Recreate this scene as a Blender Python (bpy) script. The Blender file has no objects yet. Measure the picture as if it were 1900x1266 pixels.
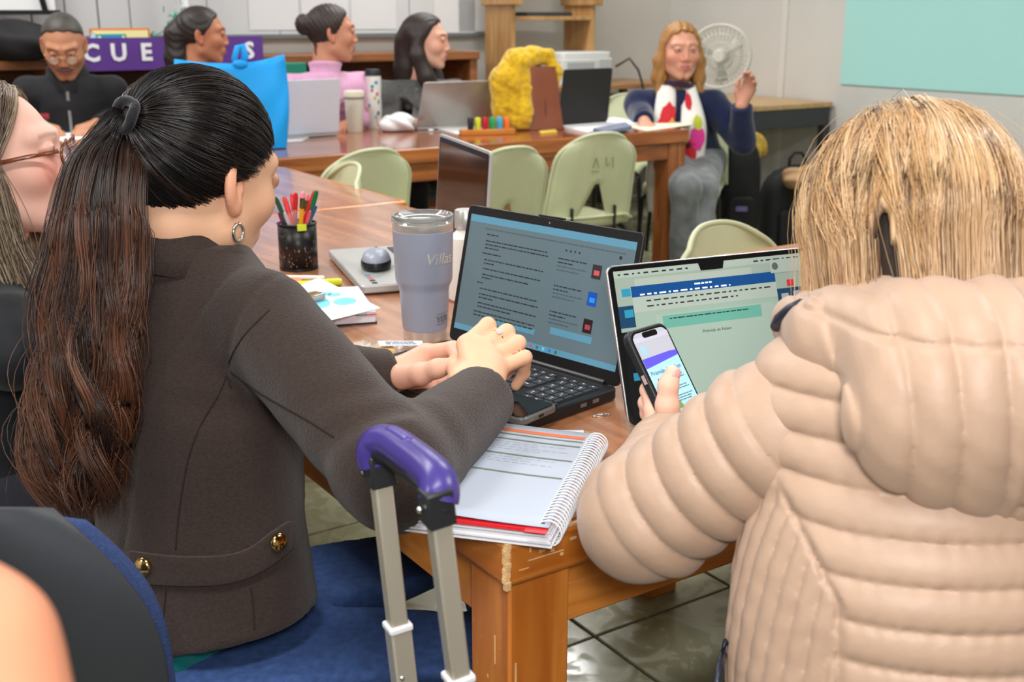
import bpy, bmesh, math, random
import numpy as np
from mathutils import Vector, Matrix, Euler
random.seed(7); RNG = np.random.default_rng(7)
SC = bpy.context.scene; COL = SC.collection

# ------------------------------------------------------------------ camera
CAM_H = 1.26; FPX = 2100.0; HORIZON = 28.0
PITCH = math.atan((633 - HORIZON) / FPX); CP, SP = math.cos(PITCH), math.sin(PITCH)
cam = bpy.data.cameras.new('camera'); cam.sensor_width = 36.0; cam.lens = 36.0 * FPX / 1900
cam.clip_start = 0.02; cam.dof.use_dof = True; cam.dof.focus_distance = 1.45; cam.dof.aperture_fstop = 8.0
camo = bpy.data.objects.new('camera', cam); COL.objects.link(camo)
camo.location = (0, 0, CAM_H); camo.rotation_euler = (math.pi / 2 - PITCH, 0, 0); SC.camera = camo

# ------------------------------------------------------------------ world, lights, exposure
wd = bpy.data.worlds.new('world'); SC.world = wd; wd.use_nodes = True
wd.node_tree.nodes['Background'].inputs[0].default_value = (0.9, 0.95, 1.0, 1)
wd.node_tree.nodes['Background'].inputs[1].default_value = 0.25
vs = SC.view_settings; vs.view_transform = 'Standard'; vs.look = 'None'; vs.gamma = 1.0; vs.use_curve_mapping = False
vs.exposure = 0.0
RZ = math.radians(33.5)                       # the room is turned against the camera
AX = np.array([math.cos(RZ), math.sin(RZ), 0]); BX = np.array([-math.sin(RZ), math.cos(RZ), 0])
def W(a, b, z=0.0): return AX * a + BX * b + np.array([0, 0, z])      # room coordinates to world
def area_light(name, loc, size, power, color=(1, 1, 1), target=None, sy=None, rz=0):
    l = bpy.data.lights.new(name, 'AREA'); l.energy = power; l.color = color; l.size = size
    if sy: l.shape = 'RECTANGLE'; l.size_y = sy
    o = bpy.data.objects.new(name, l); COL.objects.link(o); o.location = Vector(loc)
    if target is not None: o.rotation_euler = (Vector(target) - Vector(loc)).to_track_quat('-Z', 'Y').to_euler()
    else: o.rotation_euler = (0, 0, rz)
    return o
for (a, b, pw_) in ((0.0, 0.4, 32), (2.6, 0.4, 36), (0.3, 3.0, 44), (3.1, 3.0, 44), (0.3, 5.2, 44), (3.4, 5.2, 44), (-2.0, 1.6, 40)):
    area_light('ceiling_lamp', W(a, b, 2.82), 1.2, pw_, (0.985, 0.985, 0.985), sy=0.35, rz=RZ)
area_light('camera_flash', (0.08, -0.20, 1.55), 0.26, 17, (1.0, 0.985, 0.97), target=(0.0, 2.2, 0.75))

# ------------------------------------------------------------------ pixel helpers (1900 x 1266)
def ray(u, v):
    d = v - 633.0
    return np.array([u - 950.0, FPX * CP - d * SP, -FPX * SP - d * CP])
def pt(u, v, z):
    r = ray(u, v); return np.array([0, 0, CAM_H]) + r * ((z - CAM_H) / r[2])
def pd(u, v, Z):
    return np.array([0, 0, CAM_H]) + ray(u, v) * (Z / FPX)

# ------------------------------------------------------------------ materials
def lin(c):
    c = [x / 255.0 for x in c]
    return tuple(x / 12.92 if x <= 0.04045 else ((x + 0.055) / 1.055) ** 2.4 for x in c) + (1.0,)
MATS = {}
def mat(name, rgb, rough=0.5, metal=0.0, var=0.0, scale=8.0, bump=0.0, bscale=60.0, emit=0.0, ebase=1.0, alpha=1.0,
        trans=0.0, sheen=0.0, coat=0.0, stretch=(1, 1, 1), attr=None, spec=0.5, sss=0.0, ior=1.45):
    if name in MATS: return MATS[name]
    m = bpy.data.materials.new(name); m.use_nodes = True; nt = m.node_tree; N = nt.nodes; L = nt.links
    b = N['Principled BSDF']; b.inputs['Roughness'].default_value = rough; b.inputs['Metallic'].default_value = metal
    b.inputs['Specular IOR Level'].default_value = spec; b.inputs['IOR'].default_value = ior
    c = lin(rgb); b.inputs['Base Color'].default_value = (c[0] * ebase, c[1] * ebase, c[2] * ebase, 1)
    if coat: b.inputs['Coat Weight'].default_value = coat; b.inputs['Coat Roughness'].default_value = 0.08
    if sheen: b.inputs['Sheen Weight'].default_value = sheen; b.inputs['Sheen Roughness'].default_value = 0.5
    if trans: b.inputs['Transmission Weight'].default_value = trans
    if sss:
        b.inputs['Subsurface Weight'].default_value = sss; b.inputs['Subsurface Radius'].default_value = (0.012, 0.005, 0.003)
    if alpha < 1: b.inputs['Alpha'].default_value = alpha
    if emit: b.inputs['Emission Color'].default_value = c; b.inputs['Emission Strength'].default_value = emit
    tc = N.new('ShaderNodeTexCoord'); mp = N.new('ShaderNodeMapping'); L.new(tc.outputs['Object'], mp.inputs[0])
    mp.inputs['Scale'].default_value = stretch
    col = None
    if attr:
        at = N.new('ShaderNodeAttribute'); at.attribute_name = attr; col = at.outputs['Color']
    if var:
        nz = N.new('ShaderNodeTexNoise'); nz.inputs['Scale'].default_value = scale; nz.inputs['Detail'].default_value = 5
        L.new(mp.outputs[0], nz.inputs['Vector'])
        mr = N.new('ShaderNodeMapRange'); mr.inputs['From Min'].default_value = 0.3; mr.inputs['From Max'].default_value = 0.7
        mr.inputs['To Min'].default_value = 1 - var; mr.inputs['To Max'].default_value = 1 + var
        L.new(nz.outputs['Fac'], mr.inputs['Value'])
        mx = N.new('ShaderNodeMix'); mx.data_type = 'RGBA'; mx.blend_type = 'MULTIPLY'; mx.inputs['Factor'].default_value = 1
        if col is not None: L.new(col, mx.inputs['A'])
        else: mx.inputs['A'].default_value = c
        cb = N.new('ShaderNodeCombineColor')
        for i in range(3): L.new(mr.outputs[0], cb.inputs[i])
        L.new(cb.outputs[0], mx.inputs['B']); col = mx.outputs['Result']
    if col is not None: L.new(col, b.inputs['Base Color'])
    if bump:
        nz2 = N.new('ShaderNodeTexNoise'); nz2.inputs['Scale'].default_value = bscale; nz2.inputs['Detail'].default_value = 4
        L.new(mp.outputs[0], nz2.inputs['Vector'])
        bp = N.new('ShaderNodeBump'); bp.inputs['Strength'].default_value = bump; bp.inputs['Distance'].default_value = 0.004
        L.new(nz2.outputs['Fac'], bp.inputs['Height']); L.new(bp.outputs[0], b.inputs['Normal'])
    MATS[name] = m; return m
def wood(name, dark, light, axis=0, rough=0.28, coat=0.3, scratches=0.35, pale=(225, 175, 120)):
    if name in MATS: return MATS[name]
    m = bpy.data.materials.new(name); m.use_nodes = True; nt = m.node_tree; N = nt.nodes; L = nt.links
    b = N['Principled BSDF']; b.inputs['Coat Weight'].default_value = coat; b.inputs['Coat Roughness'].default_value = 0.12
    tc = N.new('ShaderNodeTexCoord'); mp = N.new('ShaderNodeMapping'); L.new(tc.outputs['Object'], mp.inputs[0])
    s = [14, 14, 14]; s[axis] = 1.3; mp.inputs['Scale'].default_value = s
    nz = N.new('ShaderNodeTexNoise'); nz.inputs['Scale'].default_value = 1.6; nz.inputs['Detail'].default_value = 8; nz.inputs['Distortion'].default_value = 1.2
    L.new(mp.outputs[0], nz.inputs['Vector'])
    cr = N.new('ShaderNodeValToRGB'); cr.color_ramp.elements[0].position = 0.3; cr.color_ramp.elements[1].position = 0.72
    cr.color_ramp.elements[0].color = lin(dark); cr.color_ramp.elements[1].color = lin(light)
    L.new(nz.outputs['Fac'], cr.inputs[0])
    # fine pale scratches of worn varnish
    mp2 = N.new('ShaderNodeMapping'); mp2.inputs['Scale'].default_value = (9, 70, 70); mp2.inputs['Rotation'].default_value = (0.2, 0.3, 0.7)
    L.new(tc.outputs['Object'], mp2.inputs[0])
    n2 = N.new('ShaderNodeTexNoise'); n2.inputs['Scale'].default_value = 2.0; n2.inputs['Detail'].default_value = 3; L.new(mp2.outputs[0], n2.inputs['Vector'])
    r2 = N.new('ShaderNodeMapRange'); r2.inputs['From Min'].default_value = 0.67; r2.inputs['From Max'].default_value = 0.76; r2.inputs['To Max'].default_value = scratches
    L.new(n2.outputs['Fac'], r2.inputs['Value'])
    mx = N.new('ShaderNodeMix'); mx.data_type = 'RGBA'; L.new(r2.outputs[0], mx.inputs['Factor'])
    L.new(cr.outputs[0], mx.inputs['A']); mx.inputs['B'].default_value = lin(pale); L.new(mx.outputs['Result'], b.inputs['Base Color'])
    n3 = N.new('ShaderNodeTexNoise'); n3.inputs['Scale'].default_value = 6; L.new(tc.outputs['Object'], n3.inputs['Vector'])
    r3 = N.new('ShaderNodeMapRange'); r3.inputs['To Min'].default_value = rough - 0.08; r3.inputs['To Max'].default_value = rough + 0.12
    L.new(n3.outputs['Fac'], r3.inputs['Value']); L.new(r3.outputs[0], b.inputs['Roughness'])
    bp = N.new('ShaderNodeBump'); bp.inputs['Strength'].default_value = 0.05; bp.inputs['Distance'].default_value = 0.002
    L.new(nz.outputs['Fac'], bp.inputs['Height']); L.new(bp.outputs[0], b.inputs['Normal'])
    MATS[name] = m; return m

# ------------------------------------------------------------------ mesh builder
def tag(o, label=None, cat=None, group=None, kind=None):
    if label: o['label'] = label
    if cat: o['category'] = cat
    if group: o['group'] = group
    if kind: o['kind'] = kind
    return o
def thing(name, label, cat, loc=(0, 0, 0), rz=0.0, group=None, rot=None):
    o = bpy.data.objects.new(name, None); COL.objects.link(o); o.empty_display_size = 0.05
    o.location = Vector(loc); o.rotation_euler = rot if rot is not None else (0, 0, rz)
    return tag(o, label, cat, group)
def copy_tree(o, parent=None):
    c = o.copy(); COL.objects.link(c); c.parent = parent
    for ch in list(o.children): copy_tree(ch, c)
    return c
def link_mesh(name, me, m=None, parent=None, smooth=35):
    if m is not None: me.materials.append(m)
    if smooth:
        me.polygons.foreach_set('use_smooth', np.ones(len(me.polygons), bool))
        if smooth < 180: me.set_sharp_from_angle(angle=math.radians(smooth))
    o = bpy.data.objects.new(name, me); COL.objects.link(o)
    if parent is not None: o.parent = parent
    return o
class MB:
    def __init__(s): s.v = []; s.f = []
    def add(s, vs, fs, M=None):
        k = len(s.v)
        if M is not None: vs = [tuple(M @ Vector(p)) for p in vs]
        s.v += [tuple(map(float, p)) for p in vs]; s.f += [tuple(i + k for i in q) for q in fs]; return s
    def box(s, c, d, M=None):
        x, y, z = [q / 2 for q in d]
        vs = [(c[0] + i * x, c[1] + j * y, c[2] + k * z) for k in (-1, 1) for j in (-1, 1) for i in (-1, 1)]
        return s.add(vs, [(0, 2, 3, 1), (4, 5, 7, 6), (0, 1, 5, 4), (2, 6, 7, 3), (0, 4, 6, 2), (1, 3, 7, 5)], M)
    def prism(s, poly, z0, z1, M=None):
        n = len(poly); vs = [(x, y, z0) for x, y in poly] + [(x, y, z1) for x, y in poly]
        fs = [tuple(range(n - 1, -1, -1)), tuple(range(n, 2 * n))] + [(i, (i + 1) % n, n + (i + 1) % n, n + i) for i in range(n)]
        return s.add(vs, fs, M)
    def rbox(s, w, h, r, z0, z1, M=None, n=5, c=(0, 0)):
        poly = []
        for cx, cy, a0 in ((w / 2 - r, h / 2 - r, 0), (-w / 2 + r, h / 2 - r, 90), (-w / 2 + r, -h / 2 + r, 180), (w / 2 - r, -h / 2 + r, 270)):
            for i in range(n + 1):
                a = math.radians(a0 + 90 * i / n); poly.append((c[0] + cx + r * math.cos(a), c[1] + cy + r * math.sin(a)))
        return s.prism(poly, z0, z1, M)
    def lathe(s, prof, n=32, M=None, caps=True):
        vs = [(r * math.cos(2 * math.pi * i / n), r * math.sin(2 * math.pi * i / n), z) for r, z in prof for i in range(n)]
        fs = [(j * n + i, j * n + (i + 1) % n, (j + 1) * n + (i + 1) % n, (j + 1) * n + i) for j in range(len(prof) - 1) for i in range(n)]
        if caps: fs += [tuple(range(n - 1, -1, -1)), tuple(range((len(prof) - 1) * n, len(prof) * n))]
        return s.add(vs, fs, M)
    def tube(s, path, r, n=8, M=None, closed=False, flat=None):
        P = [Vector(p) for p in path]; m = len(P); rs = r if hasattr(r, '__len__') else [r] * m
        up = None; vs = []
        for i in range(m):
            a = P[i - 1] if (i or closed) else P[i]; b = P[(i + 1) % m] if (i < m - 1 or closed) else P[i]
            t = (b - a)
            t = t.normalized() if t.length > 1e-9 else Vector((0, 0, 1))
            if up is None: up = t.orthogonal().normalized()
            up = (up - t * up.dot(t))
            up = up.normalized() if up.length > 1e-6 else t.orthogonal().normalized()
            w = t.cross(up)
            for k in range(n):
                an = 2 * math.pi * k / n; vs.append(tuple(P[i] + (up * math.cos(an) * (flat or 1) + w * math.sin(an)) * rs[i]))
        fs = [(i * n + k, i * n + (k + 1) % n, ((i + 1) % m) * n + (k + 1) % n, ((i + 1) % m) * n + k) for i in range(m if closed else m - 1) for k in range(n)]
        if not closed: fs += [tuple(range(n - 1, -1, -1)), tuple(range((m - 1) * n, m * n))]
        return s.add(vs, fs, M)
    def grid(s, G, M=None, closeu=False, skip=None):
        nu, nv = len(G), len(G[0]); vs = [G[i][j] for i in range(nu) for j in range(nv)]
        fs = [(i * nv + j, ((i + 1) % nu) * nv + j, ((i + 1) % nu) * nv + j + 1, i * nv + j + 1) for i in range(nu if closeu else nu - 1) for j in range(nv - 1) if not (skip and skip(i, j))]
        return s.add(vs, fs, M)
    def ball(s, c, r, nu=16, nv=10, M=None):
        if not hasattr(r, '__len__'): r = (r, r, r)
        vs = [(c[0], c[1], c[2] - r[2])]
        for j in range(1, nv):
            ph = math.pi * j / nv - math.pi / 2
            for i in range(nu):
                th = 2 * math.pi * i / nu; vs.append((c[0] + r[0] * math.cos(ph) * math.cos(th), c[1] + r[1] * math.cos(ph) * math.sin(th), c[2] + r[2] * math.sin(ph)))
        vs.append((c[0], c[1], c[2] + r[2])); q = len(vs) - 1
        fs = [(0, 1 + (i + 1) % nu, 1 + i) for i in range(nu)]
        for j in range(nv - 2):
            for i in range(nu): fs.append((1 + j * nu + i, 1 + j * nu + (i + 1) % nu, 1 + (j + 1) * nu + (i + 1) % nu, 1 + (j + 1) * nu + i))
        fs += [(1 + (nv - 2) * nu + i, 1 + (nv - 2) * nu + (i + 1) % nu, q) for i in range(nu)]
        return s.add(vs, fs, M)
    def quad(s, x0, y0, x1, y1, z=0.0, M=None):
        return s.add([(x0, y0, z), (x1, y0, z), (x1, y1, z), (x0, y1, z)], [(0, 1, 2, 3)], M)
    def obj(s, name, m, parent=None, smooth=35, bev=0.0, seg=2, solid=0.0, sub=0):
        me = bpy.data.meshes.new(name); me.from_pydata(s.v, [], s.f); me.update()
        o = link_mesh(name, me, m, parent, smooth)
        if solid: q = o.modifiers.new('solid', 'SOLIDIFY'); q.thickness = solid; q.offset = 0
        if sub: q = o.modifiers.new('sub', 'SUBSURF'); q.levels = q.render_levels = sub
        if bev: q = o.modifiers.new('bevel', 'BEVEL'); q.width = bev; q.segments = seg; q.limit_method = 'ANGLE'; q.angle_limit = 0.7
        return o
def TR(loc=(0, 0, 0), rx=0, ry=0, rz=0): return Matrix.Translation(Vector(loc)) @ Euler((rx, ry, rz)).to_matrix().to_4x4()
def text_mesh(name, body, size, m, parent, M, extrude=0.0004, align='LEFT', bold=0.0):
    cu = bpy.data.curves.new(name, 'FONT'); cu.body = body; cu.size = size; cu.extrude = extrude; cu.align_x = align; cu.offset = bold; cu.resolution_u = 2
    ob = bpy.data.objects.new(name, cu); COL.objects.link(ob)
    dg = bpy.context.evaluated_depsgraph_get(); me = bpy.data.meshes.new_from_object(ob.evaluated_get(dg))
    bpy.data.objects.remove(ob); bpy.data.curves.remove(cu)
    me.transform(M); o = link_mesh(name, me, m, parent, 0); return o
# ================================================================== the room
M_WALL = mat('painted_wall', (214, 213, 208), 0.75, var=0.03, scale=3, bump=0.05, bscale=90)
M_GROUT = mat('dark_grout', (62, 60, 46), 0.9)
room = (0, 0, 0)
def struct(name, mb, m, bev=0.0):
    o = mb.obj(name, m, None, 35, bev); o.rotation_euler = (0, 0, RZ); return tag(o, kind='structure')
A0, A1, B0, B1, CEIL = -3.0, 5.55, -2.6, 6.35, 2.9
floor = struct('floor', MB().box(((A0 + A1) / 2, (B0 + B1) / 2, -0.056), (A1 - A0, B1 - B0, 0.10)), M_GROUT)
def tile_mat():
    m = mat('glazed_floor_tile', (158, 156, 122), 0.16, spec=0.5)
    nt = m.node_tree; N = nt.nodes; L = nt.links; b = N['Principled BSDF']
    tc = N.new('ShaderNodeTexCoord'); nz = N.new('ShaderNodeTexNoise'); nz.inputs['Scale'].default_value = 9; nz.inputs['Detail'].default_value = 6; nz.inputs['Distortion'].default_value = 2.0
    oi = N.new('ShaderNodeObjectInfo'); ad = N.new('ShaderNodeVectorMath'); ad.operation = 'ADD'
    L.new(tc.outputs['Object'], ad.inputs[0]); sc_ = N.new('ShaderNodeVectorMath'); sc_.operation = 'SCALE'; sc_.inputs['Scale'].default_value = 30
    cb = N.new('ShaderNodeCombineXYZ'); L.new(oi.outputs['Random'], cb.inputs[0]); L.new(cb.outputs[0], sc_.inputs[0]); L.new(sc_.outputs[0], ad.inputs[1])
    L.new(ad.outputs[0], nz.inputs['Vector'])
    cr = N.new('ShaderNodeValToRGB'); e = cr.color_ramp.elements
    e[0].position = 0.35; e[0].color = lin((148, 147, 116)); e[1].position = 0.7; e[1].color = lin((170, 168, 138))
    L.new(nz.outputs['Fac'], cr.inputs[0]); L.new(cr.outputs[0], b.inputs['Base Color'])
    mr = N.new('ShaderNodeMapRange'); mr.inputs['From Min'].default_value = 0.45; mr.inputs['From Max'].default_value = 0.6; mr.inputs['To Min'].default_value = 0.12; mr.inputs['To Max'].default_value = 0.4
    L.new(nz.outputs['Fac'], mr.inputs['Value']); L.new(mr.outputs[0], b.inputs['Roughness'])
    return m
TS = 0.392; tile0 = None
for i in range(-6, 11):
    for j in range(-4, 12):
        a, b = 1.317 + TS * (i + 0.5), 1.673 + TS * (j + 0.5)
        if b > B1 - 0.15 or a > A1 - 0.15: continue
        if tile0 is None:
            tile0 = MB().box((0, 0, 0), (TS - 0.008, TS - 0.008, 0.012)).obj('tile', tile_mat(), floor, 35, 0.0015, 1); t = tile0
        else:
            t = tile0.copy(); COL.objects.link(t)
        t.location = (a, b, -0.006)
wt = 0.12
struct('wall_back', MB().box(((A0 + A1) / 2, B1 + wt / 2, CEIL / 2), (A1 - A0 + 2 * wt, wt, CEIL)), M_WALL)
wr = struct('wall_right', MB().box((A1 + wt / 2, (B0 + B1) / 2, CEIL / 2), (wt, B1 - B0, CEIL)), M_WALL)
struct('wall_left', MB().box((A0 - wt / 2, (B0 + B1) / 2, CEIL / 2), (wt, B1 - B0, CEIL)), M_WALL)
struct('wall_front', MB().box(((A0 + A1) / 2, B0 - wt / 2, CEIL / 2), (A1 - A0 + 2 * wt, wt, CEIL)), M_WALL)
struct('ceiling', MB().box(((A0 + A1) / 2, (B0 + B1) / 2, CEIL + 0.05), (A1 - A0 + 2 * wt, B1 - B0 + 2 * wt, 0.1)), mat('ceiling_paint', (235, 235, 230), 0.9))
struct('trim_1', MB().box((A1 - 0.006, 5.25, 1.45), (0.012, 0.05, 2.9)), mat('panel_joint', (222, 221, 216), 0.6), 0.003)
struct('baseboard_right', MB().box((A1 - 0.007, (B0 + B1) / 2, 0.045), (0.014, B1 - B0, 0.09)), mat('base_tile', (176, 172, 150), 0.4))
struct('baseboard_back', MB().box(((A0 + A1) / 2, B1 - 0.007, 0.045), (A1 - A0, 0.014, 0.09)), MATS['base_tile'])

# ---- projected picture on the right wall
def wall_a(u, v, a):                      # pixel to a plane a = const
    r = ray(u, v); t = (a - np.array([0, 0, CAM_H]) @ AX) / (r @ AX); return np.array([0, 0, CAM_H]) + r * t
def wall_b(u, v, b):
    r = ray(u, v); t = b / (r @ BX); return np.array([0, 0, CAM_H]) + r * t
P = wall_a(1561, 156, A1); pb, pz = P @ BX, P[2]
scr = thing('projection_screen', 'pale mint green projected picture on the right wall', 'screen', W(A1 - 0.004, pb, pz), RZ)
MB().box((-0.004, -1.25, 0.75), (0.008, 2.5, 1.5)).obj('screen_surface', mat('mint_projection', (158, 206, 200), 0.8, emit=0.24, var=0.03, scale=1.2), scr)

# ---- whiteboard and ledge along the back wall
wbz = wall_b(700, 62, B1)[2]
wb = thing('whiteboard', 'long white board panels with thin dark joints and a grey ledge on the back wall', 'whiteboard', W(0, B1, 0), RZ)
M_WB = mat('white_panel', (200, 201, 202), 0.35, var=0.02, scale=2)
aR = wall_b(911, 60, B1) @ AX
MB().box(((-2.2 + aR) / 2, -0.004, wbz + 0.6), (aR + 2.2, 0.008, 1.2)).obj('backing', mat('dark_joint', (96, 94, 90), 0.8), wb)
k = 0; a = -2.2; pan0 = {}
while a < aR - 0.05:
    w = 0.165 if a < 1.75 else 0.42
    w = min(w, aR - a); key = round(w, 4)
    if key not in pan0:
        pan0[key] = o = MB().box((0, 0, 0), (w - (0.006 if w < 0.2 else 0.003), 0.012, 1.2)).obj('panel', M_WB, wb, 35, 0.002, 1)
    else:
        o = pan0[key].copy(); COL.objects.link(o)
    o.location = (a + w / 2, -0.014 - 0.001 * (k % 2), wbz + 0.6); a += w; k += 1
MB().box(((-2.2 + aR) / 2, -0.03, wbz - 0.012), (aR + 2.2, 0.06, 0.024)).obj('ledge', mat('ledge_grey', (104, 108, 106), 0.45), wb, 35, 0.003)
# a few pale sheets pinned to the board
for i, (u, v) in enumerate(((505, 22), (600, 25), (690, 22), (840, 30), (885, 28))):
    q = wall_b(u, v, B1); sh = MB().box((0, 0, 0), (0.30, 0.002, 0.2)).obj('paper_sheet', mat('sheet_white', (212, 212, 212), 0.7), None, 0)
    sh.location = W(q @ AX, B1 - 0.024, q[2]); sh.rotation_euler = (0, 0, RZ)
    tag(sh, ['blank white sheet pinned on the whiteboard above the pink sweater woman\'s bun', 'blank white sheet pinned on the whiteboard right of the bun', 'blank white sheet on the whiteboard between the two seated women', 'blank white sheet on the whiteboard right of the long dark hair', 'blank white sheet on the whiteboard beside the wooden shelf unit'][i], 'paper', 'white sheets on the whiteboard')

# ================================================================== tables
M_TOP = wood('varnished_table_top', (142, 86, 52), (196, 138, 98), 1, 0.24, 0.5, 0.30)
M_EDGE_A = wood('varnished_edge_along', (178, 98, 30), (230, 150, 68), 0, 0.3, 0.4, 0.55)
M_EDGE_B = wood('varnished_edge_across', (178, 98, 30), (230, 150, 68), 1, 0.3, 0.4, 0.55)
M_LEGW = wood('varnished_leg', (180, 98, 30), (226, 144, 62), 2, 0.32, 0.35, 0.5)
M_FTOP = wood('far_table_top', (120, 60, 30), (178, 104, 62), 0, 0.16, 0.6, 0.15)
M_FEDGE = wood('far_table_edge', (122, 62, 24), (186, 112, 56), 0, 0.3, 0.4, 0.35)
M_FLEG = wood('far_table_leg', (118, 62, 26), (182, 112, 58), 2, 0.35, 0.3, 0.3)
M_PALE = mat('bare_pale_wood', (226, 186, 132), 0.7, var=0.2, scale=60)
TZ = 0.745
def table(label, a0, a1, b0, b1, top, ea, eb, leg, th=0.052, apron=True, shelf=False, group=None, lw=0.078, inset=0.012):
    t = thing('work_table', label, 'table', W(a0, b0, 0), RZ, group)
    w, d = a1 - a0, b1 - b0; e = 0.014
    MB().box((w / 2, d / 2, TZ - 0.018), (w - 2 * e, d - 2 * e, 0.036)).obj('tabletop', top, t)
    def edge(poly, m):
        return MB().prism(poly, TZ - th, TZ).obj('edge_trim', m, t, 35, 0.007, 3)
    g = 0.0006
    edge([(g, 0), (w - g, 0), (w - e, e), (e, e)], ea); edge([(e, d - e), (w - e, d - e), (w - g, d), (g, d)], ea)
    edge([(0, g), (e, e + g), (e, d - e - g), (0, d - g)], eb); edge([(w - e, e + g), (w, g), (w, d - g), (w - e, d - e - g)], eb)
    for x in (inset, w - inset - lw):
        for y in (inset, d - inset - lw):
            MB().box((x + lw / 2, y + lw / 2, (TZ - th) / 2), (lw, lw, TZ - th)).obj('leg', leg, t, 35, 0.003)
    if apron:
        ah = 0.075; za = TZ - th - ah / 2; q = inset + lw
        for y in (inset + 0.02, d - inset - 0.02): MB().box((w / 2, y, za), (w - 2 * q, 0.025, ah)).obj('apron', ea, t, 35, 0.003)
        for x in (inset + 0.02, w - inset - 0.02): MB().box((x, d / 2, za), (0.025, d - 2 * q, ah)).obj('apron', eb, t, 35, 0.003)
    return t
T1 = table('worn varnished wooden table holding the black laptop, grey tumbler and spiral notebook', 0.571, 1.500, 0.874, 2.876, M_TOP, M_EDGE_A, M_EDGE_B, M_LEGW)
# pale worn corner and chipped arris of the near corner
wc = MB()
for i in range(14):
    z0 = TZ - 0.052 + 0.0036 * i; j = 0.0009 * math.sin(i * 2.1) + 0.0005 * math.cos(i * 5.3)
    wc.box((0.0022 + j * .6, 0.0022 - j * .6, z0 + 0.0018), (0.0058, 0.0058, 0.0056))
o = wc.obj('worn_corner', M_PALE, T1, 0); o['label'] = 'pale chipped bare wood corner'
wa = MB()
for i in range(26):
    x = 0.03 + i * 0.013; wa.box((x, 0.0030 + 0.0006 * math.sin(i * 1.7), TZ - 0.0012), (0.0125 - 0.004 * ((i * 7) % 3 == 0), 0.0022 + 0.001 * ((i * 5) % 3), 0.0026))
wa.obj('worn_edge_line', M_PALE, T1, 0)
# scratches and dents in the near edge and leg
for (x, z, l, h) in ((0.045, .033, .008, .004), (0.058, .030, .005, .004), (0.05, .026, .045, .0012), (0.085, .036, .008, .003), (0.07, .022, .004, .003), (0.022, .018, .012, .001), (0.11, .04, .003, .01), (0.03, .038, .002, .006)):
    MB().box((x, 0.0, TZ - 0.052 + z), (l, 0.0012, h)).obj('scratch', M_PALE, T1, 0)
for (x, z, l, h) in ((0.02, .58, .002, .03), (0.045, .46, .003, .008), (0.07, .52, .006, .003), (0.03, .5, .001, .05)): MB().box((x, 0.012, z), (l, 0.0012, h)).obj('scratch', M_PALE, T1, 0)
for (y, z, l, h) in ((0.04, .60, .0015, .035), (0.055, .56, .002, .004), (0.03, .52, .002, .012)): MB().box((0.012, y, z), (0.0012, l, h)).obj('scratch', M_PALE, T1, 0)
T2 = table('varnished wooden table joined behind the pencil cup table', 0.60, 1.545, 2.880, 3.80, M_TOP, M_EDGE_A, M_EDGE_B, M_LEGW)
T3 = table('wooden table end seen behind the silver laptop', 1.504, 2.75, 0.874, 1.820, M_TOP, M_EDGE_A, M_EDGE_B, M_LEGW)
T4 = table('long dark wooden table holding the blue bag, laptops and brown handbag', 1.25, 3.67, 4.03, 5.02, M_FTOP, M_FEDGE, M_FEDGE, M_FLEG, th=0.062, lw=0.10)
T5 = table('wooden table end in front of the man writing', -0.55, 1.24, 4.35, 5.40, M_FTOP, M_FEDGE, M_FEDGE, M_FLEG, th=0.062, lw=0.10)

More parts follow.
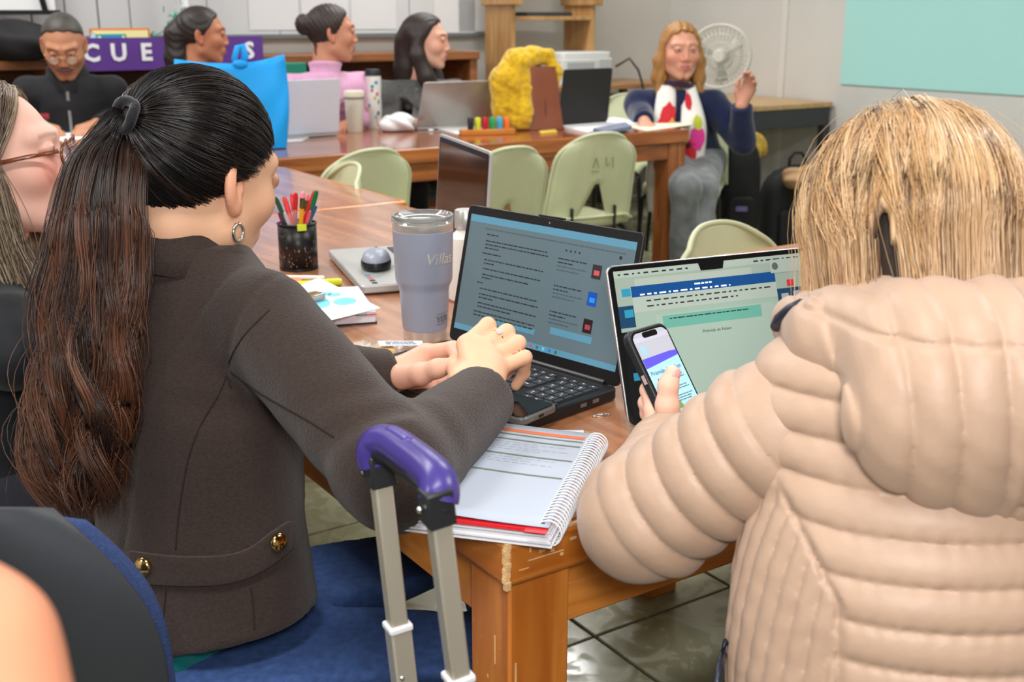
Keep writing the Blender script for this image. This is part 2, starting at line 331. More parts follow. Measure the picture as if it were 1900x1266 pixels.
# ================================================================== green school chairs
M_GREEN = mat('sage_green_plastic', (200, 205, 168), 0.42, var=0.05, scale=5, bump=0.05, bscale=200)
M_BLK = mat('black_steel', (22, 22, 24), 0.4)
def make_chair(marks=False):
    t = thing('school_chair', '', 'chair')
    def back(x, v):
        z = 0.40 + 0.40 * v; w = 0.212 - 0.022 * v
        if v > 0.72: k = (v - 0.72) / 0.28; w *= 1 - 0.28 * k ** 2.6
        xx = x * w; y = -0.185 - 0.085 * v + 0.045 * abs(x) ** 2.2 + 0.012 * (1 - v) ** 2
        y -= 0.006 * math.exp(-((abs(x) - 0.62) / 0.05) ** 2) * (v < 0.93)
        z -= 0.045 * abs(x) ** 2.6 * max(0, (v - 0.55) / 0.45)
        return (xx, y, z)
    vs_ = [0, .05, .09, .16, .23, .30, .37, .43, .47, .54, .62, .70, .78, .84, .90, .94, .97, 1.0]
    def op(v): return 0.36 - 0.30 * max(0, min(1, (v - 0.09) / 0.38))
    G = []
    for v in vs_:
        o = op(v); row = []
        for k in range(8): row.append(back(-1 + (1 - o) * k / 7, v))
        for k in range(1, 4): row.append(back(-o + 2 * o * k / 4, v))
        for k in range(8): row.append(back(o + (1 - o) * k / 7, v))
        G.append(row)
    MB().grid(G, skip=lambda i, j: 2 <= i < 8 and 7 <= j < 11).obj('backrest', M_GREEN, t, 180, solid=0.006)
    rim = [G[i][0] for i in range(len(G))] + [G[-1][j] for j in range(1, len(G[0]) - 1)] + [G[i][-1] for i in range(len(G) - 1, -1, -1)]
    MB().tube(rim, 0.0075, 8).obj('rim', M_GREEN, t, 180)
    S = []
    for j in range(13):
        y = -0.20 + 0.40 * j / 12; row = []
        for i in range(13):
            x = -1 + 2 * i / 12; hw = 0.205 * (1 - 0.06 * (y / 0.2) ** 2); z = 0.432 - 0.02 * (1 - x * x) * (1 - (y / 0.22) ** 2)
            if y > 0.13: z -= 0.9 * (y - 0.13) ** 1.3
            if y < -0.13: z += 0.8 * (-0.13 - y) ** 1.4
            row.append((x * hw, y, z - 0.02 * max(0, abs(x) - 0.85) / 0.15))
        S.append(row)
    MB().grid(S).obj('seat', M_GREEN, t, 180, solid=0.007)
    for sx in (-1, 1):
        MB().tube([(sx * 0.15, 0.14, 0.405), (sx * 0.19, 0.19, 0.36), (sx * 0.215, 0.22, 0.0)], 0.0115, 10).obj('leg', M_BLK, t)
        MB().tube([(sx * 0.15, -0.12, 0.405), (sx * 0.185, -0.20, 0.37), (sx * 0.215, -0.25, 0.0)], 0.0115, 10).obj('leg', M_BLK, t)
        MB().box((sx * 0.105, -0.197, 0.425), (0.012, 0.012, 0.13)).obj('back_bracket', M_BLK, t, 35, 0.003)
    MB().box((0, -0.13, 0.398), (0.32, 0.03, 0.02)).obj('cross_bar', M_BLK, t, 35, 0.003)
    MB().box((0, 0.13, 0.398), (0.32, 0.03, 0.02)).obj('cross_bar', M_BLK, t, 35, 0.003)
    return t
chairs = []
def place_chair(a, b, rz, label, z=0.0):
    global ch0
    if not chairs: t = make_chair()
    else: t = copy_tree(chairs[0])
    t.location = Vector(W(a, b, z)); t.rotation_euler = (0, 0, RZ + rz); tag(t, label, 'chair', 'sage green school chairs'); chairs.append(t); return t
place_chair(2.90, 3.93, -0.10, 'sage green plastic chair with faint marks and split back, rightmost at the long table')
place_chair(2.27, 3.70, 0.06, 'sage green plastic chair behind the open grey laptop with the dark screen')
place_chair(1.80, 3.92, 0.12, 'sage green plastic chair back between the joined tables, left of the maroon bag')
place_chair(1.33, 3.36, math.pi / 2 - 0.15, 'low sage green chair back just showing above the joined table edge')
place_chair(1.95, 1.74, math.pi + 0.12, 'sage green chair back rounding above the table behind the silver laptop').scale = (1, 1, .965)
place_chair(4.00, 4.42, math.pi / 2 + 0.75, 'sage green chair under the woman with the floral scarf')
place_chair(2.80, 5.22, math.pi, 'sage green chair tucked under the far side of the long table')
place_chair(4.25, 5.30, 2.2, 'sage green chair back beyond the black laptop on the long table')
place_chair(0.16, 1.84, -math.pi / 2 - 0.1, 'sage green chair at the left edge under the woman with glasses')
mk = MB()
for (x0, z0, x1, z1) in ((-.045, .66, -.03, .70), (-.03, .70, -.018, .66), (-.045, .645, -.012, .645), (.018, .70, .02, .665), (.02, .665, .036, .675), (.05, .70, .052, .655)):
    L_ = math.hypot(x1 - x0, z1 - z0); mk.box((0, 0, 0), (L_, 0.002, 0.004), TR(((x0 + x1) / 2, -0.2585 - 0.2 * ((z0 + z1) / 2 - 0.675), (z0 + z1) / 2), ry=-math.atan2(z1 - z0, x1 - x0)))
mk.obj('pen_marks', mat('faded_marker', (120, 128, 96), 0.6), chairs[0], 0)

# ================================================================== furniture along the walls
M_OAK = wood('oak_shelf', (164, 118, 66), (202, 160, 104), 2, 0.45, 0.1, 0.1)
M_BRN = wood('brown_cabinet', (112, 66, 34), (160, 100, 58), 0, 0.45, 0.1, 0.15)
# low brown cabinet under the board
zc = wall_b(800, 98, 5.98)[2]; aC = wall_b(888, 98, 5.98) @ AX
cb = thing('low_cabinet', 'long low brown wooden cabinet under the whiteboard', 'cabinet', W(-1.2, 5.98, 0), RZ)
wC = aC + 1.2
MB().box((wC / 2, 0.165, zc - 0.02), (wC, 0.36, 0.045)).obj('top_board', M_BRN, cb, 35, 0.004)
for x in (0.03, wC * 0.5, wC - 0.03): MB().box((x, 0.165, (zc - 0.04) / 2), (0.05, 0.32, zc - 0.04)).obj('side_panel', M_BRN, cb, 35, 0.003)
MB().box((wC / 2, 0.32, zc / 2), (wC, 0.015, zc - 0.05)).obj('back_panel', mat('cabinet_back', (96, 62, 38), 0.7), cb)
for z in (0.1, 0.45, 0.78): MB().box((wC / 2, 0.165, z), (wC - 0.06, 0.30, 0.022)).obj('shelf', M_BRN, cb)
q = wall_b(516, 128, 5.98)
MB().box((0, 0.06, 0.11), (0.26, 0.24, 0.22)).obj('box_body', mat('teal_box', (30, 128, 104), 0.5), None, 35, 0.006)
o = bpy.context.scene.collection.objects[-1]; o.name = 'storage_box'; o.location = W(q @ AX + 0.02, 6.0, 0.791); o.rotation_euler = (0, 0, RZ)
tag(o, 'teal storage box on the cabinet shelf left of the pink sweater', 'box')
# purple banner
M_PUR = mat('purple_card', (92, 52, 138), 0.6, var=0.04, scale=3)
bl = wall_b(120, 69, 5.95); br = wall_b(487, 69, 5.95); bb = wall_b(300, 129, 5.95)
zt, zb_ = (bl[2] + br[2]) / 2, bb[2]; wbn = (br - bl) @ AX
bn = thing('purple_banner', 'purple card banner with white capital letters on the low cabinet', 'banner', W(bl @ AX, 5.95, zb_), RZ)
MB().box((wbn / 2, 0.004, (zt - zb_) / 2), (wbn, 0.006, zt - zb_)).obj('card', M_PUR, bn)
M_WHT = mat('white_paper', (238, 238, 240), 0.7)
for ch, u in (('C', 171), ('U', 222), ('E', 273), ('S', 464)):
    p = wall_b(u, 110, 5.945); x = (p @ AX) - (bl @ AX)
    text_mesh('letter', ch, 0.115, M_WHT, bn, TR((x, -0.002, (zt - zb_) * 0.31), rx=math.pi / 2), 0.001, 'CENTER', 0.004)
# framed picture board, small bottle, tinsel behind the banner
fr = thing('picture_board', 'yellow and orange framed board with a blue panel behind the banner', 'board', W(wall_b(224, 60, 6.05) @ AX, 6.05, zc), RZ, rot=(-0.12, 0, RZ))
MB().box((0, 0, 0.075), (0.30, 0.012, 0.15)).obj('frame', mat('orange_frame', (205, 120, 50), 0.6), fr, 35, 0.003)
MB().box((0, -0.008, 0.073), (0.275, 0.006, 0.13)).obj('yellow_card', mat('pale_yellow', (232, 222, 160), 0.7), fr, 0)
MB().box((-0.05, -0.013, 0.065), (0.15, 0.004, 0.11)).obj('green_border', mat('card_green', (60, 150, 120), 0.7), fr, 0)
MB().box((-0.05, -0.017, 0.06), (0.13, 0.004, 0.10)).obj('white_card', M_WHT, fr, 0)
MB().prism([(-0.105, 0.115), (0.005, 0.115), (-0.01, 0.07), (-0.085, 0.07)], 0, 0.004, TR((0, -0.018, 0), rx=math.pi / 2)).obj('blue_shape', mat('card_blue', (0, 140, 190), 0.6), fr, 0)
bt = MB().lathe([(0.02, 0), (0.024, 0.004), (0.024, 0.09), (0.01, 0.11), (0.01, 0.125), (0.0, 0.127)], 20).obj('spray_bottle', mat('pale_blue_plastic', (176, 206, 222), 0.25), None)
bt.location = W(wall_b(172, 60, 6.02) @ AX, 6.02, zc + 0.003); tag(bt, 'small pale blue plastic bottle right of the man\'s head', 'bottle')
ts = MB()
for c0, n, sx, sz in (((0, 0, 0.04), 260, 0.075, 0.05), ((0.11, 0, 0.14), 260, 0.05, 0.07)):
    for i in range(n):
        p = Vector((c0[0] + RNG.normal() * sx * 0.6, c0[1] + RNG.normal() * 0.03, max(0.004, c0[2] + RNG.normal() * sz * 0.6)))
        d = Vector(RNG.normal(size=3)).normalized() * 0.016; e = Vector(RNG.normal(size=3)).normalized() * 0.003
        ts.add([p - d - e, p + d - e, p + d + e, p - d + e], [(0, 1, 2, 3)])
tn = ts.obj('tinsel_garland', mat('green_tinsel', (30, 170, 135), 0.25, metal=0.7), None, 0); tn.location = W(wall_b(298, 60, 6.1) @ AX, 6.1, zc + 0.006); tn.rotation_euler = (0, 0, RZ)
tag(tn, 'shiny green tinsel garland heaped beside the dark ponytail on the cabinet', 'tinsel', kind='stuff')
# white pole behind the tinsel
q = wall_b(343, 10, 6.2); pol = MB().lathe([(0.02, 0), (0.02, 1.2), (0.012, 1.22)], 14).obj('white_pole', mat('white_enamel', (240, 240, 240), 0.25), None); pol.location = W(q @ AX, 6.2, zc + 0.003)
tag(pol, 'thin white pole rising behind the green tinsel', 'pole')
# oak shelf unit
bf = 5.85
def ab_at(u, v, b): p = wall_b(u, v, b); return p @ AX, p[2]
aL, _ = ab_at(953, 60, bf); aRr, _ = ab_at(1101, 60, bf); z33 = ab_at(1020, 34, bf)[1]; z95 = ab_at(1100, 95, bf)[1]; z8 = ab_at(930, 9, bf)[1]
su = thing('shelf_unit', 'open oak shelf unit against the back wall above the printer', 'shelf', W(aL, bf, 0), RZ)
wS = aRr - aL
MB().box((0, 0.15, 0.95), (0.028, 0.30, 1.9)).obj('side_panel', M_OAK, su, 35, 0.003)
MB().box((wS, 0.15, (z95 + 1.9) / 2), (0.028, 0.30, 1.9 - z95)).obj('side_panel', M_OAK, su, 35, 0.003)
for z in (z33, 1.7): MB().box((wS / 2, 0.15, z), (wS - 0.028, 0.29, 0.024)).obj('shelf', M_OAK, su, 35, 0.003)
MB().box((0.0, 0.13, z8 + 0.12), (0.07, 0.36, 0.24)).obj('cornice_block', M_OAK, su, 35, 0.004)
MB().box((wS, 0.13, z8 + 0.12), (0.07, 0.36, 0.24)).obj('cornice_block', M_OAK, su, 35, 0.004)
ty = MB().box((0, 0, 0.012), (0.34, 0.24, 0.024)).obj('device_tray', mat('charcoal_plastic', (52, 56, 58), 0.5), None, 35, 0.004)
ty.location = W(aL + wS * 0.48, bf + 0.15, z33 + 0.0125); ty.rotation_euler = (0, 0, RZ); tag(ty, 'thin charcoal tray lying on the oak shelf', 'tray')
# desk along the right wall
M_DK = mat('desk_frame', (58, 62, 64), 0.5)
dsk = thing('wall_desk', 'desk with pale wooden top and dark grey steel frame along the right wall', 'desk', W(A1 - 0.72, 4.80, 0), RZ)
MB().box((0.35, 0.72, 0.735), (0.70, 1.44, 0.03)).obj('desktop', wood('pale_desktop', (196, 152, 96), (222, 184, 132), 1, 0.4, 0.1, 0.1), dsk, 35, 0.004)
for y in (0.03, 1.41): MB().box((0.35, y, 0.665), (0.68, 0.04, 0.11)).obj('frame_beam', M_DK, dsk, 35, 0.003)
for x in (0.03, 0.67): MB().box((x, 0.72, 0.665), (0.04, 1.34, 0.11)).obj('frame_beam', M_DK, dsk, 35, 0.003)
for x in (0.03, 0.67):
    for y in (0.03, 1.41): MB().box((x, y, 0.305), (0.05, 0.05, 0.61)).obj('leg', M_DK, dsk, 35, 0.003)
# small low table that carries the printer
aP, _ = ab_at(1085, 110, 5.75)
pdk = thing('printer_stand', 'low brown wooden stand under the white printer', 'table', W(aL + 0.10, 5.62, 0), RZ)
MB().box((0.50, 0.3, 0.83), (1.08, 0.55, 0.03)).obj('top', wood('stand_top', (150, 100, 60), (190, 140, 92), 0, 0.4, 0.1, 0.1), pdk, 35, 0.004)
for x in (0.0, 1.0):
    for y in (0.06, 0.54): MB().box((x, y, 0.4075), (0.045, 0.045, 0.815)).obj('leg', M_BRN, pdk, 35, 0.003)
pr = thing('printer', 'white desktop printer behind the black laptop', 'printer', W(aP, 5.86, 0.845), RZ)
pz = ab_at(1080, 97, 5.72)[1] - 0.845
MB().rbox(0.40, 0.30, 0.03, 0, pz * 0.8).obj('body', mat('printer_white', (214, 214, 212), 0.5), pr, 35, 0.006)
MB().rbox(0.38, 0.28, 0.03, pz * 0.8, pz).obj('scanner_lid', mat('printer_lid', (226, 226, 224), 0.4), pr, 35, 0.006)
MB().box((-0.06, -0.151, pz * 0.5), (0.2, 0.006, pz * 0.4)).obj('output_slot', mat('printer_grey', (176, 178, 180), 0.5), pr)
MB().box((0.12, -0.151, pz * 0.55), (0.08, 0.006, pz * 0.45)).obj('control_panel', mat('printer_panel', (190, 192, 194), 0.5), pr)
cbl = MB().tube([W(aP + 0.22, 5.72, 0.95), W(aP + 0.28, 5.66, 1.0), W(aP + 0.33, 5.63, 0.93), W(aP + 0.36, 5.63, 0.86), W(aP + 0.37, 5.58, 0.7), W(aP + 0.37, 5.57, 0.2)], 0.007, 8).obj('power_cable', mat('cable_black', (30, 30, 32), 0.5), None, 180)
tag(cbl, 'black cable arching from the printer and hanging down', 'cable')
# pedestal fan
fq = pd(1336, 104, 6.35); fan = thing('table_fan', 'pale cream table fan behind the woman with the floral scarf', 'fan', (fq[0], fq[1], 0.751), RZ - 0.9)
fh = fq[2] - 0.751; M_FAN = mat('fan_cream', (214, 210, 198), 0.4)
MB().lathe([(0.11, 0), (0.11, 0.015), (0.06, 0.03), (0.02, 0.045), (0.014, fh - 0.03)], 28).obj('base', M_FAN, fan)
cg = MB()
for r in (0.17, 0.165, 0.12, 0.075):
    for sy in (-0.045, 0.03): cg.tube([(r * math.cos(t * math.pi / 18), sy + 0.02 * (sy > 0) * 0, fh + r * math.sin(t * math.pi / 18)) for t in range(36)], 0.003 if r < .17 else 0.006, 6, closed=True)
for k in range(36):
    c_, s_ = math.cos(k * math.pi / 18), math.sin(k * math.pi / 18)
    cg.tube([(0.03 * c_, -0.06, fh + 0.03 * s_), (0.12 * c_, -0.055, fh + 0.12 * s_), (0.17 * c_, -0.02, fh + 0.17 * s_), (0.12 * c_, 0.035, fh + 0.12 * s_), (0.03 * c_, 0.045, fh + 0.03 * s_)], 0.0018, 4)
cg.obj('guard', M_FAN, fan)
for k in range(3):
    a = k * 2 * math.pi / 3 + 0.4
    MB().grid([[(math.cos(a + s * 0.5) * r, -0.01 + s * 0.025 - 0.0125, fh + math.sin(a + s * 0.5) * r) for s in (0, .25, .5, .75, 1)] for r in (0.025, 0.06, 0.10, 0.14)]).obj('blade', mat('fan_blade', (198, 196, 186), 0.35), fan, 180, solid=0.002)
MB().lathe([(0.03, -0.065), (0.034, -0.06), (0.034, 0.03), (0.05, 0.05), (0.05, 0.12), (0.03, 0.14)], 24, TR((0, 0, fh), rx=-math.pi / 2)).obj('motor', M_FAN, fan)
# ================================================================== things on the near tables
M_BLKP = mat('black_plastic', (24, 25, 27), 0.38, bump=0.03, bscale=400)
M_KEY = mat('key_plastic', (58, 61, 66), 0.5)
M_ALU = mat('brushed_aluminium', (190, 192, 194), 0.32, metal=0.9)
M_SILV = mat('silver_plastic', (186, 186, 184), 0.38, metal=0.35)
M_GLS = mat('black_glass', (10, 11, 13), 0.06, spec=0.6)
M_CHROME = mat('chrome', (214, 216, 218), 0.14, metal=1.0)
M_TXT = mat('screen_ink', (34, 40, 48), 0.5)
def rel(p, o, rz):                                   # world point to a thing's local frame
    d = np.array(p[:3]) - np.array(o[:3]); c, s = math.cos(rz), math.sin(rz)
    return (c * d[0] + s * d[1], -s * d[0] + c * d[1], d[2])
def lines(mb, x0, x1, y, h, z, rng, gap=0.0016):     # a run of word-like dashes
    x = x0
    while x < x1 - 0.002:
        w = rng.uniform(0.003, 0.011); w = min(w, x1 - x); mb.quad(x, y, x + w, y + h, z); x += w + gap
def scr_mat(n, c, e=0.55): return mat('screen_' + n, c, 0.25, emit=e * 0.75, ebase=0.35)
def keyboard(root, x0, y1, cols, rows, kw, kh, z, wide=(), m=None, legend=True, gap=0.0032):
    m = m or M_KEY; proto = {}; leg = MB(); rng = random.Random(3)
    for r in range(rows):
        x = x0; h = kh * (0.62 if r == 0 else 1.0); yc = y1 - (0 if r == 0 else kh * 0.62 + (r - 1) * kh) - h / 2
        seq = cols[r]
        for wk in seq:
            w = kw * wk
            if wk > 0:
                key = (round(w, 5), round(h, 5))
                if key not in proto:
                    o = MB().rbox(w - gap, h - gap, 0.0016, 0, 0.0016, n=2).obj('key', m, root, 35); proto[key] = o
                else: o = proto[key].copy(); COL.objects.link(o)
                o.location = (x + w / 2, yc, z)
                if legend and 0.5 < wk < 5:
                    q = rng.uniform(0.0022, 0.004) if wk < 1.3 else 0.007
                    xx, yy = x + w / 2 - q * 0.6, yc + h * 0.05
                    leg.quad(xx, yy, xx + q, yy + 0.0022, z + 0.0018)
                    if rng.random() < 0.5: leg.quad(xx + 0.002, yy - 0.0045, xx + 0.004, yy - 0.0027, z + 0.0018)
            x += abs(w)
    if legend:
        o = leg.obj('key_legends', mat('legend_white', (228, 230, 232), 0.6), root, 0); o['kind'] = 'stuff'
# ---- black laptop
lrz = RZ - 1.368; lc = W(0.912, 1.333, TZ)
lp = thing('black_laptop', 'open black laptop with a grey-blue web page in front of the brown coat woman', 'laptop', lc, lrz)
LW, LD, LH, LT = 0.350, 0.238, 0.216, math.radians(13)
MB().rbox(LW, LD, 0.012, 0.002, 0.0185, TR((0, -LD / 2, 0))).obj('base', M_BLKP, lp, 35, 0.0025)
MB().rbox(LW - 0.024, 0.112, 0.004, 0.0186, 0.0190, TR((0, -0.078, 0))).obj('keyboard_well', mat('keyboard_well', (16, 17, 18), 0.6), lp)
kw = (LW - 0.028) / 18.4
keyboard(lp, -LW / 2 + 0.014, -0.024, [[1] * 14 + [-.4] + [1] * 4, [1] * 13 + [1.5, -.4] + [1] * 3 + [.5], [1.4] + [1] * 12 + [1.1, -.4] + [1] * 3 + [.5], [1.7] + [1] * 11 + [1.8, -.4] + [1] * 3 + [.5], [1.3] + [1] * 10 + [1.7, 1, -.5, -.4] + [1] * 3 + [.5], [1.2, 1, 1, 1, 5, 1, 1, 1, 1, 1, -.7, -.4] + [1, 1, 1] + [.5]], 6, kw, 0.0195, 0.0192)
MB().rbox(0.105, 0.065, 0.004, 0.0187, 0.0192, TR((-0.03, -0.185, 0))).obj('touchpad', mat('touchpad_black', (32, 33, 36), 0.3), lp)
MB().tube([(-0.15, 0, 0.017), (0.15, 0, 0.017)], 0.007, 12).obj('hinge', M_BLKP, lp)
for y in (-0.05, -0.075): MB().box((LW / 2, y, 0.011), (0.002, 0.012, 0.005)).obj('port', mat('port_metal', (150, 152, 156), 0.3, metal=0.8), lp)
lidM = TR((0, 0.002, 0.019), rx=-LT)
lid = MB().rbox(LW, LH, 0.009, -0.003, 0.003, lidM @ TR((0, LH / 2, 0), 0) @ TR()).obj('lid', M_BLKP, lp, 35, 0.0012) if False else None
def lid_frame(root, w, h, tilt, hz, th=0.006, m=M_BLKP, r=0.009, hy=0.0):
    # lid plane: local X right, Y up along the lid, Z towards the viewer
    M = TR((0, hy, hz)) @ Matrix.Rotation(math.pi / 2 - tilt, 4, 'X')
    MB().rbox(w, h, r, -th / 2, th / 2, M @ TR((0, h / 2, 0))).obj('lid', m, root, 35, 0.0012)
    return M
ML = lid_frame(lp, LW, LH, LT, 0.018)
def on_lid(M, h, th): return M @ TR((0, h / 2, th / 2))
S = on_lid(ML, LH + 0.006, 0.006)
sw, sh_ = LW - 0.018, LH - 0.034
page = MB().quad(-sw / 2, -sh_ / 2, sw / 2, sh_ / 2, 0.0004, S).obj('display', scr_mat('page', (116, 138, 146), 0.55), lp, 0)
rg = random.Random(5)
M_BAR = scr_mat('bars', (110, 172, 200), 0.6)
for nm, q4 in (('tab_strip', (-sw / 2, sh_ / 2 - 0.011, sw / 2, sh_ / 2)), ('task_bar', (-sw / 2, -sh_ / 2, sw / 2, -sh_ / 2 + 0.009)), ('link_button', (0.035, -0.062, 0.115, -0.052)), ('link_button', (-0.075, -0.070, 0.005, -0.062))):
    MB().quad(*q4, 0.0006, S).obj(nm, M_BAR, lp, 0)
tx = MB(); sub = MB()
for (y, x0, x1) in ((.063, -.125, -.10), (.053, -.125, .008), (.0475, -.125, .008), (.042, -.125, -.095), (.0335, -.128, -.085), (.024, -.122, .003), (.0185, -.122, -.10), (.010, -.122, .0), (.001, -.122, -.02), (-.004, -.122, -.10), (-.0125, -.13, -.115), (-.021, -.122, .003), (-.0295, -.122, .003), (-.035, -.122, -.09), (-.0435, -.122, .003), (-.049, -.122, -.05), (-.0575, -.128, .003), (-.063, -.128, -.0)):
    lines(tx, x0, x1, y, 0.0017, 0.0008, rg)
for y0 in (.048, .008, -.030):
    for k, (x1) in enumerate((.083, .06, .085, .07)): lines(tx if k < 2 else sub, .028, x1, y0 - 0.0055 * k, 0.0016, 0.0008, rg)
lines(sub, -.13, .15, .0715, .0015, .0008, rg)
tx.v = [tuple(S @ Vector(p)) for p in tx.v]; sub.v = [tuple(S @ Vector(p)) for p in sub.v]
o = tx.obj('text_lines', M_TXT, lp, 0); o['kind'] = 'stuff'
o = sub.obj('pale_text_lines', mat('screen_ink_soft', (70, 92, 104), 0.5), lp, 0); o['kind'] = 'stuff'
for (y, c1, c2) in ((.038, (44, 42, 46), (190, 80, 80)), (-.001, (18, 72, 160), (40, 130, 210)), (-.040, (34, 22, 28), (150, 60, 70))):
    MB().quad(.095, y - .008, .112, y + .012, .0008, S).obj('thumbnail', mat('thumb_%d' % c1[2], c1, 0.4, emit=0.3), lp, 0)
    MB().quad(.099, y - .003, .109, y + .004, .0010, S).obj('thumbnail_detail', mat('thumbd_%d' % c2[2], c2, 0.4, emit=0.3), lp, 0)
ic = [(200, 60, 60), (40, 60, 90), (60, 120, 190), (190, 190, 90), (40, 130, 210), (200, 60, 110), (60, 110, 70), (90, 190, 220), (30, 110, 200), (60, 90, 90)]
for k, c in enumerate(ic): MB().quad(-.062 + .0125 * k, -sh_ / 2 + .0022, -.0575 + .0125 * k, -sh_ / 2 + .0068, .0009, S).obj('taskbar_icon', mat('icon_%d' % k, c, 0.4, emit=0.4), lp, 0)
for k in range(4): MB().quad(.040 + .0085 * k, .0605, .0425 + .0085 * k, .0635, .0009, S).obj('toolbar_icon', M_TXT, lp, 0)
for (x, y, r) in ((.142, .066, .0026), (.144, .053, .0038)): MB().lathe([(r, 0), (r, 0.0002)], 16, S @ TR((x, y, .0006))).obj('profile_button', M_TXT, lp, 0)
MB().lathe([(0.0016, 0), (0.0016, 0.0004)], 12, S @ TR((0, sh_ / 2 + 0.006, 0.0003))).obj('webcam', M_CHROME, lp)
MB().box((0, LH + 0.001, 0.0), (0.05, 0.003, 0.007), ML).obj('webcam_lip', M_BLKP, lp, 35, 0.001)
# ---- phone lying on the palm rest
pe = pt(1005, 772, TZ + 0.024); ph = thing('phone', 'dark phone in a clear case lying on the black laptop palm rest', 'phone', (0, 0, 0), lrz + 0.10)
xd = np.array([math.cos(lrz + 0.10), math.sin(lrz + 0.10), 0]); pc = pe - xd * 0.077; ph.location = (pc[0], pc[1], TZ + 0.0195)
MB().rbox(0.152, 0.076, 0.011, 0, 0.0095).obj('case', mat('clear_case', (190, 190, 186), 0.12, trans=0.75, spec=0.5), ph, 35, 0.002)
MB().rbox(0.146, 0.071, 0.010, 0.0015, 0.0103).obj('phone_body', mat('phone_body', (30, 32, 36), 0.3), ph, 35, 0.0012)
MB().rbox(0.142, 0.067, 0.009, 0.0104, 0.0107).obj('glass', M_GLS, ph)
MB().box((0.0765, 0.0, 0.005), (0.0012, 0.009, 0.003)).obj('charging_port', M_BLKP, ph)
# ---- silver laptop
mrz = math.radians(24); _m0 = pt(1165, 792, TZ + .015); mc = np.array([_m0[0] + .156 * math.cos(mrz), _m0[1] + .156 * math.sin(mrz), TZ])
mp_ = thing('silver_laptop', 'open silver laptop with a word processor window in front of the blonde woman', 'laptop', mc, mrz)
MW, MD, MH, MT = 0.312, 0.221, 0.207, math.radians(20)
MB().rbox(MW, MD, 0.012, 0.002, 0.013, TR((0, -MD / 2, 0))).obj('base', M_ALU, mp_, 35, 0.002)
MB().rbox(MW - 0.03, 0.105, 0.004, 0.0131, 0.0134, TR((0, -0.068, 0))).obj('keyboard_well', mat('mac_well', (20, 20, 22), 0.5), mp_)
keyboard(mp_, -MW / 2 + 0.017, -0.018, [[1] * 14, [1] * 13 + [1.5], [1.5] + [1] * 13, [1.8] + [1] * 11 + [1.7], [2.3] + [1] * 10 + [2.2], [1, 1, 1, 1.2, 5, 1.2, 1, 1, 1, 1]], 6, (MW - 0.034) / 14.5, 0.0185, 0.0135, m=mat('mac_key', (26, 26, 28), 0.5), legend=False, gap=0.003)
MB().rbox(0.13, 0.08, 0.005, 0.0130, 0.0133, TR((0, -0.172, 0))).obj('touchpad', mat('mac_pad', (178, 180, 182), 0.35, metal=0.5), mp_)
MM = lid_frame(mp_, MW, MH, MT, 0.013, 0.005, M_ALU, 0.011)
S = on_lid(MM, MH, 0.005)
MB().rbox(MW - 0.004, MH - 0.004, 0.010, 0.0, 0.0006, S).obj('bezel', M_GLS, mp_)
dw, dh = MW - 0.018, MH - 0.020; dy = 0.002
def disp(name, x0, y0, x1, y1, z, m): return MB().quad(x0, y0, x1, y1, z, S).obj(name, m, mp_, 0)
disp('display', -dw / 2, dy - dh / 2, dw / 2, dy + dh / 2, 0.0008, scr_mat('desktop_dark', (22, 30, 34), 0.4))
disp('wallpaper_sky', -dw / 2, dy + 0.015, dw / 2, dy + dh / 2, 0.0009, scr_mat('sky_mint', (186, 206, 190), 0.5))
disp('wallpaper_sea', -dw / 2, dy + 0.020, dw / 2, dy + 0.048, 0.00095, scr_mat('sea_blue', (36, 84, 124), 0.45))
disp('menu_bar', -dw / 2, dy + dh / 2 - 0.009, dw / 2, dy + dh / 2, 0.0010, scr_mat('menu', (204, 220, 206), 0.5))
disp('back_window', -0.118, -0.02, 0.062, 0.083, 0.0010, scr_mat('backwin', (206, 220, 206), 0.5))
wx0, wx1, wy1 = -0.125, 0.098, 0.074
disp('document_window', wx0, -0.088, wx1, wy1, 0.0012, scr_mat('doc', (190, 216, 198), 0.5))
disp('title_bar', wx0, wy1 - 0.014, wx1, wy1, 0.0014, scr_mat('word_blue', (24, 92, 168), 0.5))
disp('ribbon', wx0, wy1 - 0.034, wx1, wy1 - 0.014, 0.0014, scr_mat('ribbon', (208, 224, 210), 0.5))
disp('document_page', -0.095, -0.088, 0.090, wy1 - 0.040, 0.00135, scr_mat('docpage', (198, 222, 206), 0.5))
disp('mint_heading_block', -0.085, wy1 - 0.058, 0.068, wy1 - 0.042, 0.0015, scr_mat('mint_block', (128, 208, 186), 0.5))
tx = MB(); wt_ = MB(); rg = random.Random(9)
lines(wt_, wx0 + 0.012, wx0 + 0.15, wy1 - 0.0125, 0.002, 0.0016, rg, 0.004); lines(wt_, -0.03, 0.0, wy1 - 0.006, 0.002, 0.0016, rg)
lines(tx, wx0 + 0.02, wx1 - 0.01, wy1 - 0.021, 0.0018, 0.0016, rg, 0.004); lines(tx, wx0 + 0.02, wx1 - 0.06, wy1 - 0.028, 0.0018, 0.0016, rg, 0.004)
lines(tx, -dw / 2 + 0.006, -0.03, dy + dh / 2 - 0.006, 0.002, 0.0012, rg, 0.005); lines(tx, dw / 2 - 0.08, dw / 2 - 0.006, dy + dh / 2 - 0.006, 0.002, 0.0012, rg, 0.004)
lines(tx, -0.075, 0.05, wy1 - 0.047, 0.0014, 0.0017, rg)
for mbb, nm, mm in ((tx, 'screen_text', M_TXT), (wt_, 'title_bar_text', mat('screen_white', (235, 240, 244), 0.4, emit=0.5))):
    mbb.v = [tuple(S @ Vector(p)) for p in mbb.v]; o = mbb.obj(nm, mm, mp_, 0); o['kind'] = 'stuff'
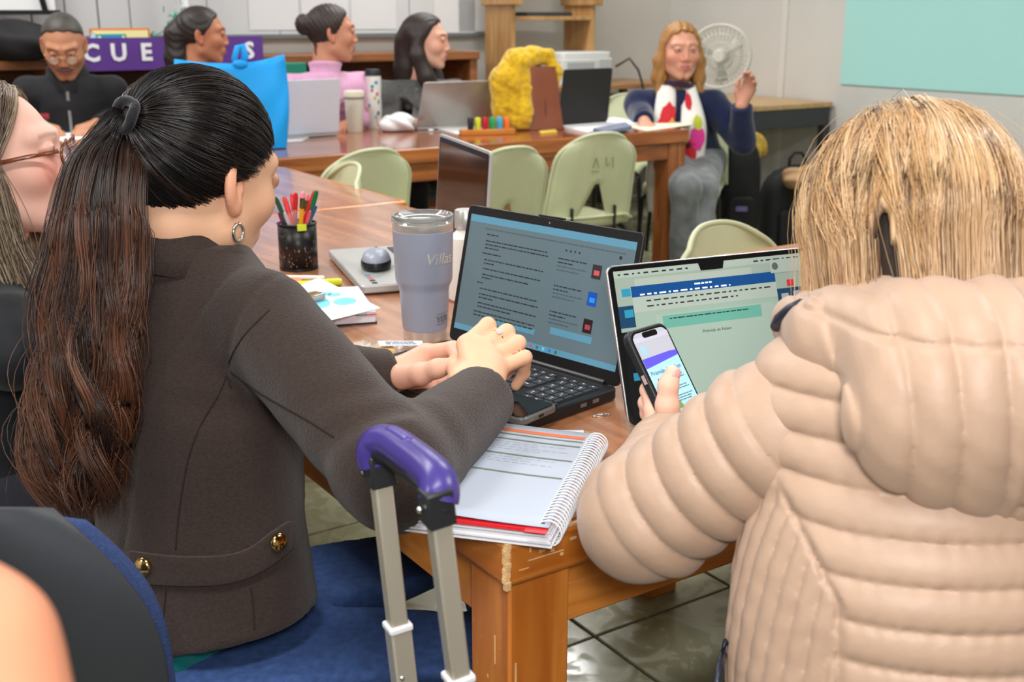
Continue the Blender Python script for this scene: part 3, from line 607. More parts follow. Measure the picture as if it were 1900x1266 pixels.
text_mesh('document_heading', 'Pirámide de Kelsen', 0.0058, M_TXT, mp_, S @ TR((-0.028, wy1 - 0.070, 0.0016)), 0.0, 'LEFT')
MB().prism([(-0.02, 0), (0.02, 0), (0.017, -0.010), (-0.017, -0.010)], 0.0012, 0.0018, S @ TR((0, dy + dh / 2, 0))).obj('camera_notch', M_GLS, mp_, 0)
for k in range(5): disp('folder_icon', -dw / 2 + 0.008, 0.062 - 0.027 * k, -dw / 2 + 0.021, 0.072 - 0.027 * k, 0.0011, scr_mat('folder', (60, 176, 216), 0.5))
disp('dock', -0.112, -0.0935, 0.09, -0.080, 0.0016, scr_mat('dock', (196, 214, 208), 0.5))
for k, c in enumerate(((40, 150, 230), (230, 230, 230), (60, 190, 90), (230, 90, 70), (90, 110, 230), (240, 190, 60))): disp('dock_icon', -0.109 + 0.013 * k, -0.092, -0.099 + 0.013 * k, -0.082, 0.0018, mat('dock_%d' % k, c, 0.4, emit=0.4))
disp('notification', 0.092, 0.072, 0.146, 0.090, 0.0017, scr_mat('notif', (206, 220, 208), 0.5))
MB().lathe([(0.005, 0), (0.005, 0.0002)], 18, S @ TR((0.100, 0.081, 0.0018))).obj('contact_picture', mat('contact_grey', (96, 110, 108), 0.5), mp_, 0)
disp('red_badge', 0.116, 0.052, 0.127, 0.061, 0.0013, mat('badge_red', (196, 40, 50), 0.4, emit=0.4))
for (x, y) in ((0.104, 0.030), (0.124, 0.032), (0.112, 0.010)): disp('file_icon', x, y, x + 0.012, y + 0.013, 0.0013, scr_mat('file', (214, 216, 212), 0.4))
# ---- grey tumbler
tp = pt(789, 626, TZ); tb = thing('tumbler', 'tall grey steel tumbler with clear lid and silver base', 'tumbler', (tp[0], tp[1], TZ), 0)
M_LAV = mat('lavender_grey_coat', (150, 156, 174), 0.42, var=0.02, scale=20, bump=0.02, bscale=700)
M_STEEL = mat('brushed_steel', (212, 211, 208), 0.38, metal=0.65)
MB().lathe([(0.034, 0), (0.0352, 0.002), (0.0358, 0.018)], 48).obj('steel_base', M_STEEL, tb)
MB().lathe([(0.0362, 0.0175), (0.0372, 0.022), (0.0405, 0.082), (0.0415, 0.088), (0.0452, 0.096), (0.0468, 0.102), (0.0492, 0.178), (0.0494, 0.182), (0.048, 0.183)], 64, caps=False).obj('body', M_LAV, tb)
MB().lathe([(0.0483, 0.182), (0.0490, 0.183), (0.0492, 0.194), (0.0470, 0.195), (0.046, 0.15), (0.0, 0.15)], 56, caps=False).obj('steel_rim', M_STEEL, tb)
M_CLR = mat('clear_plastic', (235, 236, 236), 0.05, trans=0.9, ior=1.3)
MB().lathe([(0.0, 0.190), (0.032, 0.190), (0.036, 0.196), (0.046, 0.199), (0.0500, 0.196), (0.0505, 0.201), (0.0500, 0.2065), (0.046, 0.2065), (0.040, 0.2005), (0.030, 0.197), (0.0, 0.197)], 56, caps=False).obj('lid', M_CLR, tb)
MB().box((0.0, -0.02, 0.199), (0.03, 0.016, 0.005)).obj('lid_slider', M_CLR, tb, 35, 0.002)
def curved_text(name, body, size, radius, z, ang, m, parent, bold=0.0, shear=0.0):
    o = text_mesh(name, body, size, m, parent, Matrix(), 0.0002, 'LEFT', bold)
    for v in o.data.vertices:
        x, y = v.co.x, v.co.y; x += shear * y; th = ang + x / radius; rr = (radius(z + y) if callable(radius) else radius) + v.co.z
        v.co = (rr * math.cos(th), rr * math.sin(th), z + y)
    return o
ca = math.atan2(-tp[1], -tp[0])
curved_text('script_lettering', 'Villas', 0.026, 0.0484, 0.132, ca + 0.04, mat('etched_script', (222, 222, 214), 0.3, metal=0.5), tb, 0.0, 0.25)
curved_text('brand_lettering', 'YETI', 0.0135, 0.0388, 0.034, ca + 0.52, mat('etched_logo', (104, 104, 110), 0.4), tb, 0.0003)
for zz in (0.0305, 0.0475):
    MB().tube([(0.0386 * math.cos(ca + 0.5 + 0.09 * k) if zz < .04 else 0.0391 * math.cos(ca + .5 + .09 * k), (0.0386 if zz < .04 else .0391) * math.sin(ca + 0.5 + 0.09 * k), zz) for k in range(10)], 0.0004, 5).obj('logo_line', MATS['etched_logo'], tb)
# ---- white bottle behind the tumbler
bp_ = pt(866, 556, TZ); bo = thing('water_bottle', 'cream white bottle with silver cap behind the grey tumbler', 'bottle', (bp_[0], bp_[1], TZ), 0)
MB().lathe([(0.030, 0), (0.0335, 0.004), (0.034, 0.105), (0.031, 0.120), (0.018, 0.132), (0.016, 0.138)], 40).obj('body', mat('cream_enamel', (238, 232, 224), 0.35), bo)
MB().lathe([(0.0205, 0.137), (0.021, 0.139), (0.021, 0.168), (0.019, 0.171), (0, 0.171)], 32).obj('cap', mat('satin_silver', (206, 206, 202), 0.3, metal=0.6), bo)
# ---- second laptop with the dark screen, its palm rest and mouse
grz = RZ - 1.83 + 0.0; gl = W(0.973, 2.085, TZ)       # middle of the front edge
gxd = np.array([math.cos(grz), math.sin(grz), 0]); gyd = np.array([-math.sin(grz), math.cos(grz), 0])
gc = gl + gyd * 0.238
g = thing('grey_laptop', 'open grey laptop with a dark screen and the mouse on its palm rest', 'laptop', gc, grz)
MB().rbox(0.372, 0.245, 0.010, 0.003, 0.019, TR((0, -0.1225, 0))).obj('base', M_SILV, g, 35, 0.003)
MB().rbox(0.33, 0.10, 0.004, 0.0191, 0.0195, TR((0, -0.068, 0))).obj('keyboard_well', mat('grey_well', (110, 110, 112), 0.5), g)
keyboard(g, -0.163, -0.021, [[1] * 17] * 6, 6, 0.326 / 17, 0.0175, 0.0196, m=mat('grey_key', (60, 60, 64), 0.5), legend=False)
for k, c in enumerate(((60, 150, 160), (210, 90, 90), (40, 40, 44), (40, 40, 44))):
    MB().box((0.10 + 0.022 * k, -0.215, 0.0194), (0.014, 0.010, 0.0006)).obj('sticker', mat('sticker_%d' % k, c, 0.5), g)
GM = lid_frame(g, 0.372, 0.245, math.radians(4), 0.019, 0.006, M_SILV, 0.008)
S = on_lid(GM, 0.245, 0.006)
MB().rbox(0.360, 0.233, 0.006, 0.0002, 0.0008, S).obj('bezel', mat('bezel_black', (18, 18, 20), 0.25), g)
MB().quad(-0.172, -0.098, 0.172, 0.106, 0.0010, S).obj('display', mat('dark_display', (16, 16, 18), 0.08, spec=0.6), g, 0)
mo = pt(698, 492, TZ + 0.024); ms = thing('computer_mouse', 'grey and black computer mouse on the grey laptop palm rest', 'mouse', (mo[0], mo[1], TZ + 0.0192), RZ - 0.5)
def half_mouse(zs, rx, ry, h, z0):
    G = []
    for j in range(9):
        ph = j / 8 * math.pi / 2; G.append([(rx * math.cos(ph) ** 0.8 * math.cos(2 * math.pi * i / 32), ry * math.cos(ph) ** 0.8 * math.sin(2 * math.pi * i / 32) * 1.0, z0 + h * math.sin(ph)) for i in range(33)])
    return MB().grid(G)
MB().lathe([(0.0, 0), (0.90, 0.0), (1.0, 0.005), (1.0, 0.014), (0.97, 0.018)], 32, Matrix.Diagonal((0.031, 0.052, 1, 1))).obj('shell', M_BLKP, ms)
half_mouse(0, 0.0295, 0.050, 0.022, 0.0165).obj('top_cover', mat('mouse_grey', (150, 156, 172), 0.35), ms, 180)
MB().lathe([(0.007, -0.003), (0.0075, 0), (0.007, 0.003)], 18, TR((0, 0.026, 0.0305), ry=math.pi / 2)).obj('scroll_wheel', M_BLKP, ms)
# ---- pencil cup with pens
cp_ = pt(555, 498, TZ); cup = thing('pencil_cup', 'black mesh pencil cup with a lime clip', 'cup', (cp_[0], cp_[1], TZ), 0)
M_MESH = mat('black_mesh_metal', (20, 20, 22), 0.35, var=0.5, scale=300)
MB().lathe([(0.038, 0), (0.0405, 0.001), (0.0405, 0.006), (0.0385, 0.007)], 40).obj('base_ring', M_BLK, cup)
MB().lathe([(0.0395, 0.006), (0.0395, 0.096)], 40, caps=False).obj('mesh_wall', M_MESH, cup, 180, solid=0.0015)
MB().tube([(0.040 * math.cos(i * math.pi / 20), 0.040 * math.sin(i * math.pi / 20), 0.097) for i in range(40)], 0.002, 8, closed=True).obj('rim', M_BLK, cup)
hl = MB(); rg = random.Random(12)
for i in range(60):
    th = ca + rg.uniform(-1.3, 1.3); z = 0.012 + rg.random() ** 1.6 * 0.07
    hl.box((0, 0, 0), (0.0008, rg.uniform(.001, .003), rg.uniform(.001, .006)), TR((0.0408 * math.cos(th), 0.0408 * math.sin(th), z), rz=th))
o = hl.obj('mesh_glints', mat('glint_metal', (150, 120, 110), 0.2, metal=0.6), cup, 0); o['kind'] = 'stuff'
MB().box((0, 0, 0), (0.004, 0.019, 0.014), TR((0.042 * math.cos(ca + .35), 0.042 * math.sin(ca + .35), 0.094), rz=ca + .35)).obj('lime_clip', mat('lime_plastic', (206, 226, 60), 0.4), cup, 35, 0.001)
pens = [  # (foot x, foot y, tip px u, v, radius, colours, label, kind)
 (511, 366, .0042, (26, 92, 60), (26, 92, 60), 'dark green pencil leaning out of the cup at far left'),
 (527, 365, .0048, (240, 110, 110), (226, 60, 60), 'coral red felt pen second from the left in the cup'),
 (514, 395, .0028, (150, 30, 120), (150, 30, 120), 'thin magenta pen low at the left rim of the cup'),
 (520, 398, .0036, (196, 200, 214), (196, 200, 214), 'pale silver pen low at the left rim of the cup'),
 (541, 360, .0046, (200, 190, 190), (232, 60, 50), 'red and white capped marker in the cup'),
 (549, 358, .0044, (210, 150, 150), (206, 40, 50), 'clear pen with crimson cap in the cup'),
 (563, 357, .0050, (240, 168, 40), (250, 150, 170), 'yellow pencil with pink eraser in the cup'),
 (571, 361, .0046, (244, 160, 36), (228, 120, 130), 'orange yellow pencil with worn eraser in the cup'),
 (585, 354, .0046, (200, 40, 44), (206, 34, 40), 'bright red capped pen in the cup'),
 (593, 355, .0046, (0, 110, 70), (0, 112, 72), 'tall green capped pen at far right in the cup'),
 (577, 382, .0052, (30, 150, 70), (30, 150, 70), 'green highlighter in the cup'),
 (587, 381, .0052, (240, 214, 50), (46, 84, 180), 'yellow marker with blue end in the cup'),
 (592, 395, .0034, (236, 90, 120), (236, 90, 120), 'pink pen low at the right rim of the cup'),
]
for i, (u, v, r, c1, c2, lb) in enumerate(pens):
    zt_ = 0.096 + (420 - v) / 880.0 + 0.004; top = pd(u, v, 2.33 + 0.03 * ((i * 5) % 3 - 1))
    zt_ = top[2]; foot = np.array([cp_[0] + 0.6 * (top[0] - cp_[0]) * -0.3 + 0.012 * math.sin(i * 2.2), cp_[1] + 0.014 * math.cos(i * 2.7), TZ + 0.009])
    kq = (TZ + .10 - foot[2]) / (top[2] - foot[2]); rim_ = foot + (top - foot) * kq - np.array([cp_[0], cp_[1], 0]); ex_ = max(0, math.hypot(rim_[0], rim_[1]) - .0325) / max(1e-6, math.hypot(rim_[0], rim_[1])); top = top - np.array([rim_[0], rim_[1], 0]) * ex_; foot = foot - np.array([rim_[0], rim_[1], 0]) * ex_ * .6
    d = Vector(top - foot); L_ = d.length; pn = thing('pencil' if 'pencil' in lb else 'pen', lb, 'pencil' if 'pencil' in lb else 'pen', foot, 0, 'pens and pencils in the mesh cup')
    pn.rotation_euler = d.to_track_quat('Z', 'Y').to_euler()
    six = 6 if 'pencil' in lb else 14
    MB().lathe([(r * .5, 0), (r, 0.008), (r, L_ - 0.035)], six).obj('barrel', mat('pen_%d_%d_%d' % c1, c1, 0.35), pn)
    if 'pencil' in lb and 'eraser' in lb:
        MB().lathe([(r * 1.02, L_ - 0.035), (r * 1.02, L_ - 0.012)], 16).obj('ferrule', mat('ferrule', (96, 86, 40), 0.4, metal=0.3, var=0.6, scale=200), pn)
        MB().lathe([(r * .95, L_ - 0.012), (r * .95, L_ - 0.003), (r * .6, L_)], 14).obj('eraser', mat('pen_%d_%d_%d' % c2, c2, 0.6), pn)
    else:
        MB().lathe([(r * 1.12, L_ - 0.036), (r * 1.12, L_ - 0.008), (r * .7, L_)], 14).obj('cap', mat('pen_%d_%d_%d' % c2, c2, 0.3), pn)
# ---- markers lying on the table
def lying(name, u0, v0, u1, v1, r, c1, c2, lb, z=None, capfrac=0.3, group=None):
    z = z or (TZ + r); p, q = pt(u0, v0, z), pt(u1, v1, z); d = Vector(q - p); t = thing(name, lb, name.split('_')[-1], p, 0, group); t.rotation_euler = d.to_track_quat('Z', 'Y').to_euler(); L_ = d.length
    MB().lathe([(r * .8, 0), (r, 0.003), (r, L_ * (1 - capfrac))], 16).obj('barrel', mat('pen_%d_%d_%d' % c1, c1, 0.35), t)
    MB().lathe([(r * 1.1, L_ * (1 - capfrac)), (r * 1.1, L_ - 0.004), (r * .8, L_)], 16).obj('cap', mat('pen_%d_%d_%d' % c2, c2, 0.35), t); return t
lying('white_marker', 468, 513, 602, 516, .0045, (236, 226, 214), (236, 226, 214), 'white marker lying behind the yellow highlighter')
lying('orange_marker', 440, 520, 560, 521, .0055, (240, 120, 60), (244, 150, 120), 'orange marker lying left of the yellow highlighter')
lying('yellow_highlighter', 508, 531, 634, 523, .0070, (226, 226, 40), (214, 222, 50), 'fluorescent yellow highlighter behind the footprint sheet')
lying('blue_marker', 600, 541, 668, 538, .0055, (60, 84, 196), (52, 76, 190), 'blue capped marker right of the footprint sheet')
# ---- small notebook with footprint sheet
nb = W(0.812, 1.828, TZ); n2 = thing('small_notebook', 'thick small notebook with black patterned cover under the footprint sheet', 'notebook', nb, RZ - 0.30)
MB().box((0, 0, 0.0015), (0.145, 0.20, 0.003)).obj('back_cover', mat('patterned_cover', (28, 28, 30), 0.5, var=0.9, scale=120), n2)
MB().box((0.001, 0, 0.0115), (0.138, 0.196, 0.017)).obj('pages', mat('page_edges', (226, 220, 228), 0.7, var=0.06, scale=4, stretch=(1, 1, 300)), n2)
MB().box((0, 0, 0.0210), (0.142, 0.198, 0.002)).obj('front_cover', mat('grey_card', (206, 208, 214), 0.6), n2)
for x, c in ((0.045, (60, 150, 110)), (0.062, (196, 60, 90)), (-0.01, (236, 150, 120))): MB().box((x, -0.099, 0.017 if x > 0 else 0.009), (0.02, 0.004, 0.0012)).obj('page_tab', mat('tab_%d' % c[0], c, 0.5), n2)
zz = TZ + 0.0228; sh = thing('footprint_sheet', 'white sheet printed with a light blue footprint', 'paper', (0, 0, 0), 0)
cs = [pt(u, v, zz) for u, v in ((592, 516), (706, 572), (578, 604), (512, 546))]
MB().prism([(p[0], p[1]) for p in cs], zz, zz + 0.0006).obj('sheet', M_WHT, sh, 0)
M_FOOT = mat('print_blue', (120, 204, 230), 0.6)
def blob(u, v, ru, rv, rot=0):
    return [tuple(pt(u + ru * math.cos(t) * math.cos(rot) - rv * math.sin(t) * math.sin(rot), v + ru * math.cos(t) * math.sin(rot) + rv * math.sin(t) * math.cos(rot), zz)[:2]) for t in [2 * math.pi * k / 20 for k in range(20)]]
for (u, v, ru, rv, rr) in ((640, 560, 22, 7, -.08), (585, 561, 28, 12, .1), (620, 548, 13, 3.5, -.1), (606, 546, 10, 3, -.15), (593, 545, 9, 3, -.2), (575, 544, 10, 2.6, -.2)):
    MB().prism(list(reversed(blob(u, v, ru, rv, rr))), zz + 0.0006, zz + 0.0008).obj('footprint_shape', M_FOOT, sh, 0)
kb = pt(575, 560, zz + 0.001); kc = thing('clear_case', 'small clear plastic case holding a gold clip on the footprint sheet', 'case', kb, 0.9)
MB().box((0, 0, 0.007), (0.055, 0.026, 0.012)).obj('shell', mat('clear_shell', (220, 220, 214), 0.1, trans=0.7), kc, 35, 0.003)
MB().box((0, 0, 0.0135), (0.045, 0.017, 0.002)).obj('gold_clip', mat('gold_brown', (168, 116, 46), 0.3, metal=0.7), kc, 35, 0.001)
# ---- clear packet with a printed slip, in front of the tumbler
pk = thing('plastic_packet', 'crumpled clear plastic packet with a printed slip beside the left cuff', 'packet', pt(690, 662, TZ), 0.2)
rg = np.random.default_rng(4); G = []
for i in range(15):
    G.append([((i / 14 - .5) * 0.15, (j / 8 - .5) * 0.075, 0.003 + 0.012 * abs(math.sin(i * 1.3 + j * .9)) * rg.random() + 0.006 * math.exp(-((i - 5) / 4) ** 2)) for j in range(9)])
MB().grid(G).obj('film', mat('packet_film', (232, 226, 214), 0.12, alpha=0.45, spec=0.8), pk, 40)
MB().box((0.045, 0.002, 0.021), (0.07, 0.026, 0.001), TR(ry=0.05)).obj('printed_slip', M_WHT, pk, 0)
t_ = MB(); r_ = random.Random(2)
for k in range(3): lines(t_, 0.022, 0.07, 0.006 - 0.006 * k, 0.002, 0.0, r_)
t_.v = [(x, y, 0.0222 - 0.05 * x) for x, y, z in t_.v]; t_.obj('slip_print', mat('print_blue_ink', (60, 110, 160), 0.6), pk, 0)['kind'] = 'stuff'
MB().box((-0.01, -0.012, 0.009), (0.09, 0.03, 0.012), TR(rz=0.1)).obj('biscuit', mat('kraft_beige', (214, 176, 116), 0.7, var=0.1, scale=30), pk, 35, 0.004)
# ---- big spiral notebook
nrz = RZ + math.atan2(-0.147, 0.13); no = W(0.47, 0.99, TZ); nw, nh, nt_ = 0.200, 0.272, 0.024
n3 = thing('spiral_notebook', 'large open white spiral notebook with red dividers on the near table corner', 'notebook', no, nrz)
M_PG = mat('page_white', (172, 180, 194), 0.65)
edge = mat('page_block', (232, 232, 238), 0.7, var=0.10, scale=3, stretch=(1, 1, 400))
for k in range(8):
    s = 0.0012 * math.sin(k * 1.9); MB().box((nw / 2 + s + 0.004 * (7 - k) / 7, nh / 2 + s, 0.0014 + 0.0021 * k), (nw - 0.006 + 0.001 * (k % 3), nh - 0.004 * (k % 2), 0.0019)).obj('page_bundle', edge, n3, 0)
M_RED = mat('red_divider', (226, 44, 54), 0.45)
MB().box((nw / 2 - 0.004, nh / 2, 0.0182), (nw, nh + 0.006, 0.0011)).obj('red_divider', M_RED, n3, 0)
MB().box((nw / 2 - 0.002, nh / 2, 0.0199), (nw - 0.004, nh + 0.004, 0.0011)).obj('red_divider', M_RED, n3, 0)
MB().box((nw - 0.014, -0.004, 0.0207), (0.022, 0.012, 0.0008)).obj('divider_tab', M_RED, n3, 0)
G = [[(-0.012 + (nw + 0.010) * i / 20, nh * j / 12, 0.0228 + 0.0035 * math.exp(-((i - 6) / 7) ** 2) + (0.002 if i == 0 else 0)) for j in range(13)] for i in range(21)]
MB().grid(G).obj('top_page', M_PG, n3, 180, solid=0.0005)
def pz(x): i = (x + 0.012) / (nw + 0.010) * 20; return 0.0228 + 0.0035 * math.exp(-((i - 6) / 7) ** 2) + 0.0006
def pstrip(name, y0, y1, m, x0=0.012, x1=nw - 0.016):
    G = [[(x0 + (x1 - x0) * i / 16, y, pz(x0 + (x1 - x0) * i / 16)) for y in (y0, y1)] for i in range(17)]
    return MB().grid(G).obj(name, m, n3, 0)
pstrip('orange_header', nh - 0.026, nh - 0.016, mat('print_orange', (206, 108, 66), 0.6))
for y in (nh - 0.036, nh - 0.052, nh - 0.098, nh - 0.150): pstrip('printed_rule', y, y + 0.0038, mat('print_olive', (104, 118, 100), 0.6))
wr_ = MB(); r_ = random.Random(8)
for k, y in enumerate((.212, .205, .198, .191, .167, .160, .153)):
    x = 0.02
    while x < 0.165 - 0.03 * (k % 2):
        w = r_.uniform(.004, .012); wr_.quad(x, y, x + w, y + .0007, pz(x) + .0003); x += w + .003
wr_.obj('handwriting', mat('pencil_grey', (150, 158, 172), 0.7), n3, 0)['kind'] = 'stuff'
ring = None; M_WIRE = mat('white_wire', (226, 228, 232), 0.3)
for k in range(34):
    y = 0.008 + k * (nh - 0.016) / 33
    MB().box((nw - 0.010, y, 0.0238), (0.004, 0.0028, 0.0004)).obj('punch_hole', mat('hole_grey', (70, 72, 78), 0.8), n3, 0) if k == 0 else None
    if ring is None:
        ring = MB().tube([(nw - 0.004 + 0.0135 * math.cos(t), 0.0012 * math.sin(t), 0.0130 + 0.0135 * math.sin(t)) for t in [2 * math.pi * i / 18 for i in range(18)]], 0.0010, 6, closed=True).obj('binding_ring', M_WIRE, n3, 180); hole = bpy.context.scene.collection.objects[-2]
        ring.location = (0, y, 0)
    else:
        o = ring.copy(); COL.objects.link(o); o.location = (0, y, 0)
        o = hole.copy(); COL.objects.link(o); o.location = (0, y - 0.008, 0)
# ---- ballpoint pen and paper clip
pn = lying('ballpoint_pen', 930, 803, 1108, 804, .0038, (206, 206, 208), (206, 206, 208), 'clear ballpoint pen with gold tip beyond the spiral notebook', capfrac=0.14)
for ch in list(pn.children):
    if ch.name.startswith('cap'): bpy.data.objects.remove(ch)
Lp = (Vector(pt(1108, 804, TZ)) - Vector(pt(930, 803, TZ))).length
MB().lathe([(0.0036, Lp * .86), (0.003, Lp * .9), (0.0012, Lp * .985), (0.0004, Lp)], 14).obj('gold_tip', mat('pen_gold', (206, 160, 90), 0.3, metal=0.6), pn)
MB().lathe([(0.0014, Lp * .1), (0.0014, Lp * .8)], 8).obj('ink_tube', mat('ink_black', (30, 30, 34), 0.4), pn)
pcp = pt(1115, 771, TZ + 0.001); clp = MB().tube([(-.012, -.003, 0), (.010, -.003, 0), (.013, 0, 0), (.010, .003, 0), (-.010, .003, 0), (-.012, .001, .0006), (-.009, -.001, .0008), (.007, -.001, .0008), (.009, .0005, .0008), (.006, .0015, .0008), (-.004, .0015, .0008)], 0.0006, 6).obj('paper_clip', M_CHROME, None, 180)
clp.location = pcp; clp.rotation_euler = (0, 0, 0.35); tag(clp, 'silver paper clip on the bare table beside the silver laptop', 'paper clip')
wpb = pt(722, 537, TZ); wpp = MB()
for i in range(7):
    p = Vector((0.02 * math.sin(i * 2.3) , 0.006 * math.cos(i * 1.9), 0.003)); wpp.add([p + Vector((-.006, -.003, -.002)), p + Vector((.006, -.004, .001)), p + Vector((.005, .004, .003)), p + Vector((-.005, .003, .0015))], [(0, 1, 2, 3)])
wpo = wpp.obj('candy_wrapper', mat('wrapper_film', (232, 214, 190), 0.15, spec=0.8), None, 0); wpo.location = (wpb[0] + .03, wpb[1], TZ + .002); tag(wpo, 'torn shiny wrapper scraps beside the tumbler', 'wrapper')
bpz = pt(1478, 500, TZ); pouch = MB().ball((0, 0, 0.045), (0.06, 0.045, 0.045), 20, 12).obj('black_pouch', mat('black_fabric', (24, 25, 28), 0.8, bump=0.2, bscale=150), None, 180); pouch.location = (bpz[0] + 0.06, bpz[1] + .0, TZ + 0.0005); pouch.rotation_euler = (0, 0, 0.3); tag(pouch, 'soft black pouch on the table behind the silver laptop', 'pouch')

# ================================================================== trolley bag with telescopic handle
M_PURG = mat('purple_grip', (62, 50, 122), 0.30, bump=0.02, bscale=300)
M_TUBE = mat('champagne_aluminium', (186, 178, 162), 0.35, metal=0.45)
tA, tBm = pd(705, 880, 0.985), pd(754, 1300, 1.04); tC, tD = pd(812, 950, 0.87), pd(856, 1300, 0.925)
tr = thing('trolley_bag', 'purple gripped telescopic trolley handle of a wheeled bag beside the near table corner', 'bag', (0, 0, 0), 0)
side = Vector(tC - tA).normalized()
def rect_tube(p, q, w, d, name, m, side=side):
    p, q = Vector(p), Vector(q); ax = (q - p).normalized(); s_ = (side - ax * side.dot(ax)).normalized(); n_ = ax.cross(s_)
    vs = []
    for c in (p, q):
        for (i, j) in ((-1, -1), (1, -1), (1, 1), (-1, 1)): vs.append(c + s_ * i * w / 2 + n_ * j * d / 2)
    return MB().add(vs, [(3, 2, 1, 0), (4, 5, 6, 7), (0, 1, 5, 4), (1, 2, 6, 5), (2, 3, 7, 6), (3, 0, 4, 7)]).obj(name, m, tr, 35, 0.002)
for (p, q, f1) in ((tA, tBm, 0.66), (tC, tD, 0.87)):
    p, q = Vector(p), Vector(q); mid = p.lerp(q, f1); low = p.lerp(q, 2.2); low.z = max(low.z, 0.5)
    k = (low.z - p.z) / (q.z - p.z); low = p.lerp(q, k)
    rect_tube(p, mid, 0.0165, 0.0165, 'upper_tube', M_TUBE)
    rect_tube(mid, low, 0.0200, 0.0200, 'lower_tube', M_TUBE)
    rect_tube(mid + (p - mid).normalized() * .004, mid - (p - mid).normalized() * .003, 0.0225, 0.0225, 'tube_collar', mat('collar_white', (222, 222, 226), 0.35))
    MB().ball(tuple(mid.lerp(low, 0.2) + Vector((0, -0.0105, 0))), 0.0028, 10, 6).obj('stop_button', M_CHROME, tr)
gp = [pd(698, 862, 0.985), pd(693, 838, 0.983), pd(703, 820, 0.978), pd(728, 822, 0.965), pd(762, 845, 0.935), pd(796, 872, 0.90), pd(812, 892, 0.882), pd(815, 915, 0.872), pd(813, 930, 0.87)]
def catmull(P, n):
    P = [np.array(p, float) for p in P]; out = []
    for i in range(len(P) - 1):
        p0, p1, p2, p3 = P[max(i - 1, 0)], P[i], P[i + 1], P[min(i + 2, len(P) - 1)]
        for k in range(n):
            t = k / n; out.append(0.5 * (2 * p1 + (p2 - p0) * t + (2 * p0 - 5 * p1 + 4 * p2 - p3) * t * t + (3 * p1 - p0 - 3 * p2 + p3) * t ** 3))
    out.append(P[-1]); return out
gpath = catmull(gp, 6); MB().tube(gpath, [0.0145] * len(gpath), 20, flat=1.12).obj('grip', M_PURG, tr, 180)
gi = [p + np.array([0, -0.002, -0.009]) for p in gpath[2:-2]]
MB().tube(gi, 0.0125, 12).obj('grip_underside', mat('grip_black', (30, 30, 34), 0.45), tr, 180)
MB().tube([p + np.array([0.001, -0.004, 0.0105]) for p in gpath[16:25]], [.004] + [.0062] * 7 + [.004], 12).obj('release_button', mat('purple_button', (70, 58, 132), 0.35), tr, 180)
for (p, q) in ((tA, tBm), (tC, tD)):
    p = Vector(p); q = Vector(q); d = (p - q).normalized()
    rect_tube(p + d * 0.020, p - d * 0.010, 0.021, 0.023, 'socket', mat('socket_black', (34, 35, 38), 0.45))
    MB().ball(tuple(p + d * .004 + Vector((-0.0128, -0.005, 0))), 0.0030, 10, 6).obj('rivet', M_CHROME, tr)
bc = (np.array(tBm) + np.array(tD)) / 2; bcx, bcy = bc[0], bc[1]; brz = math.atan2(side.y, side.x)
MB().rbox(0.32, 0.18, 0.05, 0.06, 0.50, TR((bcx, bcy, 0), rz=brz)).obj('bag_body', mat('bag_black', (32, 30, 44), 0.7, bump=0.2, bscale=120), tr, 40, 0.03, 4)
for s_ in (-0.13, 0.13):
    MB().lathe([(0.0, -0.012), (0.03, -0.012), (0.032, 0), (0.03, 0.012), (0.0, 0.012)], 24, TR((bcx + s_ * math.cos(brz), bcy + s_ * math.sin(brz), 0.033), rz=brz) @ TR(ry=math.pi / 2)).obj('wheel', M_BLKP, tr)

# ================================================================== things on the far table
def tote(label, name, loc, rz, w, d, h, m, topf, taper=0.8):
    t = thing(name, label, 'bag', loc, rz); n = 40; rows = 14; G = []
    for j in range(rows):
        f = j / (rows - 1); r = []
        for i in range(n):
            th = 2 * math.pi * i / n; cx, sy = math.cos(th), math.sin(th); e = 0.45
            x = math.copysign(abs(cx) ** e, cx) * w / 2 * (0.92 + 0.10 * math.sin(f * 2.6)); y = math.copysign(abs(sy) ** e, sy) * d / 2 * (1 - taper * f ** 1.5)
            top = topf(cx); y += 0.009 * math.sin(5 * f + 5 * cx) * (0.3 + f) + 0.004 * math.sin(11 * f - 7 * cx); r.append((x, y, 0.004 + (h * top) * f))
        G.append(r)
    vs = [[p for p in r] + [r[0]] for r in G]
    b = MB().grid(vs); k = len(b.v); b.f.append(tuple(range(len(vs[0]) - 2, -1, -1))); b.obj('body', m, t, 50, solid=0.002); return t
M_BLUE = mat('sky_blue_fabric', (10, 158, 238), 0.6, var=0.05, scale=5, bump=0.15, bscale=25)
bg = W(1.60, 4.42, TZ); bag = tote('bright blue non-woven tote bag with tied handles on the long table', 'tote_bag', bg, RZ - 0.3, 0.43, 0.15, 0.355, M_BLUE, lambda c: 1.0 - 0.075 * (1 - abs(c)) + 0.02 * c)
MB().tube([(0.02, -.02, 0.325), (0.015, -.025, 0.35), (0.03, -.02, 0.395), (0.05, -.02, 0.40), (0.058, -.02, 0.36), (0.045, -.02, 0.325)], 0.014, 8, flat=0.3).obj('tied_handle', M_BLUE, bag, 180)
MB().ball((0.035, -.03, 0.33), (0.03, 0.014, 0.018), 12, 8).obj('knot', M_BLUE, bag, 180)
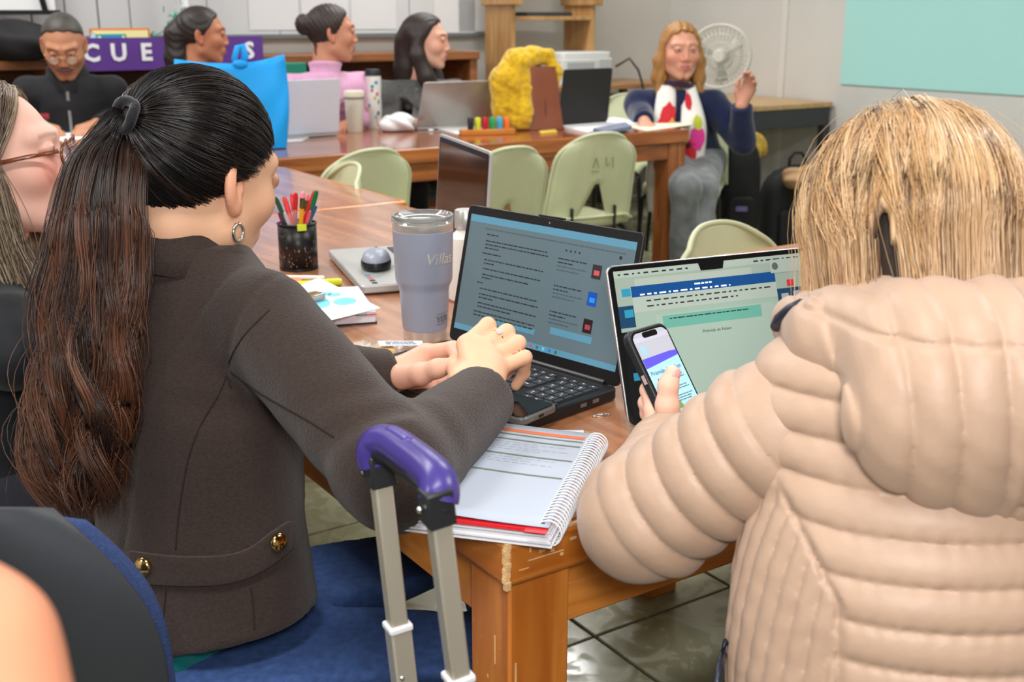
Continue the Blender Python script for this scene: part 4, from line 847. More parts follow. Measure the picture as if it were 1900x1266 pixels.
def lid_laptop(label, a, b, rz, w, h, tilt, mlid, mbase, depth=0.23, logo=None):
    t = thing('laptop', label, 'laptop', W(a, b, TZ), RZ + rz)       # local +Y towards the viewer of its back
    MB().rbox(w, depth, 0.012, 0.002, 0.017, TR((0, depth / 2, 0))).obj('base', mbase, t, 35, 0.002)
    M = TR((0, 0.0, 0.017)) @ Matrix.Rotation(math.pi / 2 + tilt, 4, 'X')
    MB().rbox(w, h, 0.012, -0.003, 0.003, M @ TR((0, h / 2, 0))).obj('lid', mlid, t, 35, 0.0015)
    MB().quad(-w / 2 + .01, .012, w / 2 - .01, h - .01, -0.0034, M).obj('display', scr_mat('far', (150, 170, 190), 0.4), t, 0)
    MB().rbox(w - .04, .1, .004, 0.0171, 0.0176, TR((0, .075, 0))).obj('keyboard', M_BLKP, t)
    return t
lid_laptop('white laptop lid seen from behind in front of the pink sweater woman', 1.995, 4.66, 0.05, 0.345, 0.235, 0.15, mat('white_lid', (208, 212, 222), 0.35), M_SILV)
lid_laptop('silver laptop lid seen from behind in front of the grey blazer woman', 2.74, 4.66, -0.10, 0.35, 0.225, 0.42, mat('silver_lid', (168, 166, 162), 0.3, metal=0.6, var=0.12, scale=4), M_SILV)
lid_laptop('black laptop lid seen from behind beside the brown handbag', 3.34, 4.42, 0.08, 0.31, 0.255, 0.10, mat('matte_black_lid', (32, 31, 31), 0.5), M_BLKP)
c_ = pt(659, 245, TZ); tc_ = thing('travel_cup', 'pale sage steel cup with dark band in front of the pink sweater', 'cup', (c_[0], c_[1], TZ), 0)
MB().lathe([(0.033, 0), (0.036, 0.004), (0.045, 0.155), (0.046, 0.160)], 32).obj('body', mat('sage_white', (216, 216, 200), 0.4), tc_)
MB().lathe([(0.0462, 0.158), (0.047, 0.163), (0.047, 0.180), (0.044, 0.186), (0, 0.187)], 32).obj('lid', mat('cream_lid', (226, 224, 204), 0.4), tc_)
MB().lathe([(0.0468, 0.150), (0.0470, 0.158)], 32, caps=False).obj('dark_band', mat('band_grey', (120, 118, 108), 0.5), tc_)
c_ = pt(695, 238, TZ); tc_ = thing('flask', 'tall white flask printed with coloured spots and black cap', 'flask', (c_[0], c_[1], TZ), 0)
MB().lathe([(0.036, 0), (0.038, 0.004), (0.038, 0.235), (0.036, 0.242)], 32).obj('body', mat('flask_white', (230, 228, 222), 0.35), tc_)
MB().lathe([(0.036, 0.241), (0.037, 0.244), (0.037, 0.262), (0.033, 0.272), (0, 0.273)], 32).obj('cap', mat('flask_cap', (44, 50, 52), 0.45), tc_)
r_ = random.Random(6)
for k, c in enumerate(((200, 50, 70), (60, 150, 190), (60, 150, 190), (90, 90, 96), (210, 90, 110), (220, 200, 110), (120, 170, 130), (60, 150, 190), (230, 180, 160), (200, 60, 80), (130, 180, 200), (200, 180, 110))):
    th = ca + r_.uniform(-1.1, 1.1); z = 0.02 + 0.21 * ((k * 5) % 12) / 12
    MB().ball((0, 0, 0), (0.0012, 0.006 + 0.004 * r_.random(), 0.007 + 0.005 * r_.random()), 10, 6, TR((0.038 * math.cos(th), 0.038 * math.sin(th), z), rz=th)).obj('printed_spot', mat('spot_%d' % (c[0] + c[1]), c, 0.5), tc_, 180)
def crumple(name, label, cat, loc, r, m, seed, amp=0.35, n=22):
    rg = np.random.default_rng(seed); ph = rg.uniform(0, 6.3, (6, 3)); fr = rg.uniform(2, 6, (6, 3)); b = MB().ball((0, 0, 0), 1.0, n * 2, n); V = []
    for p in b.v:
        p = np.array(p); d = sum(np.sin(fr[k] @ p + ph[k, 0]) for k in range(6)) / 6; q = p * np.array(r) * (1 + amp * d); q[2] = max(q[2] + r[2] * .8, 0.002); V.append(tuple(q))
    b.v = V; o = b.obj(name, m, None, 60); o.location = loc; return tag(o, label, cat)
c_ = pt(738, 244, TZ); crumple('tissue_pack', 'crumpled white plastic tissue pack on the long table', 'packet', (c_[0], c_[1], TZ + .0005), (0.085, 0.06, 0.045), mat('white_film', (232, 232, 234), 0.25), 3, 0.5)
c_ = pt(800, 244, TZ); crumple('paper_scrap', 'tiny white scrap of paper before the silver laptop lid', 'paper', (c_[0], c_[1], TZ + .0005), (0.014, 0.01, 0.006), M_WHT, 5, 0.3, 8)
def slab(name, label, cat, px, z0, th, m, group=None):
    ps = [pt(u, v, z0) for u, v in px]; c = sum(ps) / len(ps); poly = [(p[0] - c[0], p[1] - c[1]) for p in ps]
    if sum(poly[i][0] * poly[(i + 1) % len(poly)][1] - poly[(i + 1) % len(poly)][0] * poly[i][1] for i in range(len(poly))) < 0: poly.reverse()
    o = MB().prism(poly, 0, th).obj(name, m, None, 0); o.location = (c[0], c[1], z0 + .0003); return tag(o, label, cat, group)
slab('paper_sheet', 'white sheet lying right of the blue tote bag', 'paper', ((528, 256), (580, 252), (560, 262), (526, 264)), TZ, .001, M_WHT)
slab('paper_sheet', 'white papers under the pale sage cup', 'paper', ((620, 238), (700, 231), (730, 233), (640, 243)), TZ, .002, M_WHT)
slab('paper_sheet', 'white sheet left of the silver laptop lid', 'paper', ((735, 222), (780, 219), (790, 232), (740, 236)), TZ, .002, M_WHT)
slab('paper_sheet', 'white sheets under the silver laptop lid', 'paper', ((800, 237), (870, 233), (905, 241), (850, 250)), TZ, .003, M_WHT)
slab('paper_stack', 'stack of white papers beside the brown handbag', 'paper', ((1030, 236), (1140, 222), (1200, 230), (1090, 250)), TZ, .012, M_WHT)
slab('ring_notebook', 'blue-grey notebook lying on the white paper stack', 'notebook', ((1100, 244), (1160, 232), (1172, 240), (1120, 250)), TZ + .0125, .014, mat('slate_cover', (120, 128, 156), 0.5, var=0.2, scale=60))
slab('paper_sheet', 'cream sheet at the right end of the long table', 'paper', ((1165, 236), (1260, 222), (1286, 232), (1200, 244)), TZ, .003, mat('cream_paper', (236, 230, 204), 0.7))
slab('sticky_block', 'yellow sticky note block before the brown handbag', 'notes', ((1000, 246), (1030, 243), (1034, 247), (1004, 250)), TZ, .008, mat('sticky_yellow', (222, 190, 80), 0.6))
slab('paper_sheet', 'white sheet under the writing man\'s hand', 'paper', ((60, 250), (150, 240), (170, 256), (70, 268)), TZ, .001, M_WHT)
# marker rack
rL, rR = pt(856, 252, TZ), pt(956, 249, TZ); rd = rR - rL; rk = thing('marker_rack', 'varnished wooden marker rack on the long table', 'rack', rL, math.atan2(rd[1], rd[0])); rl = np.linalg.norm(rd)
MB().box((rl / 2, 0.02, 0.012), (rl, 0.05, 0.024)).obj('rack_body', wood('rack_wood', (190, 110, 30), (222, 146, 56), 0, 0.3, 0.3, 0.1), rk, 35, 0.003)
for k, (c, nm) in enumerate((((40, 38, 38), 'black'), ((214, 222, 50), 'yellow'), ((190, 30, 50), 'red'), ((40, 168, 90), 'green'), ((70, 176, 224), 'light blue'), ((244, 124, 50), 'orange'))):
    t = thing('marker', 'stubby %s marker standing in the wooden rack' % nm, 'marker', rL + rd / rl * (0.045 + 0.0335 * k) + np.array([-math.sin(0.3) * .01, .018, 0.0243]), 0, 'markers in the wooden rack')
    MB().lathe([(0.0125, 0), (0.013, 0.003), (0.013, 0.022)], 20).obj('barrel', mat('mk_%d' % k, c, 0.35), t)
    MB().lathe([(0.0138, 0.022), (0.0138, 0.046), (0.011, 0.052), (0, 0.053)], 20).obj('cap', mat('mk_%d' % k, c, 0.35), t)
# brown handbag with zip
hb = pt(1004, 241, TZ); hbt = thing('handbag', 'upright brown leather handbag on the long table', 'bag', (hb[0], hb[1] + .04, TZ), 0.15)
M_LTH = mat('brown_leather', (132, 74, 50), 0.4, var=0.08, scale=12, bump=0.1, bscale=80)
G = []
for j in range(12):
    f = j / 11; w = 0.21 * (1 - 0.36 * f); d = 0.13 * (1 - .5 * f); r = []
    for i in range(33):
        th = 2 * math.pi * i / 32; cx, sy = math.cos(th), math.sin(th)
        r.append((math.copysign(abs(cx) ** .55, cx) * w / 2, math.copysign(abs(sy) ** .55, sy) * d / 2 + .004 * math.sin(f * 5), 0.002 + 0.285 * f))
    G.append(r)
b = MB().grid(G); b.f.append(tuple(range(31, -1, -1))); b.f.append(tuple(range(11 * 33, 11 * 33 + 32))); b.obj('body', M_LTH, hbt, 50)
MB().tube([(0.012, -0.0565 + .029 * f, 0.01 + .275 * f) for f in (0, .2, .4, .6, .8, 1)], 0.004, 8).obj('zip', mat('zip_dark', (70, 58, 56), 0.4, metal=0.4), hbt)
MB().tube([(-0.04, 0, 0.28), (-0.035, 0, 0.33), (0.0, 0, 0.345), (0.035, 0, 0.33), (0.04, 0, 0.28)], 0.006, 8).obj('handle', M_LTH, hbt, 180)
# card box behind the silver laptop
q = W(3.02, 4.90, TZ); cbx = MB().box((0, 0, 0.095), (0.09, 0.04, 0.19)).obj('carton', mat('white_carton', (226, 228, 234), 0.5), None, 35, 0.002); cbx.location = q; cbx.rotation_euler = (0, 0, RZ - .2); tag(cbx, 'small white printed carton behind the silver laptop lid', 'box')
MB().box((0.015, -0.0206, 0.16), (0.035, 0.001, 0.02)).obj('blue_print', mat('carton_blue', (90, 176, 214), 0.5), cbx, 0)
# ================================================================== bags on the floor and on the cabinet
M_BF = mat('black_nylon', (20, 20, 22), 0.7, var=0.15, scale=8, bump=0.25, bscale=90)
def backpack(label, loc, rz, w, d, h, m=M_BF, tagc=None):
    t = thing('backpack', label, 'bag', loc, rz); G = []
    for j in range(14):
        f = j / 13; k = math.sqrt(max(0.02, 1 - max(0, (f - .62) / .38) ** 2.4)); r = []
        for i in range(33):
            th = 2 * math.pi * i / 32; cx, sy = math.cos(th), math.sin(th)
            r.append((math.copysign(abs(cx) ** .5, cx) * w / 2 * k * (1 + .05 * math.sin(3 * f)), math.copysign(abs(sy) ** .6, sy) * d / 2 * k * (1.05 - .2 * f) + .012 * math.sin(4 * f), 0.003 + h * f))
        G.append(r)
    b = MB().grid(G); b.f.append(tuple(range(31, -1, -1))); b.f.append(tuple(range(13 * 33, 13 * 33 + 32))); b.obj('body', m, t, 60)
    MB().rbox(w * .7, h * .42, 0.03, 0, 0.05, TR((0, -d / 2 * 0.98 + .01, h * .30), rx=math.pi / 2)).obj('front_pocket', m, t, 40, .012, 3)
    MB().tube([(-.045, 0, h * .96), (-.045, 0, h * 1.07), (-.02, 0, h * 1.14), (.02, 0, h * 1.14), (.045, 0, h * 1.07), (.045, 0, h * .96)], .009, 8).obj('top_handle', m, t, 180)
    for s in (-1, 1): MB().tube([(s * w * .25, d * .42, h * .9), (s * w * .3, d * .62, h * .6), (s * w * .32, d * .45, h * .12)], .014, 8, flat=.5).obj('strap', m, t, 180)
    if tagc: MB().box((0, -d / 2 - .048, h * .42), (.06, .004, .026)).obj('label_patch', mat('patch_lilac', (120, 112, 170), 0.6), t)
    return t
q = pt(1478, 470, 0); backpack('black backpack with carry loop standing by the right wall', (q[0], q[1] + .12, 0), 0.1, 0.36, 0.22, 0.47)
q2 = pt(1376, 480, 0); backpack('black backpack with lilac patch leaning beside the scarf woman\'s chair', (q2[0] - .01, q2[1] + .10, 0), -0.1, 0.20, 0.20, 0.66, tagc=1)
crumple('fur_trim', 'yellow fuzzy fur trim draped over the black backpack beside the scarf woman', 'clothing', pd(1396, 292, 6.05), (0.065, 0.05, 0.07), mat('yellow_fur', (206, 172, 76), 0.9, var=0.3, scale=60, bump=0.6, bscale=120), 9, 0.5)
crumple('tan_coat', 'tan coat heaped over the backpack by the right wall', 'clothing', pd(1500, 352, 6.05), (0.14, 0.10, 0.07), mat('tan_cloth', (190, 152, 112), 0.8, bump=0.2, bscale=60), 11, 0.35)
q = W(2.05, 4.3, 0); backpack('dark maroon bag standing under the long table', (q[0], q[1], 0), RZ, 0.34, 0.2, 0.47, mat('maroon_cloth', (62, 16, 34), 0.8))
ct = thing('wooden_crate', 'low ochre wooden crate under the long table', 'crate', W(2.45, 4.35, 0), RZ)
for z in (0.09, 0.21, 0.33): MB().box((0, -.15, z), (0.34, 0.014, 0.09)).obj('slat', wood('crate_wood', (176, 116, 40), (206, 146, 66), 0, .5, 0, .1), ct, 35, .002)
for x in (-.163, .163): MB().box((x, 0, .21), (.014, .3, .34)).obj('end_panel', MATS['crate_wood'], ct, 35, .002)
MB().box((0, .15, .21), (.34, .014, .34)).obj('back_panel', MATS['crate_wood'], ct, 35, .002); MB().box((0, 0, .03), (.31, .28, .014)).obj('bottom', MATS['crate_wood'], ct)
# dark bag and easel at far left on the cabinet
qq = wall_b(28, 80, 6.0); crumple('dark_bag', 'slumped black bag on the cabinet left of the man', 'bag', (qq[0], qq[1], zc + .003), (0.26, 0.12, 0.10), M_BF, 21, 0.3)
el = thing('easel', 'black framed white easel board above the black bag', 'easel', W(wall_b(25, 20, 6.2) @ AX, 6.2, zc + .003), RZ)
ez = wall_b(30, 24, 6.2)[2] - zc
MB().box((0, 0.012, ez + .2), (.40, .006, .42)).obj('board', mat('easel_white', (236, 236, 236), .5), el)
MB().box((0, 0, ez), (.44, .02, .022)).obj('tray_bar', M_BLK, el, 35, .003)
for s in (-1, 1):
    MB().tube([(s * .15, 0, ez), (s * .06, 0, ez + .5)], .018, 8, flat=.5).obj('frame_bar', M_BLK, el); MB().tube([(s * .2, 0, 0), (s * .2, 0, ez + .01)], .012, 8).obj('leg', M_BLK, el)
# ================================================================== office chair in the left foreground
oc = thing('office_chair', 'black office chair with blue cushion behind the brown coat woman', 'chair', (0, 0, 0), 0)
ocq = pd(-168, 1225, 1.0); orz = RZ - math.pi / 2 + 1.08; oc.location = (ocq[0], ocq[1], 0); oc.rotation_euler = (0, 0, orz)
zb0, zb1, bw = 0.50, 0.895, 0.215
def obk(x, f, off):
    k = (1 - max(0, (f - .45) / .55) ** 2.6 * .42); kk = 1 - max(0, (.25 - f) / .25) ** 2 * .25
    return (x * bw * k * kk, off - 0.05 * f + 0.05 * abs(x) ** 2, zb0 + (zb1 - zb0) * (f - 0.10 * abs(x) ** 3 * max(0, (f - .5) / .5)))
def opad(off, th, s=1.0, top=.96):
    G = [[obk((-1 + 2 * i / 20) * s, 0.02 + top * j / 18, off) for i in range(21)] for j in range(19)]
    return MB().grid(G)
opad(-0.012, 0, 1.0).obj('back_shell', mat('charcoal_shell', (54, 57, 62), 0.42, bump=0.06, bscale=500), oc, 180, solid=0.035, bev=0.012, seg=4)
opad(0.017, 0, 1.0, .90).obj('back_cushion', mat('navy_weave', (44, 62, 104), 0.85, var=0.25, scale=400, bump=0.3, bscale=500), oc, 180, solid=0.026, bev=0.010, seg=4)
G = [[obk((-1 + 2 * i / 16) * .66, 0.06 + .70 * j / 14, -0.036) for i in range(17)] for j in range(15)]
MB().grid(G).obj('back_panel', mat('black_panel', (28, 30, 33), 0.5), oc, 180, solid=0.012, bev=0.004)
MB().rbox(0.48, 0.46, 0.09, 0.40, 0.45, TR((0.13, 0.31, 0))).obj('seat', MATS['navy_weave'], oc, 40, 0.025, 4)
MB().tube([(0, -0.045, 0.72), (0, -0.07, 0.55), (0, -0.03, 0.40), (0.05, 0.15, 0.39)], 0.025, 10, flat=.5).obj('back_support', M_BLKP, oc, 180)
MB().lathe([(0.03, 0.10), (0.03, 0.30), (0.02, 0.30), (0.02, 0.40)], 20, TR((0.08, .26, 0))).obj('gas_column', M_BLKP, oc)
for k in range(5):
    a = k * 2 * math.pi / 5 + .3; MB().tube([(.08, .26, .11), (.08 + .27 * math.cos(a), .26 + .27 * math.sin(a), .075)], [.028, .016], 10).obj('base_leg', M_BLKP, oc)
    MB().ball((.08 + .27 * math.cos(a), .26 + .27 * math.sin(a), .03), (.03, .03, .03), 14, 8).obj('castor', M_BLKP, oc)
# ================================================================== people: distance-field surfaces
def mesh_np(name, V, F, m=None, parent=None, col=None, smooth=180, origin=None):
    V = np.asarray(V, np.float32)
    if origin is not None: V = V - np.asarray(origin, np.float32)
    F = np.asarray(F, np.int32); k = F.shape[1]
    me = bpy.data.meshes.new(name); me.vertices.add(len(V)); me.vertices.foreach_set('co', V.ravel())
    me.loops.add(F.size); me.loops.foreach_set('vertex_index', F.ravel())
    me.polygons.add(len(F)); me.polygons.foreach_set('loop_start', np.arange(0, F.size, k, dtype=np.int32))
    try: me.polygons.foreach_set('loop_total', np.full(len(F), k, np.int32))
    except Exception: pass
    me.update(calc_edges=True)
    if col is not None:
        at = me.color_attributes.new('Col', 'FLOAT_COLOR', 'POINT'); c = np.ones((len(V), 4), np.float32); c[:, :3] = col; at.data.foreach_set('color', c.ravel())
    me.validate()
    return link_mesh(name, me, m, parent, smooth)
def surfnet(fn, lo, hi, h, bound=1.7):
    lo, hi = np.array(lo, np.float32), np.array(hi, np.float32); nb = np.ceil((hi - lo) / (4 * h)).astype(int) + 1; N = nb * 4
    g = np.stack(np.meshgrid(*[np.arange(n) for n in nb], indexing='ij'), -1).reshape(-1, 3)
    C = lo + (g * 4 + 1.5) * h; Dc = fn(C.astype(np.float32)); act = np.abs(Dc) < 4 * h * 0.9 * bound
    D = np.repeat(np.repeat(np.repeat(Dc.reshape(nb), 4, 0), 4, 1), 4, 2).astype(np.float32)
    ga = g[act]; off = np.stack(np.meshgrid(*[np.arange(4)] * 3, indexing='ij'), -1).reshape(-1, 3)
    I = (ga[:, None, :] * 4 + off[None]).reshape(-1, 3); Q = (lo + I * h).astype(np.float32); vals = np.empty(len(Q), np.float32)
    for s in range(0, len(Q), 200000): vals[s:s + 200000] = fn(Q[s:s + 200000])
    D[I[:, 0], I[:, 1], I[:, 2]] = vals
    S = D < 0; cnt = np.zeros(N - 1, np.int8)
    for i in (0, 1):
        for j in (0, 1):
            for k in (0, 1): cnt += S[i:N[0] - 1 + i, j:N[1] - 1 + j, k:N[2] - 1 + k]
    A = np.argwhere((cnt > 0) & (cnt < 8)); ids = np.full(N - 1, -1, np.int32); ids[A[:, 0], A[:, 1], A[:, 2]] = np.arange(len(A))
    acc = np.zeros((len(A), 3), np.float32); n = np.zeros(len(A), np.float32)
    cs = [np.array(c) for c in ((0, 0, 0), (1, 0, 0), (0, 1, 0), (1, 1, 0), (0, 0, 1), (1, 0, 1), (0, 1, 1), (1, 1, 1))]
    dv = [D[A[:, 0] + c[0], A[:, 1] + c[1], A[:, 2] + c[2]] for c in cs]
    for a, b in ((0, 1), (2, 3), (4, 5), (6, 7), (0, 2), (1, 3), (4, 6), (5, 7), (0, 4), (1, 5), (2, 6), (3, 7)):
        m = (dv[a] < 0) != (dv[b] < 0); t = np.where(m, dv[a] / np.where(m, dv[a] - dv[b], 1), 0)[:, None]
        acc += np.where(m[:, None], cs[a] + (cs[b] - cs[a]) * t, 0); n += m
    V = lo + (A + acc / n[:, None]) * h; F = []
    for ax in range(3):
        o = [(1, 2), (2, 0), (0, 1)][ax]; s0 = [slice(None)] * 3; s1 = [slice(None)] * 3; s0[ax] = slice(0, -1); s1[ax] = slice(1, None)
        e = S[tuple(s0)] != S[tuple(s1)]; E = np.argwhere(e)
        E = E[(E[:, o[0]] > 0) & (E[:, o[1]] > 0) & (E[:, o[0]] < N[o[0]] - 1) & (E[:, o[1]] < N[o[1]] - 1)]
        d1 = np.zeros(3, int); d1[o[0]] = 1; d2 = np.zeros(3, int); d2[o[1]] = 1
        q = [ids[tuple((E - x).T)] for x in (d1 + d2, d2, 0 * d1, d1)]
        f = np.stack(q, 1); sg = S[tuple(E.T)]; f = np.where(sg[:, None], f, f[:, ::-1]); F.append(f[(f >= 0).all(1)])
    return V.astype(np.float32), np.concatenate(F)
def smin(a, b, k):
    h = np.clip(0.5 + 0.5 * (b - a) / k, 0, 1); return b + (a - b) * h - k * h * (1 - h)
def smax(a, b, k): return -smin(-a, -b, k)
def cap(P, a, b, ra, rb=None):
    rb = ra if rb is None else rb; a = np.asarray(a, np.float32); b = np.asarray(b, np.float32); ab = b - a
    t = np.clip((P - a) @ ab / max(float(ab @ ab), 1e-12), 0, 1); d = P - a - t[:, None] * ab
    return np.sqrt((d * d).sum(1)) - (ra + (rb - ra) * t)
def ell(P, c, r, R=None):
    q = P - np.asarray(c, np.float32)
    if R is not None: q = q @ R
    r = np.asarray(r, np.float32); k0 = np.sqrt(((q / r) ** 2).sum(1)); k1 = np.sqrt(((q / (r * r)) ** 2).sum(1)); return k0 * (k0 - 1) / np.maximum(k1, 1e-6)
def ecap(P, a, b, ra, rb, n, ratio):                 # capsule flattened along the direction n
    a = np.asarray(a, np.float32); b = np.asarray(b, np.float32); n = np.asarray(n, np.float32); f = 1.0 / ratio - 1
    Q = P + ((P - a) @ n)[:, None] * n * f; b2 = b + float((b - a) @ n) * n * f
    return cap(Q, a, b2, ra, rb) * (0.5 + 0.5 * ratio)
def chain(P, pts, rs, k=0.012):
    d = None
    for i in range(len(pts) - 1):
        c = cap(P, pts[i], pts[i + 1], rs[i], rs[i + 1]); d = c if d is None else smin(d, c, k)
    return d
def arc_param(P, pts):                                # running length of the nearest point on a polyline
    best = None; L0 = 0
    for i in range(len(pts) - 1):
        a = np.asarray(pts[i], np.float32); b = np.asarray(pts[i + 1], np.float32); ab = b - a; l = float(np.linalg.norm(ab))
        t = np.clip((P - a) @ ab / (l * l), 0, 1); d = ((P - a - t[:, None] * ab) ** 2).sum(1); s = L0 + t * l
        if best is None: best, out = d, s
        else: m = d < best; best = np.where(m, d, best); out = np.where(m, s, out)
        L0 += l
    return out
def wnoise(P, f, seed):                               # smooth pseudo noise in -1..1
    r = np.random.default_rng(seed); o = 0
    for k in range(5):
        w = r.normal(size=3) * f * (0.7 + 0.25 * k); o = o + np.sin(P @ w.astype(np.float32) + r.uniform(0, 6.3)) / (1 + 0.4 * k)
    return o / 3.0
def rot_head(yaw, pitch=0.0, roll=0.0):               # columns: right, forward, up; yaw from +Y towards +X, pitch down
    return np.array((Matrix.Rotation(-yaw, 3, 'Z') @ Matrix.Rotation(-pitch, 3, 'X') @ Matrix.Rotation(roll, 3, 'Y')), np.float32)
# ---------------------------------------------------------------- the head
def head_sdf(Q, neck=None, wide=1.0, jaw=1.0, ears=True, male=0.0):
    Q = Q / np.array([wide, 1, 1], np.float32); X = np.abs(Q[:, 0]); M = np.stack([X, Q[:, 1], Q[:, 2]], 1)
    d = ell(Q, (0, -.014, .030), (.0745, .096, .087))
    d = smin(d, ell(Q, (0, .022, -.020), (.062, .070, .083)), .03)
    d = smin(d, cap(M, (.046 * jaw, .004, -.062), (.014 * jaw, .066, -.100), .024, .017 + .003 * male), .035)
    d = smin(d, ell(M, (.040, .052, -.022), (.026, .028, .024)), .025)            # cheek
    d = smin(d, cap(M, (.046, .066, .032), (.012, .086, .030), .010, .010 + .002 * male), .018)   # brow
    d = smax(d, -ell(M, (.031, .104, .009), (.017, .017, .011)), .012)            # socket
    nz = cap(Q, (0, .084, .018), (0, .1015, -.027), .0075, .0105); nz = smin(nz, ell(M, (.0115, .094, -.032), (.0085, .0115, .0075)), .007)
    d = smin(d, nz, .012)
    d = smin(d, ell(Q, (0, .080, -.062), (.028, .016, .020)), .016)               # muzzle
    d = smin(d, cap(M, (0, .0945, -.0575), (.019, .083, -.0605), .0058, .003), .006)
    d = smin(d, cap(M, (0, .0930, -.0690), (.017, .082, -.0650), .0066, .003), .006)
    d = smax(d, -cap(M, (0, .1005, -.0632), (.021, .088, -.0622), .0016, .001), .003)
    d = smin(d, ell(M, (.031, .083, .010), (.0150, .0130, .0125)), .004)           # closed lid volume
    d = smax(d, -ell(M, (.0315, .098, .0085), (.0130, .0080, .0066)), .002)       # opening
    if ears:
        c, s = math.cos(.35), math.sin(.35); E = np.stack([M[:, 0], M[:, 1], M[:, 2]], 1)
        q = E - np.array([.0765, -.012, -.006], np.float32); t = .18
        y2 = q[:, 1] * math.cos(t) + q[:, 2] * math.sin(t); z2 = -q[:, 1] * math.sin(t) + q[:, 2] * math.cos(t); x2 = q[:, 0] * math.cos(.45) + y2 * math.sin(.45); y3 = -q[:, 0] * math.sin(.45) + y2 * math.cos(.45)
        L = np.stack([x2, y3, z2], 1)
        e = ell(L, (0, -.002, .002), (.0085, .0185, .0315)); e = smin(e, ell(L, (0, .004, -.026), (.0065, .009, .010)), .01)
        e = smax(e, -ell(L, (.0085, .002, .006), (.007, .0105, .0205)), .004); e = smin(e, ell(L, (.003, .010, -.004), (.004, .004, .007)), .004)
        d = smin(d, e, .006)
    return d
def skin_col(Q, base, lips, brow, male=0.0, blush=0.12, browt=1.0):
    b = np.array(lin(base)[:3]); C = np.tile(b, (len(Q), 1)); X = np.abs(Q[:, 0])
    def mix(w, c): nonlocal C; w = np.clip(w, 0, 1)[:, None]; C = C * (1 - w) + np.array(lin(c)[:3]) * w
    red = (min(255, base[0] + 8), int(base[1] * .80), int(base[2] * .78))
    mix(blush * 2.2 * np.exp(-((X - .042) / .022) ** 2 - ((Q[:, 2] + .022) / .024) ** 2) * (Q[:, 1] > .03), red)
    mix(.45 * np.exp(-((X) / .014) ** 2 - ((Q[:, 2] + .026) / .016) ** 2) * (Q[:, 1] > .09), red)
    mix(.35 * (X > .072) * (np.abs(Q[:, 2] + .005) < .04), red)
    w = (1.15 - np.sqrt((X / .023) ** 2 + ((Q[:, 2] + .0632 + .002 * 0) / .0118) ** 2)) * 4; mix(w * (Q[:, 1] > .078), lips)
    mix(np.clip(1.2 - np.abs(Q[:, 2] - (.0335 - ((X - .03) / .03) ** 2 * .006)) / .0042, 0, 1) * browt * (X > .010) * (X < .049) * (Q[:, 1] > .05), brow)
    mix(.55 * np.exp(-(np.sqrt(((X - .0315) / .015) ** 2 + ((Q[:, 2] - .0092) / .0065) ** 2) - 1) ** 2 / .05) * (Q[:, 1] > .07), (int(base[0] * .55), int(base[1] * .42), int(base[2] * .4)))
    if male: mix(.32 * male * (1 / (1 + np.exp((Q[:, 2] + .035) / .008))) * (Q[:, 1] > .0) * (Q[:, 2] > -.125), (int(base[0] * .62), int(base[1] * .6), int(base[2] * .62)))
    return C
M_SKIN = mat('skin', (220, 170, 140), 0.5, attr='Col', sss=0.06, bump=0.05, bscale=350, spec=0.35)
def cloth(name, rgb, rough=0.9, var=0.08, scale=30, bump=0.25, bscale=220, sheen=0.3): return mat(name, rgb, rough, var=var, scale=scale, bump=bump, bscale=bscale, sheen=sheen, spec=0.2)
def eyeballs(root, HM, hc, s, O, iris=(50, 34, 24)):
    for sx in (-1, 1):
        c = np.array([sx * .0312, .0802, .0088]); b = MB().ball((0, 0, 0), .0128, 20, 14); V = np.array(b.v)
        a = np.hypot(V[:, 0], V[:, 2]); f = V[:, 1] > 0; col = np.tile(np.array(lin((226, 218, 212))[:3]), (len(V), 1))
        col[f & (a < .0064)] = lin(iris)[:3]; col[f & (a < .003)] = lin((8, 8, 8))[:3]
        W_ = ((V + c) * s) @ HM.T + hc
        o = MB(); o.v = [tuple(p - O) for p in W_]; o.f = b.f; ob = o.obj('eye', mat('eyeball', (255, 255, 255), 0.15, attr='Col'), root, 180)
        at = ob.data.color_attributes.new('Col', 'FLOAT_COLOR', 'POINT'); c4 = np.ones((len(V), 4), np.float32); c4[:, :3] = col; at.data.foreach_set('color', c4.ravel())
